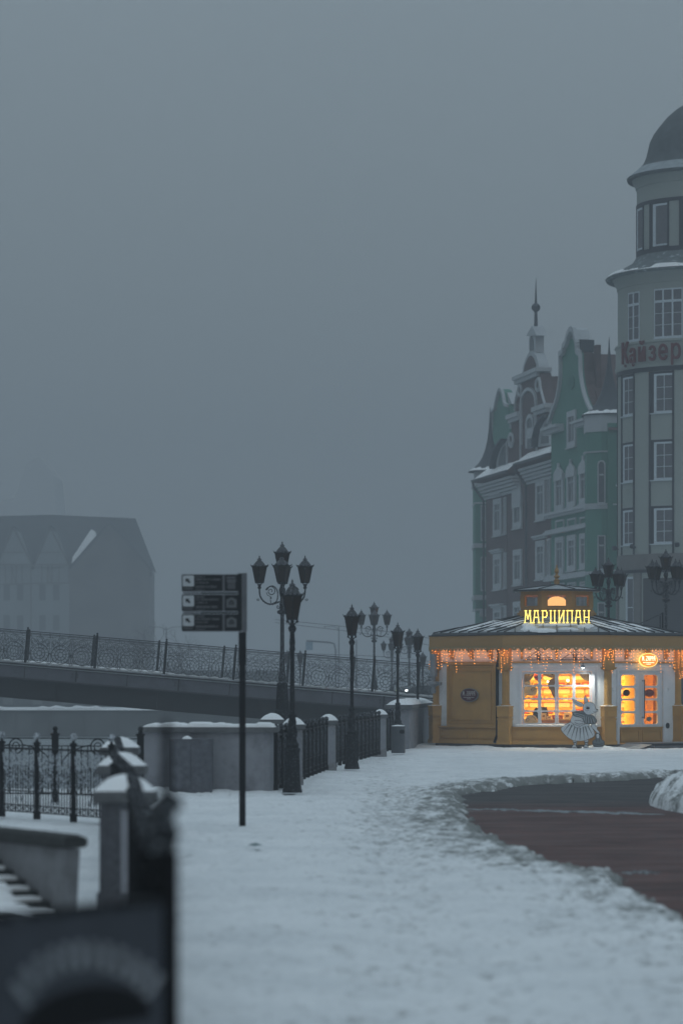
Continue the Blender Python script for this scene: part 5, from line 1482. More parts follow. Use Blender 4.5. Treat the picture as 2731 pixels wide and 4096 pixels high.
def shelf(fm, w, label, n_levels=5):
    t = thing('shop_shelf', label, 'shelf', fm.translation)
    mb = MB(fm); mb.box(-w, w, -.02, .0, .1, 2.5); mb.box(-w, -w + .04, 0, .32, .1, 2.45); mb.box(w - .04, w, 0, .32, .1, 2.45); mb.build('back', shm, t)
    for i in range(n_levels):
        z = .45 + i * .42
        sh = MB(fm).box(-w + .041, w - .041, .0005, .32, z, z + .03).build('shelf_board', shm, t)
        ng = max(2, int(w / .2)); st = (2 * w - .12) / ng
        for g_i in range(ng): MB(fm).plate(rrect(-w + .06 + st * g_i + .02, -w + .06 + st * (g_i + 1) - .02, z + .25, z + .37, .04, 2), [], .002, .02).build('glowing_panel', lampglow, t)
    mb = MB(fm)
    k = int(w * 2 / .14)
    for i in range(k): 
        c_ = -w + .1 + (2 * w - .2) * i / (k - 1); mb.tube([(c_ + q[0], .33, q[1]) for q in circle(0, 2.36, .05, 12)], .012, 4, True)
    mb.bar((-w, .33, 2.43), (w, .33, 2.43), .03); mb.bar((-w, .33, 2.29), (w, .33, 2.29), .02)
    mb.build('cornice_pattern', mat('patt', (.35, .16, .05), .6) if 'patt' not in M else M['patt'], t); M['patt'] = t.children[-1].data.materials[0] if t.children else None
    return t
rr = random.Random(11)
cnt = 0
names = {0: 'red', 1: 'yellow', 2: 'cream', 3: 'brown', 4: 'orange'}
def stock(fm, w, where):
    for i in range(4):
        z = .45 + i * .42 + .03; x = -w + .08
        while x < w - .2:
            ww = rr.uniform(.11, .24); hh = rr.uniform(.09, .21); ci = rr.randrange(5)
            c_ = fm @ Vector((x + ww / 2, .17, z))
            bx = MB(fm); bx.box(x, x + ww, .06, .30, z + .001, z + hh); 
            o = bx.build('sweets_box', prods[ci], None)
            side = ('left end', 'left half', 'middle', 'right half', 'right end')[min(4, int((x + w) / (2 * w) * 5))]
            o['label'] = '%s %s sweets box on the %s shelf, %s of the %s' % (('low', 'tall')[hh > .15], names[ci], ('bottom', 'second', 'third', 'top')[i], side, where)
            o['category'] = 'box'; o['group'] = 'sweets boxes on the %s' % where
            MB(fm).box(x + ww * .2, x + ww * .8, .3005, .304, z + hh * .3, z + hh * .7).build('box_print', prods[(ci + 2) % 5], o)
            x += ww + rr.uniform(.01, .06)
sf = []
bk_f = frame(KC + Vector((0, 2.9, 0)), Vector((1, 0, 0)), Vector((0, -1, 0)))
shelf(bk_f, 1.35, 'lit shelves on the back wall of the shop seen through the large window'); stock(bk_f, 1.35, 'back wall shelves')
n1 = Vector((.707, -.707, 0)); t1 = Vector((.707, .707, 0))
f1 = frame(KC + Vector((-2.05, 2.05, 0)), t1, n1); shelf(f1, 1.2, 'angled lit shelves at the back left of the shop, behind the door panes'); stock(f1, 1.2, 'back left shelves')
f2 = frame(KC + Vector((2.05, 2.05, 0)), Vector((.707, -.707, 0)), Vector((-.707, -.707, 0))); shelf(f2, 1.2, 'angled lit shelves at the back right of the shop'); stock(f2, 1.2, 'back right shelves')
f3 = frame(KC + Vector((-3.1, .2, 0)), Vector((0, 1, 0)), Vector((1, 0, 0))); shelf(f3, 1.1, 'lit shelves along the left side of the shop'); stock(f3, 1.1, 'left side shelves')
ln_ = MB()
for ang_ in (0, 45, 90, 135, 180, -135, -45):
    ln_.M = face(ang_)
    if ang_ != RIGHT: ln_.box(-hx + .06, hx - .06, -.125, -.11, .11, 2.74)
ln_.build('inner_lining', cm, kio)
t = thing('display_column', 'plain round cream column lit warm behind the right door leaf', 'column', KC + Vector((2.3, -.3, .1)))
MB().lathe([(.34, .11), (.34, 2.7)], (KC.x + 2.35, KC.y - .1, 0), 20).build('shaft', cm, t, smooth=True)
t = thing('shop_counter', 'orange wooden counter inside the window carrying small boxes', 'counter', KC + Vector((0, -2.6, 0)))
MB().box(KC.x - .95, KC.x + .95, KC.y - 3.15, KC.y - 2.7, .10, .78).build('body', mat('counter_wood', (.62, .28, .06), .5), t)
MB().box(KC.x - .98, KC.x + .98, KC.y - 3.18, KC.y - 2.67, .7805, .81).build('top', shm, t)
x = KC.x - .45; i = 0
while x < KC.x + .8:
    ww = rr.uniform(.10, .2); hh = rr.uniform(.08, .2); ci = rr.randrange(5)
    o = MB().box(x, x + ww, KC.y - 3.1, KC.y - 2.9, .811, .811 + hh).build('counter_box', prods[ci], None); o['label'] = '%s %s gift box on the counter behind the window, %s' % (('low', 'tall')[hh > .14], names[ci], ('at its left end', 'left of the middle', 'in the middle', 'right of the middle', 'at its right end')[min(4, int((x - KC.x + .45) / 1.25 * 5))]); o['category'] = 'box'; o['group'] = 'gift boxes on the window counter'
    MB().box(x + ww * .25, x + ww * .75, KC.y - 3.104, KC.y - 3.1005, .82 + hh * .3, .82 + hh * .6).build('box_print', prods[(ci + 1) % 5], o); x += ww + .02
t = thing('computer_monitor', 'dark screen turned sideways behind the lower left panes', 'monitor', KC + Vector((-.5, -2.6, .8)))
MB().plate([(KC.x - .42, .82), (KC.x - .22, .82), (KC.x - .28, 1.16), (KC.x - .45, 1.16)], [], KC.y - 2.9, KC.y - 2.86).build('screen', brown, t)
MB().box(KC.x - .36, KC.x - .28, KC.y - 2.86, KC.y - 2.8, .811, .95).build('stand', 'black', t)
MB().plate([(KC.x - .72, .82), (KC.x - .52, .82), (KC.x - .50, 1.0), (KC.x - .56, 1.05), (KC.x - .54, 1.12), (KC.x - .60, 1.15), (KC.x - .66, 1.08)], [], KC.y - 2.95, KC.y - 2.8).build('card_reader', 'black', None, label='dark till shape standing behind the lower left window panes', category='till')
cut = mat('cutout_cream', (.80, .66, .40), .6); cl_ = mat('cutout_line', (.12, .09, .07), .6)
def cutout(pts, lines, label, y, m):
    t = thing('window_decoration', label, 'decoration', ff @ Vector((pts[0][0], y, pts[0][1])))
    MB(ff).plate([(q.x, q.z) for q in catmull([(a, 0, b) for a, b in pts], 4, True)], [], y, y + .012).build('panel', m, t)
    if lines:
        mb = MB(ff)
        for l in lines: mb.tube([(q[0], y + .016, q[1]) for q in l], .007, 5)
        mb.build('line', cl_, t)
cutout([(-.95, 2.02), (-.95, 1.47), (-.86, 1.50), (-.74, 1.49), (-.60, 1.52), (-.56, 1.65), (-.62, 1.77), (-.74, 1.78), (-.76, 1.9), (-.84, 2.0)], [spiral((-.68, 1.66), .08, 1.2, 0, 1, 14), [(-.88, 1.95), (-.80, 1.9), (-.78, 1.8)]], 'cream cloud-shaped cutout behind the left column of window panes', -.16, cut)
cutout([(-.95, .72), (-.90, .84), (-.80, .93), (-.68, .94), (-.58, .86), (-.54, .70), (-.75, .66)], [spiral((-.84, .78), .07, 1.1, 0, 1, 12), [(-.72, .90), (-.64, .86), (-.6, .78)]], 'cream scroll cutout behind the bottom left window pane', -.15, cut)
dkd = mat('cutout_dark', (.22, .16, .08), .7)
cutout([(-.06, 2.02), (-.22, 1.92), (-.24, 1.75), (-.16, 1.6), (-.10, 1.45), (-.02, 1.42), (.03, 1.6), (.03, 1.95)], None, 'tall brown teardrop cutout in the middle of the window', -.18, dkd)
cutout([(-.98, 2.16), (-.98, 1.93), (-.85, 1.90), (-.72, 1.98), (-.66, 2.16)], None, 'dark rounded garland shape in the top left window pane', -.15, dkd)
cutout([(-.42, 2.16), (-.3, 2.05), (-.1, 2.0), (.02, 2.05), (.02, 2.16)], None, 'brown swag shape across the second top window pane', -.15, dkd)
cutout([(.66, 2.16), (.70, 2.03), (.80, 1.95), (.95, 1.93), (.96, 2.16)], None, 'dark swag in the top right window pane', -.15, dkd)
t = thing('bauble', 'round red bauble hanging between the two top left window panes', 'decoration', ff @ Vector((-.53, -.2, 2.05)))
MB(ff).ball((-.53, -.22, 2.05), .13, 16).build('ball', prods[0], t, smooth=True); MB(ff).tube([(-.53, -.22, 2.18), (-.53, -.22, 2.4)], .005, 4).build('string', 'black', t)
for i, (x, z) in enumerate(((.32, 1.93), (.86, 2.05), (-.26, 1.9))):
    sp_ = ('left of the middle mullion', 'top right pane', 'beside the teardrop')[i]
    MB(ff).ball((x, -.6 - .2 * i, z), .035 if i else .045, 8).build('shop_bulb', bulb, None, label='bare bright bulb hanging in the shop, ' + ('third pane of the top row', 'right-hand top pane', 'second pane beside the brown teardrop')[i], category='bulb')

# flood light over the window
t = thing('flood_light', 'small blue-grey floodlight over the window, shining white on the wall', 'floodlight', ff @ Vector((.76, .2, 2.32)))
MB(ff).box(.70, .80, .13, .22, 2.30, 2.36).build('housing', mat('flood_blue', (.10, .16, .2), .5), t)
MB(ff).bar((.75, .0, 2.42), (.75, .17, 2.36), .02).build('bracket', 'iron', t)
fl_ = emat('flood_glass', (.92, 1.0, 1.0), 9.0)
MB(ff).box(.71, .79, .14, .21, 2.29, 2.2995).build('lens', fl_, t)
sp = bpy.data.lights.new('flood_light_beam', 'SPOT'); sp.energy = 60; sp.spot_size = R(150); sp.spot_blend = .8; sp.color = (.95, 1.0, .92); sp.shadow_soft_size = .03
so_ = bpy.data.objects.new('flood_light_beam', sp); COL.objects.link(so_); so_.parent = t
so_.location = (ff @ Vector((.78, .17, 2.27))) - t.location; so_.rotation_euler = (R(-18), 0, 0)

# fairy lights
warmbulb = emat('fairy_bulb', (1.0, .33, .045), 3.2)
wire_m = mat('wire', (.30, .25, .22), .6)
rr = random.Random(42)
def garland(fm, x0, x1, label, dens, y, zt=2.90, lens=(.18, .75), limit=100, step=.085, cluster=None):
    t = thing('fairy_lights', label, 'fairy lights', fm @ Vector(((x0 + x1) / 2, y, zt)), 'fairy light curtains under the kiosk eave')
    wires = MB(fm); bm_proto = None; cntb = 0
    pr = [(x0, y, zt), (x1, y, zt)]; wires.tube(pr, .004, 3)
    nd = int((x1 - x0) / dens)
    for i in range(nd + 1):
        x = x0 + (x1 - x0) * i / max(nd, 1) + rr.uniform(-.02, .02); L = rr.choice((.25, .4, .3, .55, .7)) * rr.uniform(.8, 1.1)
        if cluster: L = rr.uniform(*cluster)
        pts = []; z = zt; xx = x; yy = y
        while z > zt - L:
            pts.append((xx, yy, z)); z -= step * rr.uniform(.8, 1.2); xx += rr.uniform(-.018, .018); yy += rr.uniform(-.02, .02)
        if len(pts) < 2: continue
        wires.tube(pts, .003, 3)
        for p in pts[0 if rr.random() < .4 else 1:]:
            if cntb >= limit: break
            q = fm @ (Vector(p) + Vector((rr.uniform(-.015, .015), 0, -.01)))
            if bm_proto is None:
                bm_proto = MB().ball((0, 0, 0), .0095, 6, 1.0).build('bulb', warmbulb, None); o = bm_proto
            else: o = bm_proto.copy(); COL.objects.link(o)
            o.parent = t; o.location = q - t.location
            o.scale = (1.3, 1, rr.uniform(.6, 1.0)); cntb += 1
    wires.build('wire', wire_m, t)
    if x1 - x0 > 1:
        q_ = fm @ Vector(((x0 + x1) / 2, y, zt - .18)); gl_ = bpy.data.lights.new('garland_glow', 'AREA'); gl_.shape = 'RECTANGLE'; gl_.size = x1 - x0; gl_.size_y = .25
        gl_.energy = .75 * (x1 - x0); gl_.color = (1, .34, .10); go_ = bpy.data.objects.new('garland_glow', gl_); COL.objects.link(go_); go_.parent = t
        nrm = Vector((fm[0][1], fm[1][1], 0)); go_.location = q_ - t.location; go_.rotation_euler = (-nrm).to_track_quat('-Z', 'Y').to_euler()
    return t
yo = FA - AP - .03
garland(face(LEFT), -1.45, 1.45, 'fairy light strings hanging before the ochre blind panel', .125, yo)
garland(face(FRONT), -1.5, -.02, 'fairy light strings over the left half of the large window', .12, yo)
garland(face(FRONT), .02, 1.5, 'fairy light strings over the right half of the large window, by the floodlight', .12, yo)
garland(face(RIGHT), -1.45, -.1, 'fairy light strings over the left leaf of the kiosk door', .115, yo)
garland(face(RIGHT), .1, 1.5, 'fairy light strings around the orange oval sign and right door leaf', .115, yo)
for k, (a, lab) in enumerate(((-157.5, 'dense fairy light cluster down the far left corner of the kiosk'), (-112.5, 'fairy lights wound round the column between blind panel and window'),
                              (-67.5, 'fairy lights wound round the column between window and door'), (-22.5, 'dense fairy light cluster down the right corner of the kiosk'))):
    n = Vector((math.cos(R(a)), math.sin(R(a)), 0)); t_ = Vector((-n.y, n.x, 0))
    ends = k in (0, 3)
    fm = frame(KC + n * (CR + (.08 if ends else .175)), t_, n)
    garland(fm, -.14 if not ends else -.15, .14 if not ends else .15, lab, .07 if ends else .075, .05 if ends else 0.0, cluster=(.55, .95) if ends else (.4, .75), limit=70, step=.075)

# ---------------------------------------------------------------- painted doe cut-out
def doe():
    D = 85.75; s = .33865
    Q = lambda x, y: (P(2200 + x * s, 2500 + y * s, D).x + .05, P(0, 2500 + y * s, D).z)
    t = thing('doe_cutout', 'black and white painted cut-out of a doe in a pleated dress holding a basket', 'cut-out figure', (Q(330, 0)[0], D, 0))
    wb = mat('board_white', (.56, .60, .63), .7, .05, 6); ln = mat('ink', (.02, .022, .025), .8); gk = mat('ink_wash', (.17, .19, .20), .8, .35, 25)
    def part(name, pts, m, y, line=True, smooth=4, parent=None, w=.0055):
        q = [(v.x, v.z) for v in catmull([(Q(*p)[0], 0, Q(*p)[1]) for p in pts], smooth, True)] if smooth else [Q(*p) for p in pts]
        o = MB().plate(q, [], D + y, D + y + .012).build(name, m, parent or t)
        if line:
            MB().tube([(a, D + y - .001, b) for a, b in q], w, 5, True).build('outline', ln, o)
        return o
    def lines(par, segs, y, w=.006, m=None):
        mb = MB()
        for sg in segs:
            k = [(Q(*p)[0], D + y, Q(*p)[1]) for p in sg]; mb.tube(catmull(k, 4), w, 4)
        mb.build('brush_line', m or ln, par)
    lg = part('leg', [(262, 1365), (312, 1365), (302, 1415), (308, 1445), (335, 1475), (262, 1468), (250, 1440), (274, 1405)], wb, .016)
    lines(lg, [[(270, 1380), (305, 1395)], [(305, 1378), (270, 1400)], [(272, 1405), (300, 1420)], [(255, 1440), (300, 1450)]], .010, .008)
    lg = part('leg', [(398, 1360), (445, 1360), (436, 1415), (445, 1440), (475, 1462), (395, 1472), (388, 1440), (404, 1405)], wb, .016)
    lines(lg, [[(402, 1380), (440, 1395)], [(440, 1378), (402, 1400)], [(405, 1408), (436, 1420)], [(392, 1440), (440, 1452)]], .010, .008)
    part('arm', [(480, 1165), (520, 1155), (528, 1195), (552, 1210), (545, 1228), (575, 1265), (578, 1320), (555, 1320), (545, 1275), (500, 1225), (480, 1215), (485, 1190)], wb, .008)
    bs = part('basket', [(492, 1385), (510, 1360), (530, 1345), (525, 1300), (540, 1275), (565, 1280), (590, 1310), (600, 1350), (628, 1370), (632, 1410), (600, 1445), (550, 1458), (508, 1440)], gk, .004)
    lines(bs, [[(495, 1390), (560, 1410), (630, 1390)], [(505, 1420), (560, 1435), (620, 1420)], [(540, 1350), (540, 1380)], [(575, 1345), (570, 1380)]], -.001, .007)
    part('hand', [(540, 1290), (560, 1280), (575, 1300), (570, 1335), (550, 1340), (538, 1315)], wb, 0.0)
    sk = part('skirt', [(245, 1145), (300, 1160), (380, 1175), (430, 1165), (460, 1180), (500, 1230), (520, 1285), (505, 1320), (455, 1345), (400, 1365), (330, 1372), (260, 1360), (200, 1325), (150, 1275), (122, 1222), (170, 1180)], wb, 0.0)
    pl = MB()
    for (a, b, w) in (((225, 1175), (150, 1262), 10), ((255, 1180), (192, 1310), 14), ((290, 1200), (240, 1348), 12), ((320, 1215), (290, 1362), 12), ((352, 1215), (345, 1368), 14), ((385, 1200), (398, 1360), 12), ((410, 1195), (448, 1340), 14), ((440, 1190), (500, 1310), 12)):
        A, B = Vector(Q(*a)), Vector(Q(*b)); d = (B - A).normalized(); nn = Vector((-d.y, d.x)) * w * s * D / F
        pl.prism([tuple(A - nn * .9), tuple(A + nn * .6), tuple((A + B) / 2 + nn * .35), tuple(B + nn * .12), tuple(B - nn * .12), tuple((A + B) / 2 - nn * .5)], D - .004, D - .001)
    pl.build('pleat', gk, sk)
    to = part('torso', [(270, 1060), (245, 1090), (236, 1140), (262, 1165), (285, 1200), (320, 1215), (360, 1190), (395, 1170), (400, 1120), (350, 1070), (300, 1050)], wb, -.006)
    lines(to, [[(275, 1135), (320, 1125), (385, 1140)], [(285, 1150), (330, 1170), (385, 1160)], [(265, 1165), (300, 1180), (345, 1195)]], -.012)
    co = part('collar', [(254, 1028), (300, 1020), (350, 1012), (385, 1012), (430, 1050), (500, 1070), (525, 1095), (545, 1135), (520, 1165), (470, 1170), (420, 1165), (395, 1150), (370, 1100), (320, 1085), (280, 1075), (262, 1052)], gk, -.012)
    lines(co, [[(270, 1040), (330, 1050), (400, 1070)], [(280, 1060), (340, 1075), (390, 1100)], [(420, 1080), (415, 1155)], [(445, 1090), (450, 1160)], [(470, 1095), (485, 1160)], [(495, 1095), (515, 1150)], [(400, 1080), (395, 1130)]], -.018, .005, wb)
    lines(co, [[(300, 1035), (350, 1040), (400, 1058)], [(432, 1085), (432, 1160)], [(458, 1092), (468, 1160)], [(482, 1095), (502, 1158)]], -.019, .005)
    part('ear', [(256, 880), (300, 888), (345, 908), (385, 935), (378, 962), (330, 962), (295, 940), (270, 910)], wb, -.010)
    part('ear', [(404, 832), (418, 850), (434, 880), (440, 912), (400, 925), (396, 880)], wb, -.010)
    hd_ = part('head', [(388, 945), (410, 918), (450, 908), (490, 918), (518, 945), (530, 985), (555, 998), (556, 1022), (530, 1030), (500, 1042), (470, 1058), (430, 1058), (395, 1030), (380, 990)], wb, -.018)
    ey = MB().plate([Q(440 + 22 * math.cos(2 * PI * i / 14), 982 + 14 * math.sin(2 * PI * i / 14)) for i in range(14)], [], D - .024, D - .019).build('eye', ln, hd_)
    MB().plate([Q(549 + 12 * math.cos(2 * PI * i / 12), 1001 + 9 * math.sin(2 * PI * i / 12)) for i in range(12)], [], D - .024, D - .019).build('nose', ln, hd_)
    lines(hd_, [[(500, 1018), (530, 1026), (552, 1022)], [(408, 975), (425, 962), (450, 962)], [(405, 1000), (425, 1012), (450, 1008)]], -.021, .0035)
    lines(hd_, [[(285, 905), (330, 930), (365, 950)]], -.012, .005)
    MB().box(Q(330, 0)[0] - .1, Q(330, 0)[0] + .1, D + .03, D + .25, -.03, .02).build('stand', 'iron', t)
doe()

# the whole kiosk stands turned a little, its front square to the line of sight from the promenade
TURN = Matrix.Translation(Vector((6.44, 89.9, 0))) @ Matrix.Rotation(R(-4.1), 4, 'Z') @ Matrix.Translation(-KC)
for o in list(COL.objects):
    if o.name not in BEFORE and o.parent is None: o.matrix_basis = TURN @ o.matrix_basis
# ---------------------------------------------------------------- round corner tower
TD = 150.0; TCX = (2800 - CX) * TD / F; TS = TD / F
def Tz(y, D=TD): return H + (HY - y) * D / F
tower = thing('round_tower', 'tall cream round corner tower with a dark shingled dome and red lettering, right edge', 'tower', (TCX, TD, 0))
TR = 330 * TS
tw_m = mat('tower_plaster', (.30, .33, .31), .9, .08, .5, .1, 20, stain=(.24, .27, .255), sscale=.5)
tw_d = mat('tower_dark', (.028, .03, .04), .6, .1); tw_w = mat('tower_white', (.50, .56, .60), .6, .05)
tw_stone = mat('tower_stone', (.15, .145, .14), .9, .15, 1.5); shing = mat('shingle', (.12, .145, .15), .8, .25, 3, .3, 8, frost=.12, fscale=3)
cur = mat('curtain', (.12, .12, .13), .8, .15, 4)
TM = Matrix.Translation((TCX, TD, 0))
def th(deg): return PI + R(deg)                    # 0 = left tangent seen from the camera, 90 = towards it
def arc(mb, d0, d1, r0, r1, z0, z1, n=None):
    n = n or max(1, int(abs(d1 - d0) / 3)); vs = []
    for i in range(n + 1):
        a = th(d0 + (d1 - d0) * i / n)
        for r in (r0, r1):
            for z in (z0, z1): vs.append((TCX + r * math.cos(a), TD + r * math.sin(a), z))
    fs = []
    for i in range(n):
        a = i * 4; b = a + 4
        fs += [(a, b, b + 1, a + 1), (a + 2, a + 3, b + 3, b + 2), (a + 1, b + 1, b + 3, a + 3), (a, a + 2, b + 2, b)]
    fs += [(0, 1, 3, 2), (n * 4, n * 4 + 2, n * 4 + 3, n * 4 + 1)]
    mb.add(vs, fs); return mb
body = MB(TM).lathe([(TR, 0), (TR, Tz(1100))], n=72, caps=False).build('wall', tw_m, tower, smooth=True)
bays = [(12.6 + 33.3 * k, 31.8 + 33.3 * k) for k in range(-1, 5)]
D2 = TD - 3.23
wz = [(Tz(1652, D2), Tz(1496, D2)), (Tz(1920, D2), Tz(1769, D2)), (Tz(2175, D2), Tz(2034, D2))]
zb0, zb1 = Tz(2214, D2), Tz(1484, D2)
for k, (a, b) in enumerate(bays):
    mb = MB()
    arc(mb, a, a + 1.3, TR - .02, TR + .045, zb0, zb1); arc(mb, b - 1.3, b, TR - .02, TR + .045, zb0, zb1)
    for z0_, z1_ in wz: arc(mb, a + 1.3, a + 4.4, TR - .02, TR + .012, z0_, z1_ + .12); arc(mb, a + 4.4, b - 1.3, TR - .02, TR + .012, z1_, z1_ + .12)
    mb.build('dark_strip', tw_d, tower)
    for (z0_, z1_) in wz:
        w = MB(); arc(w, a + 4.4, a + 6.3, TR - .02, TR + .05, z0_, z1_); arc(w, a + 6.3, b - 1.3, TR - .02, TR + .05, z1_ - .09, z1_); arc(w, a + 6.3, b - 1.3, TR - .02, TR + .05, z0_, z0_ + .09)
        arc(w, a + 1.3, b - 1.3, TR - .02, TR + .10, z0_ - .05, z0_ - .002)
        o = w.build('window', tw_w, tower)
        g_ = MB(); arc(g_, a + 6.3, b - 1.3, TR - .02, TR + .018, z0_ + .09, z1_ - .09); g_.build('pane', cur, o)
        br = MB(); m_ = (a + 6.3 + b - 1.3) / 2; arc(br, m_ - .2, m_ + .2, TR, TR + .032, z0_ + .09, z1_ - .09)
        for j in (1, 2): zz_ = z0_ + .09 + (z1_ - z0_ - .18) * j / 3; arc(br, a + 6.3, b - 1.3, TR, TR + .03, zz_ - .014, zz_ + .014)
        br.build('glazing_bar', tw_w, o)
mb = MB(TM); mb.lathe([(TR - .05, zb1), (TR + .06, zb1 + .002), (TR + .06, zb1 + .22), (TR - .05, zb1 + .22)], n=72, caps=False); mb.build('dark_band', tw_d, tower, smooth=True)
zs0 = zb1 + .222
MB(TM).lathe([(TR - .05, zs0), (TR + .10, zs0), (TR + .14, zs0 + .12), (TR + .10, zs0 + .3), (TR + .10, zs0 + 1.15), (TR + .17, zs0 + 1.22), (TR + .15, zs0 + 1.3), (TR - .02, zs0 + 1.34)], n=72, caps=False).build('sign_band', tw_m, tower, smooth=True)
zst = zb0
MB(TM).lathe([(TR + .0, zst - .75), (TR + .05, zst - .75), (TR + .05, zst - .03), (TR, zst - .002)], n=72, caps=False).build('stone_band', tw_stone, tower, smooth=True)
MB(TM).lathe([(TR + .02, zst - .92), (TR + .08, zst - .92), (TR + .08, zst - .76), (TR + .02, zst - .752)], n=72, caps=False).build('dark_band', tw_d, tower, smooth=True)
mb = MB(); 
for d in (2, 35.5, 76, 110): arc(mb, d - 3.5, d + 3.5, TR, TR + .10, 0, zst - .93)
mb.build('stone_pier', tw_stone, tower)
bm_ = bpy.data.materials.new('dark_brick'); bm_.use_nodes = True; tt = bm_.node_tree; bb = tt.nodes['Principled BSDF']; bb.inputs['Roughness'].default_value = .9
tc = tt.nodes.new('ShaderNodeTexCoord'); bt = tt.nodes.new('ShaderNodeTexWave'); bt.bands_direction = 'Z'; bt.inputs['Scale'].default_value = 4.2; bt.inputs['Distortion'].default_value = .3
tt.links.new(tc.outputs['Object'], bt.inputs['Vector']); rp = tt.nodes.new('ShaderNodeMixRGB'); rp.inputs[1].default_value = (.03, .03, .033, 1); rp.inputs[2].default_value = (.055, .055, .058, 1)
tt.links.new(bt.outputs[0], rp.inputs[0]); tt.links.new(rp.outputs[0], bb.inputs['Base Color']); M['dbrick'] = bm_
mb = MB(); arc(mb, 41, 72.5, TR, TR + .05, 0, zst - 1.2); arc(mb, 80, 106, TR, TR + .05, 0, zst - 1.2); mb.build('brick_panel', bm_, tower)
w = MB(); arc(w, 22.5, 24.0, TR, TR + .09, 3.6, zst - 1.1); arc(w, 31.5, 33, TR, TR + .09, 3.6, zst - 1.1); arc(w, 24, 31.5, TR, TR + .09, 3.6, 3.72); arc(w, 24, 31.5, TR, TR + .09, zst - 1.2, zst - 1.1)
for z_ in (4.7, 5.6): arc(w, 24, 31.5, TR, TR + .07, z_, z_ + .05)
o = w.build('tall_window', tw_w, tower); g_ = MB(); arc(g_, 24, 31.5, TR, TR + .03, 3.72, zst - 1.2); g_.build('pane', cur, o)
for d in (-4, 25, 60):
    mb = MB(); a_ = th(d + 8); c_ = Vector((TCX + (TR + .22) * math.cos(a_), TD + (TR + .22) * math.sin(a_), zb0 + .38))
    mb.bar((TCX + TR * math.cos(a_), TD + TR * math.sin(a_), zb0 + .34), c_, .06); mb.lathe([(.07, -.10), (.12, -.06), (.12, .08), (.08, .12)], c_, 10); mb.build('wall_spotlight', tw_d, tower)
# level 4 windows
zw0, zw1 = Tz(1353, TD - 3.3), Tz(1156, TD - 3.3)
for (a, b, cols) in ((24.6, 37.2, 2), (50.3, 71, 3), (84, 105, 3)):
    w = MB(); e = .55
    arc(w, a, b, TR, TR + .05, zw1 - .07, zw1); arc(w, a - .5, b + .5, TR, TR + .10, zw0 - .05, zw0); arc(w, a, b, TR, TR + .05, zw0 + .001, zw0 + .08)
    for j in range(cols + 1):
        d = a + (b - a) * j / cols; arc(w, max(a, d - e), min(b, d + e), TR, TR + .048, zw0 + .08, zw1 - .07)
    zt_ = zw1 - .62; arc(w, a, b, TR, TR + .055, zt_ - .06, zt_ + .06)
    o = w.build('window', tw_w, tower)
    g_ = MB(); arc(g_, a + .2, b - .2, TR, TR + .018, zw0 + .08, zw1 - .07); g_.build('pane', cur, o)
    br = MB()
    for j in (1, 2): zz_ = zw0 + .08 + (zt_ - zw0 - .1) * j / 3; arc(br, a, b, TR, TR + .03, zz_ - .012, zz_ + .012)
    br.build('glazing_bar', tw_w, o)
# lower eave and roof
ze = Tz(1115)
MB(TM).lathe([(TR, ze - .62), (TR + .04, ze - .6), (TR + .06, ze - .42), (TR + .16, ze - .30), (TR + .20, ze - .14), (TR + .30, ze - .05)], n=72, caps=False).build('cornice', tw_m, tower, smooth=True)
r_e = 380 * TS; r_u = 254 * TS; zr = Tz(1033)
MB(TM).lathe([(TR + .2, ze - .08), (r_e - .05, ze - .12), (r_e, ze - .02), (r_e - .35, ze + .16), (r_e - .8, ze + .42), (r_u + .25, ze + .72), (r_u, zr + .06)], n=72, caps=False).build('lower_roof', shing, tower, smooth=True)
rows = []
for i in range(73):
    d = 5 + i * 2.2; a = th(d); k = .5 + .5 * math.sin(d * .13) + .5 * _tab[i, 77]
    if 42 < d < 52: k *= .2
    row = []
    for j in range(6):
        f_ = j / 5 * min(.42, .42 * k + .02); r = r_e - .04 - f_ * 1.15; z = ze + .01 + f_ * .62 + .07 * math.sin(PI * j / 5) * min(1, k)
        row.append((TCX + r * math.cos(a), TD + r * math.sin(a), z + .02))
    rows.append(row)
MB().grid(rows).build('roof_snow', 'snow', tower, smooth=True)
# upper drum
ze2 = Tz(717)
MB(TM).lathe([(r_u, zr - .3), (r_u, ze2)], n=64, caps=False).build('upper_wall', tw_m, tower, smooth=True)
zu0, zu1 = Tz(985, TD - 2.4), Tz(808, TD - 2.4)
mb = MB(TM); mb.lathe([(r_u - .02, zr - .05), (r_u + .04, zr - .05), (r_u + .04, zu0 - .02), (r_u - .02, zu0 - .02)], n=64, caps=False)
mb.lathe([(r_u - .02, zu1 + .03), (r_u + .04, zu1 + .03), (r_u + .04, zu1 + .20), (r_u - .02, zu1 + .20)], n=64, caps=False)
mb.build('dark_band', tw_d, tower)
for k in range(-1, 5):
    mb = MB(); a = 20 + 32.5 * k; arc(mb, a + 12.5, a + 33.5, r_u - .02, r_u + .015, zu0 - .02, zu1 + .03)
    for d in (a + 12.4, a + 33.4): arc(mb, d - .8, d + .8, r_u - .02, r_u + .05, zu0 - .02, zu1 + .03)
    mb.build('dark_timber', tw_d, tower, smooth=False)
for k in range(-1, 5):
    a = 36.5 + 32.5 * k; b = a + 17.2; w = MB()
    arc(w, a, a + 3.5, r_u, r_u + .04, zu0 + .05, zu1 - .05); arc(w, b - 1.0, b, r_u, r_u + .04, zu0 + .05, zu1 - .05); arc(w, a + 3.5, b - 1.0, r_u, r_u + .04, zu1 - .15, zu1 - .05); arc(w, a + 3.5, b - 1, r_u, r_u + .07, zu0 + .05, zu0 + .13)
    o = w.build('window', tw_w, tower); g_ = MB(); arc(g_, a + 3.5, b - 1, r_u, r_u + .022, zu0 + .13, zu1 - .15); g_.build('pane', cur, o)
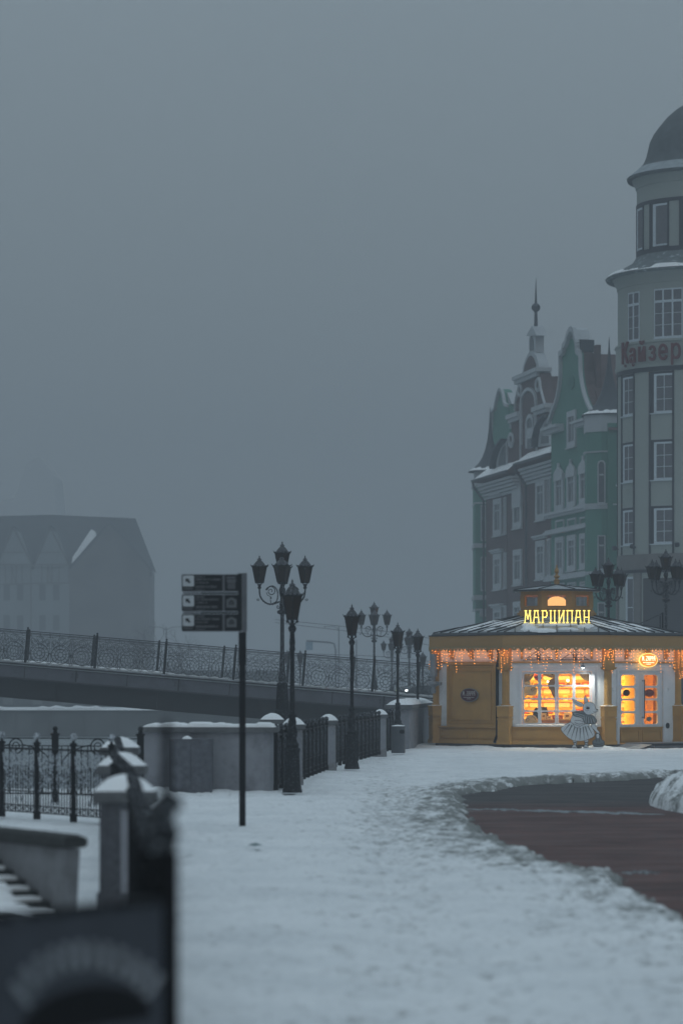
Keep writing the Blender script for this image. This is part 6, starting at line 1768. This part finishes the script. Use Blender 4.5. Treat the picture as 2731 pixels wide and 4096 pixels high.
MB(TM).lathe([(r_u, ze2 - .55), (r_u + .06, ze2 - .5), (r_u + .08, ze2 - .34), (r_u + .2, ze2 - .22), (r_u + .22, ze2 - .1), (r_u + .35, ze2 - .04)], n=64, caps=False).build('upper_cornice', tw_m, tower, smooth=True)
dome = [(r_u + .25, ze2 - .09), (294 * TS - .03, ze2 - .1), (294 * TS, ze2 + .02)] + [(r * TS, Tz(y)) for r, y in ((278, 703), (262, 691), (243, 674), (228, 655), (217, 630), (210, 600), (203, 570), (186, 536), (160, 502), (135, 472), (101, 442), (69, 421), (30, 405), (0.1, 401))]
MB(TM).lathe(dome, n=64, caps=False).build('dome', mat('dome_slate', (.075, .09, .095), .8, .25, 3, .3, 8), tower, smooth=True)
MB(TM).lathe([(294 * TS + .003, ze2 + .03), (262 * TS + .01, Tz(690)), (246 * TS + .012, Tz(675))], n=64, caps=False).build('dome_frost', mat('frost_band', (.30, .34, .36), .9, .3, 4), tower, smooth=True)
# red lettering on the band
redm = mat('red_letter', (.11, .016, .02), .6, .1)
font_ok = True
t = thing('hotel_sign', 'dark red Gothic letters Кайзерх curving round the tower band', 'sign', (TCX, TD - TR, zs0 + .6))
def letter(ch, deg, size):
    cu = bpy.data.curves.new('t', 'FONT'); cu.body = ch; cu.size = size * 1.15; cu.extrude = .05; cu.offset = .012 * size; cu.align_x = 'CENTER'; cu.resolution_u = 3
    o = bpy.data.objects.new('t', cu); me = bpy.data.meshes.new_from_object(o)
    a = th(deg); n = Vector((math.cos(a), math.sin(a), 0)); tt_ = Vector((-n.y, n.x, 0))
    fm = frame(Vector((TCX, TD, 0)) + n * (TR + .26), tt_, n)
    mb = MB(fm); mb.add([(v.co.x * .70, v.co.z, v.co.y) for v in me.vertices], [tuple(p.vertices) for p in me.polygons])
    bpy.data.objects.remove(o); bpy.data.curves.remove(cu); bpy.data.meshes.remove(me)
    mb.M = fm
    return mb
for ch, d, z, sz in (('К', 25.5, zs0 + .28, 1.25), ('а', 34, zs0 + .26, 1.15), ('й', 42.5, zs0 + .28, 1.15), ('з', 50.8, zs0 + .28, 1.15), ('е', 58.6, zs0 + .28, 1.2), ('р', 67.2, zs0 + .3, 1.2), ('х', 77, zs0 + .28, 1.2)):
    mb = letter(ch, d, sz); mb.v = [v + Vector((0, 0, z)) for v in mb.v]
    if ch in 'Ка': mb.tube([(-.1 + q[0], -.0, z - .0 + q[1]) for q in spiral((.12, -.08), .10, .7, 0, -1, 8)], .04, 5)
    mb.build('letter', redm, t)
# body of the same building running off to the right
MB().box(TCX + 1.5, TCX + 16, TD + .5, TD + 14, 0, 17).build('wing_wall', tw_m, tower)

# ---------------------------------------------------------------- houses behind
fd = Vector((-.184, 1, 0)).normalized(); fe = Vector((1, .184, 0)).normalized(); FO = Vector((14.11, 170, 0))
FM = frame(FO, fd, -fe)            # local x = along the facade away from us, y = outwards, z up
SH = 0.0                           # how far the current house stands back from the row
def f2(x, y, v=0.0):               # zoom pixel -> (u, z) on the facade plane set back by v
    sx, sy = 1800 + x * .6377, 1000 + y * .6377
    D = (45.39 + 1.0168 * (v + SH)) / ((sx - CX) / F + .184)
    return ((D - 170 - .181 * (v + SH)) / .9835, H + (HY - sy) * D / F)
def fpoly(pts, v=0.0): return [f2(x, y, v) for x, y in pts]
def fprism(pts, v0, v1, v=0.0, mb=None):
    mb = mb or MB(FM); mb.prism(fpoly(pts, v), -v0, -v1); return mb
green = mat('green_plaster', (.085, .215, .17), .85, .08, .6); brick = mat('brown_brick', (.105, .075, .075), .9, .12, 1.2)
trim = mat('house_trim', (.42, .45, .47), .7, .06, 1); tile = mat('roof_tile', (.095, .065, .062), .85, .3, 2.0, .6, 3); slate = mat('slate', (.045, .055, .065), .6, .2, 2)
hpane = mat('house_pane', (.10, .115, .125), .4, .2, 2)
def hwin(par, x0, x1, y0, y1, v=0.0, hood=None, w=None, out=.10, trimm=None):
    u0, _ = f2(x1, 0, v); u1, _ = f2(x0, 0, v); xc = (x0 + x1) / 2; z1 = f2(xc, y0, v)[1]; z0 = f2(xc, y1, v)[1]
    lo, hi = min(u0, u1), max(u0, u1); w = w or (hi - lo) * .17
    mb = MB(FM); ringbox(mb, lo, hi, z0, z1, w, -v - .02, -v + out); mb.box(lo - .06, hi + .06, -v, -v + out + .08, z0 - .08, z0)
    zz_ = z0 + (z1 - z0) * .68; mb.box((lo + hi) / 2 - .04, (lo + hi) / 2 + .04, -v, -v + out * .6, z0 + w, z1 - w)
    mb.box(lo + w, hi - w, -v, -v + out * .6, zz_ - .04, zz_ + .04)
    o = mb.build('window', trimm or trim, par)
    MB(FM).box(lo + w, hi - w, -v, -v + .03, z0 + w, z1 - w).build('pane', hpane, o)
    if hood:
        m = (lo + hi) / 2; a = (hi - lo) / 2; zt = z1; hz = hood
        if hood > 0: pts = [(lo, zt - hz * .9)] + [(lo + .0, zt), (m - a * .75, zt + hz * .45), (m - a * .25, zt + hz * .8), (m - a * .12, zt + hz), (m - a * .12, zt + hz * 1.5), (m + a * .12, zt + hz * 1.5), (m + a * .12, zt + hz), (m + a * .25, zt + hz * .8), (m + a * .75, zt + hz * .45), (hi, zt), (hi, zt - hz * .9)]
        MB(FM).prism(pts, -v + out * .5, -v + out + .05).build('hood', trim, o)
    return o
def band(mb, x0, x1, ytop_at, ybot_at, out, v=0.0):
    """cornice strip: y values measured at x0"""
    u0, z1 = f2(x0, ytop_at, v); z0 = f2(x0, ybot_at, v)[1]; u1 = f2(x1, 0, v)[0]
    mb.box(min(u0, u1), max(u0, u1), -v - .02, -v + out, z0, z1)
def strip(par, name, pts, m, v, out, w):
    q = [f2(x, y, v) for x, y in pts]; q = [(k.x, k.z) for k in catmull([(a, 0, b) for a, b in q], 3)]
    mb = MB(FM)
    for i in range(len(q) - 1): mb.bar((q[i][0], -v + out / 2, q[i][1]), (q[i + 1][0], -v + out / 2, q[i + 1][1]), w, out, up=(0, 1, 0)) 
    return mb.build(name, m, par)

# green house, near (its front stands 0.75 m proud)
SH = -.75; FM = frame(FO + fe * SH, fd, -fe)
gh = thing('green_gabled_house', 'nearer green house with curled white-edged gable and arched windows beside the tower', 'house', FM @ Vector((4, 0, 0)))
gab = [(632, 2900), (632, 1180), (635, 1060), (655, 1010), (675, 950), (692, 870), (698, 780), (697, 690), (697, 652), (716, 642), (722, 600), (735, 585), (748, 545), (760, 510), (775, 496), (786, 510), (795, 545), (804, 580), (804, 635), (823, 645), (826, 760), (836, 840), (852, 910), (872, 965), (892, 1005), (880, 1100), (880, 2900)]
pp = fpoly(gab); pp[0] = (pp[0][0], 0); pp[-1] = (pp[-1][0], 0)
MB(FM).prism(pp, 0, -.12).build('gable_wall', green, gh)
MB(FM).prism([(a_, b_) for a_, b_ in pp], -.121, -.68).build('gable_back', tile, gh)
strip(gh, 'gable_coping', [(625, 1085), (650, 1012), (676, 940), (692, 860), (700, 770), (698, 655)], trim, 0, .20, .20)
strip(gh, 'gable_coping', [(698, 652), (718, 640), (724, 600), (736, 590), (748, 545), (762, 506), (775, 494), (788, 510), (797, 550), (806, 590), (808, 636), (822, 646)], trim, 0, .22, .30)
strip(gh, 'gable_coping', [(824, 650), (826, 760), (836, 840), (852, 910), (874, 968), (895, 1008)], trim, 0, .20, .16)
zb_ = f2(700, 500)[1]
# body and roof behind the gable: ridge runs back from the facade
uL, uR = f2(632, 0)[0], f2(880, 0)[0]; ztop = f2(632, 1180)[1]; um = f2(765, 0)[0]; zrg = f2(835, 620)[1]
MB(FM).box(uR - 1.6, uL - .02, -13, -.551, 0, ztop).build('body', green, gh)
rf = MB(FM); zr1 = f2(850, 560)[1] - .3
rf.add([(uR - 1.8, -.56, ztop - .4), (um, -.56, zrg), (uL + .2, -.56, ztop - .4), (uR - 1.8, -13, ztop - .4), (um, -13, zrg), (uL + .2, -13, ztop - .4)], [(0, 1, 4, 3), (1, 2, 5, 4), (0, 2, 1), (3, 4, 5)])
rf.build('roof', tile, gh)
u_ = f2(826, 600)[0]; MB(FM).box(u_ - .5, u_ + .1, -.95, -.69, ztop, f2(850, 588)[1]).build('chimney', tile, gh)
u_ = f2(806, 600)[0]; MB(FM).box(u_ - .35, u_ + .2, -.80, -.02, f2(806, 640)[1], f2(806, 566)[1]).build('gable_block', slate, gh)
MB(FM).prism(fpoly([(748, 556), (755, 520), (764, 500), (776, 488), (788, 500), (798, 545), (802, 560)]), -.0, -.72).build('gable_cap', trim, gh)
hwin(gh, 738, 792, 1008, 1236)
w = MB(FM).prism(circle(f2(763, 832)[0], f2(763, 832)[1], .75, 20, .42), 0, .06) if False else None
cc = f2(763, 832); MB(FM).prism([(cc[0] + .62 * math.cos(2 * PI * i / 20), cc[1] + .40 * math.sin(2 * PI * i / 20)) for i in range(20)], 0, .06).build('oval_panel', mat('green_dark', (.06, .17, .14), .8), gh)
for x0, x1, y0, y1 in ((662, 716, 1375, 1636), (739, 791, 1352, 1612), (817, 871, 1330, 1592)): hwin(gh, x0, x1, y0 + 30, y1, hood=.42, out=.12)
for x0, x1, y0, y1 in ((664, 716, 1800, 2030), (739, 791, 1788, 2012), (817, 871, 1775, 1998)): hwin(gh, x0, x1, y0, y1)
for x0, x1, y0, y1 in ((664, 716, 2130, 2380), (739, 791, 2122, 2370), (817, 871, 2112, 2360)): hwin(gh, x0, x1, y0, y1)
for yt, yb_, o_ in ((1655, 1672, .30), (1672, 1688, .18), (1762, 1775, .22), (1775, 1792, .34), (2048, 2062, .22), (2062, 2082, .32)):
    mb = MB(FM); band(mb, 614, 880, yt, yb_, o_); mb.build('string_course', trim, gh)
mb = MB(FM)
band(mb, 612, 712, 1122, 1140, .5); band(mb, 612, 712, 1141, 1165, .35); band(mb, 808, 884, 1078, 1094, .5); band(mb, 808, 884, 1095, 1118, .35)
mb.build('cornice', trim, gh)
pm_ = MB(FM)
for x0, x1, y0, y1 in ((664, 716, 1692, 1752), (739, 791, 1682, 1742), (817, 871, 1672, 1732), (664, 716, 2090, 2118), (739, 791, 2084, 2112), (817, 871, 2078, 2106)):
    u0, u1 = sorted((f2(x0, 0)[0], f2(x1, 0)[0])); xc = (x0 + x1) / 2; ringbox(pm_, u0, u1, f2(xc, y1)[1], f2(xc, y0)[1], .10, 0, .08)
pm_.build('relief_panel', trim, gh)
# corner turret
def turret(par, apex, eave_l, tz_pts, D, rwall, wins, zfr=None, wallm=green, n=8, rot=PI / 8):
    sx = 1800 + apex[0] * .6377; c = Vector(((sx - CX) * D / F, D, 0))
    zy = lambda y: H + (HY - (1000 + y * .6377)) * D / F
    k = .6377 * D / F
    prof = [(max(r * k, .012), zy(y)) for r, y in tz_pts]
    MB(Matrix.Translation(c)).lathe(prof, n=16, caps=False).build('spire', slate, par, smooth=True)
    MB(Matrix.Translation(c)).lathe([(rwall, 0), (rwall, prof[-1][1])], n=n, rot=rot, caps=False).build('turret_wall', wallm, par)
    z1, z0 = zy(zfr[0]), zy(zfr[1]); MB(Matrix.Translation(c)).lathe([(rwall + .02, z0), (rwall + .06, z0), (rwall + .10, z1), (rwall, z1)], n=n, rot=rot, caps=False).build('frieze', trim, par)
    rows = []
    for i in range(40):
        a = 2 * PI * i / 39; r2 = prof[-1][0]; q = .3 + .5 * _tab[i % 39, 90]
        rows.append([(c.x + (r2 - r_ * q) * math.cos(a), c.y + (r2 - r_ * q) * math.sin(a), prof[-1][1] + .04 + (r_ * q) * .6 + .03) for r_ in (0.02, .3, .6)])
    MB().grid(rows).build('spire_snow', 'snow', par, smooth=True)
    return c, zy, k
c, zy, k = turret(gh, (995, 545), None, [(0, 545), (6, 620), (12, 700), (25, 790), (45, 870), (62, 915), (90, 965), (125, 1003), (150, 1025), (175, 1045)], 167.2, 1.42, None, (1040, 1150))
for ci, cxp in enumerate((948, 1028)):
    for (y0, y1, arch) in ((1330, 1590, True), (1788, 2005, False), (2210, 2420, False)):
        x0, x1 = [((1800 + q * .6377) - CX) * 165.7 / F for q in (cxp - 25, cxp + 25)]
        z1, z0 = [H + (HY - (1000 + y * .6377)) * 165.7 / F for y in (y0, y1)]; fy = 167.2 - 1.42 * math.cos(PI / 8) - .02
        out_ = [(x0, z0), (x1, z0), (x1, z1 - .1)] + [((x0 + x1) / 2 + (x1 - x0) / 2 * math.cos(PI * j / 8), z1 - .1 + .22 * math.sin(PI * j / 8)) for j in range(9)] + [(x0, z1 - .1)] if arch else rect(x0, x1, z0, z1)
        cxm, w_ = (x0 + x1) / 2, (x1 - x0)
        ins = [((p[0] - cxm) * .72 + cxm, (p[1] - (z0 + z1) / 2) * .93 + (z0 + z1) / 2) for p in out_]
        out_ = [p for i, p in enumerate(out_) if i == 0 or p != out_[i - 1]]; ins = [p for i, p in enumerate(ins) if i == 0 or p != ins[i - 1]]
        mb = MB(); mb.plate(out_, [ins], fy - .05, fy + .02); mb.box(x0 + .1, x1 - .1, fy - .04, fy, z0 + (z1 - z0) * .68, z0 + (z1 - z0) * .68 + .09); mb.box(x0 - .06, x1 + .06, fy - .13, fy, z0 - .08, z0)
        o = mb.build('window', trim, gh); MB().box(x0 + .06, x1 - .06, fy - .012, fy + .015, z0 + .03, z1 + (.02 if arch else -.03)).build('pane', hpane, o)
mb = MB(Matrix.Translation(c))
for yt, yb_ in ((1270, 1280), (1596, 1612), (1612, 1632), (2020, 2040)): mb.lathe([(1.42, zy(yb_)), (1.50, zy(yb_)), (1.54, zy(yt)), (1.42, zy(yt))], n=8, rot=PI / 8, caps=False)
mb.build('turret_band', trim, gh)

UG = f2(632, 0)[0]
# brown brick house with wings
SH = 0.0; FM = frame(FO, fd, -fe)
bh = thing('brown_gabled_house', 'brown house with arched gable, white trims and a tall lantern spire, between the green gables', 'house', FM @ Vector((14, 0, 0)))
def wall_seg(par, name, x0, x1, ytop, v, m, depth=10):
    u1, z1 = f2(x0, ytop, v); u0, _ = f2(x1, ytop, v); u0 = max(u0, UG)
    MB(FM).box(min(u0, u1), max(u0, u1), -v - depth, -v, 0, z1).build(name, m, par); return min(u0, u1), max(u0, u1), z1
r0, r1, zR = wall_seg(bh, 'right_wing_wall', 485, 690, 1360, -.02, brick)
l0, l1, zL = wall_seg(bh, 'left_wing_wall', 224, 356, 1440, -.02, brick)
c0, c1, zC = wall_seg(bh, 'central_wall', 352, 486, 1400, 0, brick)
# central gable
cg_ = [(352, 1400), (360, 1215), (378, 1170), (384, 1120), (380, 1046), (406, 1022), (412, 950), (432, 850), (434, 800), (561, 770), (572, 870), (592, 960), (604, 1000), (612, 1080), (628, 1250), (628, 1330)]
MB(FM).prism(fpoly(cg_), 0, -.7).build('gable_wall', brick, bh)
# top arched pediment with depth
ap_ = [(450, 778), (455, 735), (468, 690), (484, 652), (504, 634), (522, 640), (540, 668), (552, 715), (560, 768)]
MB(FM).prism(fpoly(ap_), 0, -.62).build('pediment', trim, bh); 
ap2 = [(462, 772), (468, 735), (480, 700), (494, 670), (508, 662), (524, 680), (538, 725), (546, 764)]
MB(FM).prism(fpoly(ap2), .05, .0).build('pediment_field', brick, bh)
mb = MB(FM); u0_, u1_ = sorted((f2(415, 0)[0], f2(566, 0)[0])); z1_, z0_ = f2(500, 762)[1], f2(500, 812)[1]
mb.box(u0_, u1_, -.70, .30, (z0_ + z1_) / 2, z1_); mb.box(u0_ + .3, u1_ - .05, -.66, .18, z0_, (z0_ + z1_) / 2)
mb.build('cornice', trim, bh)
def bandx(mb, x0, x1, y_c, hh, out):
    u0, u1 = sorted((f2(x0, 0)[0], f2(x1, 0)[0])); z = f2((x0 + x1) / 2, y_c)[1]; mb = MB(FM); mb.box(u0, u1, -.6, out, z - hh, z); mb.box(u0 + .1, u1 - .1, -.55, out * .6, z - hh * 1.8, z - hh - .002); mb.build('cornice', trim, bh)
bandx(mb, 535, 618, 975, .28, .3); bandx(mb, 374, 446, 1025, .28, .3); bandx(mb, 356, 392, 1368, .3, .4)
# lantern, ball and needle
lp = [(488, 632), (488, 545), (522, 545), (522, 632)]
MB(FM).prism(fpoly([(486, 640), (486, 545), (524, 537), (524, 640)]), -.08, -.62).build('lantern_tower', trim, bh)
MB(FM).prism(fpoly([(492, 632), (492, 565), (502, 540), (512, 560), (515, 625)]), -.02, -.079).build('lantern_opening', hpane, bh)
a_ = f2(474, 540); b_ = f2(512, 474); c_ = f2(540, 536)
MB(FM).prism([a_, b_, c_], 0, -.68).build('lantern_roof', trim, bh)
q = FM @ Vector((f2(532, 480)[0], -.35, 0)); q.x = ((1800 + 536 * .6377) - CX) * q.y / F
zq = lambda y: H + (HY - (1000 + y * .6377)) * q.y / F; kq = .6377 * q.y / F
MB(Matrix.Translation((q.x, q.y, 0))).lathe([(12 * kq, zq(478)), (9 * kq, zq(390)), (12 * kq, zq(388))], n=8).build('mast', slate, bh)
MB().ball((q.x, q.y, zq(361)), 28 * kq, 14).build('mast_ball', slate, bh, smooth=True)
MB(Matrix.Translation((q.x, q.y, 0))).lathe([(8 * kq, zq(335)), (1.0 * kq, zq(175))], n=6).build('needle', slate, bh)
# arch relief and arched window
def arch_strip(x0, x1, ysp, ytop, ybot, w, out, name):
    pts = [(x0, ybot), (x0, (ybot + ysp) / 2), (x0, ysp), (x0 + (x1 - x0) * .15, ytop + (ysp - ytop) * .35), ((x0 + x1) / 2, ytop), (x0 + (x1 - x0) * .85, ytop + (ysp - ytop) * .25), (x1, ysp - 10), (x1, (ybot + ysp) / 2 - 5), (x1, ybot - 10)]
    strip(bh, name, pts, trim, 0, out, w)
arch_strip(450, 543, 960, 872, 1225, .20, .14, 'arch_moulding')
arch_strip(484, 526, 1090, 1040, 1245, .24, .12, 'window_arch')
MB(FM).prism(fpoly([(488, 1250), (488, 1090), (500, 1055), (512, 1052), (522, 1085), (522, 1240)]), .04, 0).build('arched_pane', hpane, bh)
MB(FM).prism(fpoly([(488, 1185), (488, 1120), (522, 1112), (522, 1178)]), .08, .0).build('arch_spandrel', trim, bh)
for (x, y, rx, ry) in ((555, 845, 12, 38), (442, 880, 10, 34), (388, 1195, 12, 40)):
    cc = f2(x, y); cl = f2(x + rx, y); cr = f2(x - rx, y); ru = abs(cl[0] - cr[0]) / 2; kz = .6377 * (170 + cc[0]) / F
    mb = MB(FM); mb.tube([(cc[0] + ru * math.cos(2 * PI * i / 18), .06, cc[1] + ry * kz * math.sin(2 * PI * i / 18)) for i in range(18)], .10, 5, True); mb.build('oval_moulding', trim, bh)
strip(bh, 'volute', [(362, 1230), (372, 1175), (386, 1150), (396, 1165), (396, 1200), (386, 1215)], trim, 0, .12, .14)
strip(bh, 'edge_moulding', [(384, 1120), (384, 1046)], trim, 0, .12, .14); strip(bh, 'edge_moulding', [(410, 1010), (414, 950), (434, 850), (436, 805)], trim, 0, .12, .14)
strip(bh, 'edge_moulding', [(562, 800), (574, 880), (600, 975)], trim, 0, .12, .14)
for x in (444, 546): strip(bh, 'pilaster_strip', [(x, 1340), (x, 1150), (x, 975)], trim, 0, .10, .16)
# wing eaves with snow
def wing_roof(par, x0w, x1w, yw, v, over, x0, y0, x1, y1, top, rise):
    """eave line from (x0,y0) far end to (x1,y1) near end, projecting 'over' from the wall"""
    ua, za = f2(x0, y0, v - over); ub, zb__ = f2(x1, y1, v - over)
    zE = (za + zb__) / 2; n0 = -v + over
    mb = MB(FM); lo, hi = sorted((ua, ub)); lo = max(lo, UG)
    mb.add([(lo, n0, zE), (hi, n0, zE), (hi, n0 - 4, zE + rise), (lo, n0 - 4, zE + rise), (lo, n0, zE - .12), (hi, n0, zE - .12), (hi, n0 - 4, zE - .3), (lo, n0 - 4, zE - .3)],
           [(0, 1, 2, 3), (4, 5, 6, 7), (0, 1, 5, 4), (0, 3, 7, 4), (1, 2, 6, 5), (2, 3, 7, 6)])
    mb.build('wing_roof', tile, par)
    rows = []
    for i in range(20):
        u_ = lo + (hi - lo) * i / 19; k = .8 + .7 * _tab[i, 33]; rows.append([(u_, n0 + .02 - 1.5 * k * j / 4, zE + .01 + rise / 4 * 1.5 * k * j / 4 + .12 * math.sin(PI * j / 4)) for j in range(5)])
    MB(FM).grid(rows).build('eave_snow', 'snow', par, smooth=True)
    mb = MB(FM)
    for i in range(5): mb.box(lo + .1, hi, -v - .01, -v + over * (1 - i / 5) * .75, zE - .45 - .2 * i, zE - .3 - .2 * i)
    mb.build('eave_cornice', trim, par)
    mb = MB(FM); mb.tube([(hi - .05, n0, zE - .05), (hi - .05, n0 - .05, zE - .4), (hi - .1, -v + .15, zE - 1.3), (hi - .1, -v + .12, 0)], .07, 6); mb.tube([(lo, n0 + .05, zE - .02), (hi, n0 + .05, zE - .02)], .08, 6)
    mb.build('downpipe', slate, par)
wing_roof(bh, 485, 632, 0, -.02, .85, 402, 1335, 632, 1283, 0, 2.6)
wing_roof(bh, 224, 356, 0, -.02, .85, 140, 1450, 356, 1382, 0, 2.6)
# curved dormers
for (pts, vv) in (([(556, 1235), (562, 1170), (578, 1110), (600, 1065), (626, 1042), (632, 1225)], .3), ([(292, 1372), (300, 1310), (318, 1250), (342, 1210), (362, 1190), (362, 1360)], .3)):
    MB(FM).prism(fpoly(pts, 0), .1, -.5).build('curved_dormer', trim, bh)
    strip(bh, 'dormer_edge', pts[:5], slate, 0, .5, .12)
    q_ = [((x - pts[-1][0]) * .6 + pts[-1][0] - 6, (y - pts[-1][1]) * .7 + pts[-1][1] - 16) for x, y in pts]
    MB(FM).prism(fpoly(q_), .14, .05).build('dormer_pane', hpane, bh)
# roof behind the central gable
uu = sorted((f2(362, 0)[0], f2(628, 0)[0])); zrr = f2(560, 760)[1]; zee = f2(500, 1350)[1]
mb = MB(FM); um2 = (uu[0] + uu[1]) / 2
mb.add([(uu[0], -.72, zee - 1), (um2, -.72, zrr), (uu[1], -.72, zee - 1), (uu[0], -12, zee - 1), (um2, -12, zrr), (uu[1], -12, zee - 1)], [(0, 1, 4, 3), (1, 2, 5, 4), (0, 2, 1), (3, 4, 5)]); mb.build('roof', tile, bh)
V = -.02
hwin(bh, 541, 598, 1440, 1695, V); hwin(bh, 612, 632, 1425, 1675, V); hwin(bh, 541, 598, 1822, 2065, V); hwin(bh, 612, 632, 1810, 2050, V); hwin(bh, 541, 598, 2180, 2420, V)
hwin(bh, 275, 325, 1560, 1792, V); hwin(bh, 340, 354, 1550, 1780, V); hwin(bh, 275, 325, 1905, 2130, V); hwin(bh, 340, 354, 1898, 2120, V); hwin(bh, 275, 325, 2238, 2450, V); hwin(bh, 340, 354, 2230, 2440, V)
hwin(bh, 398, 452, 1530, 1745, 0, hood=.95); hwin(bh, 400, 452, 1878, 2100, 0); hwin(bh, 400, 452, 2205, 2420, 0)
mb = MB(FM)
for x0, x1, y in ((532, 605, 1412), (532, 605, 1798), (266, 334, 1538), (266, 334, 1885), (266, 334, 2225), (532, 605, 2160)):
    mb = MB(FM); band(mb, x0, x1, y, y + 10, .28, V); band(mb, x0, x1, y + 11, y + 22, .16, V); mb.build('window_cornice', trim, bh)

# far green house
fh = thing('pale_green_gabled_house', 'farthest green house in fog with curled gable and corner spire, left end of the row', 'house', FM @ Vector((30, -3, 0)))
vv = 3.0
gb = [(262, 1400), (262, 1200), (268, 1100), (270, 1012), (286, 1000), (292, 962), (302, 925), (310, 888), (321, 872), (334, 886), (342, 925), (346, 960), (366, 975), (368, 1060), (372, 1150), (395, 1250), (395, 1400)]
gb = [(218, 1400), (222, 1340), (240, 1310), (256, 1240)] + gb[1:]
MB(FM).prism(fpoly(gb, vv), -vv, -vv - .6).build('gable_wall', green, fh)
strip(fh, 'gable_coping', [(228, 1325), (242, 1300), (258, 1230), (266, 1120), (270, 1014), (286, 1000), (294, 955), (304, 915), (312, 885), (322, 872), (336, 892), (344, 935), (350, 965), (366, 976)], trim, vv, .2, .2)
uu = sorted((f2(262, 0, vv)[0], f2(395, 0, vv)[0]))
MB(FM).box(uu[0] - 4, uu[1], -vv - 9, -vv - .62, 0, f2(262, 1350, vv)[1]).build('body', green, fh)
MB(FM).box(uu[0] + .4, uu[0] + 2.2, -vv - 1.6, -vv - .62, f2(300, 1300, vv)[1], f2(380, 940, vv)[1]).build('chimney', brick, fh)
MB(FM).prism([(uu[0] + 1.2, f2(350, 935, vv)[1] - .4), (uu[0] + 2.6, f2(350, 870, vv)[1] - .2), (uu[0] + 3.8, f2(350, 935, vv)[1] - .4)], -vv - .2, -vv - 1.0).build('gable_cap', trim, fh)
c, zy, k = turret(fh, (250, 985), None, [(0, 985), (5, 1050), (9, 1120), (18, 1190), (32, 1250), (50, 1300), (75, 1340), (105, 1368), (140, 1395)], 202.3, 1.08, None, (1395, 1440))
mb = MB()
# oriel at the end of the row
xo0, xo1 = [((1800 + q * .6377) - CX) * 201.2 / F for q in (157, 232)]
zo = lambda y: H + (HY - (1000 + y * .6377)) * 201.2 / F
MB().box(xo0, xo1, 201.2, 205, zo(2250), zo(1430)).build('oriel_wall', green, fh)
for dx_, y0_, ya_, yb2 in ((-.1, 201.0, 1480, 1430), (-.1, 201.0, 1868, 1840), (-.1, 201.0, 2195, 2165), (-.05, 201.05, 2262, 2250), (.3, 201.2, 2300, 2262), (-.05, 201.08, 1592, 1582)):
    MB().box(xo0 + dx_, xo1, y0_, 205, zo(ya_), zo(yb2)).build('oriel_band', trim, fh)
for (ya, yb_) in ((1600, 1825), (1925, 2140)):
    xa_, xb_ = [((1800 + q * .6377) - CX) * 201.1 / F for q in (190, 222)]
    mb = MB(); mb.plate(rect(xa_, xb_, zo(yb_), zo(ya)), [rect(xa_ + .07, xb_ - .05, zo(yb_) + .1, zo(ya) - .1)], 201.10, 201.19); mb.box(xa_, xb_, 201.12, 201.18, zo(ya) - .95, zo(ya) - .85)
    o = mb.build('window', trim, fh); MB().box(xa_ + .03, xb_ - .03, 201.16, 201.195, zo(yb_) + .05, zo(ya) - .05).build('pane', hpane, o)

# power line wires between masts in the fog
mb = MB()
for (y0, y1, y2) in ((2478, 2520, 2560), (2490, 2540, 2590), (2612, 2625, 2650)):
    pts = [P(1100, y0, 200), P(1500, y1, 196), P(1760, y2, 192)]; mb.tube(catmull(pts, 5), .02, 3)
mb.build('overhead_wires', 'iron_bridge', label='thin overhead wires crossing the fog behind the far lamps', category='wires')
# guyed pole on the roof behind the kiosk
t = thing('barrier_post', 'thin black post with a stay wire standing behind the kiosk roof at right', 'post', P(2648, 2520, 96))
p = P(2648, 2450, 96); mb = MB().bar((p.x, 96, .97), (p.x, 96, p.z), .05); mb.bar((p.x - .08, 96, .97), (p.x - .08, 96, p.z - .1), .03); mb.build('post', 'black', t)
MB().tube([(p.x, 96, p.z - .02), P(2555, 2496, 96.5)], .015, 4).build('stay', 'iron_frost', t)

# ---------------------------------------------------------------- fog
hz = MB().box(-400, 400, -25, 720, -5, 62)
hm = bpy.data.materials.new('haze'); hm.use_nodes = True
t_ = hm.node_tree; t_.nodes.remove(t_.nodes['Principled BSDF'])
pv = t_.nodes.new('ShaderNodeVolumePrincipled'); pv.inputs['Density'].default_value = 0.0025
pv.inputs['Color'].default_value = (.50, .53, .56, 1); pv.inputs['Anisotropy'].default_value = 0.0
t_.links.new(pv.outputs[0], t_.nodes['Material Output'].inputs['Volume'])
hm.cycles.homogeneous_volume = True
hz.build('haze', hm, kind='stuff')
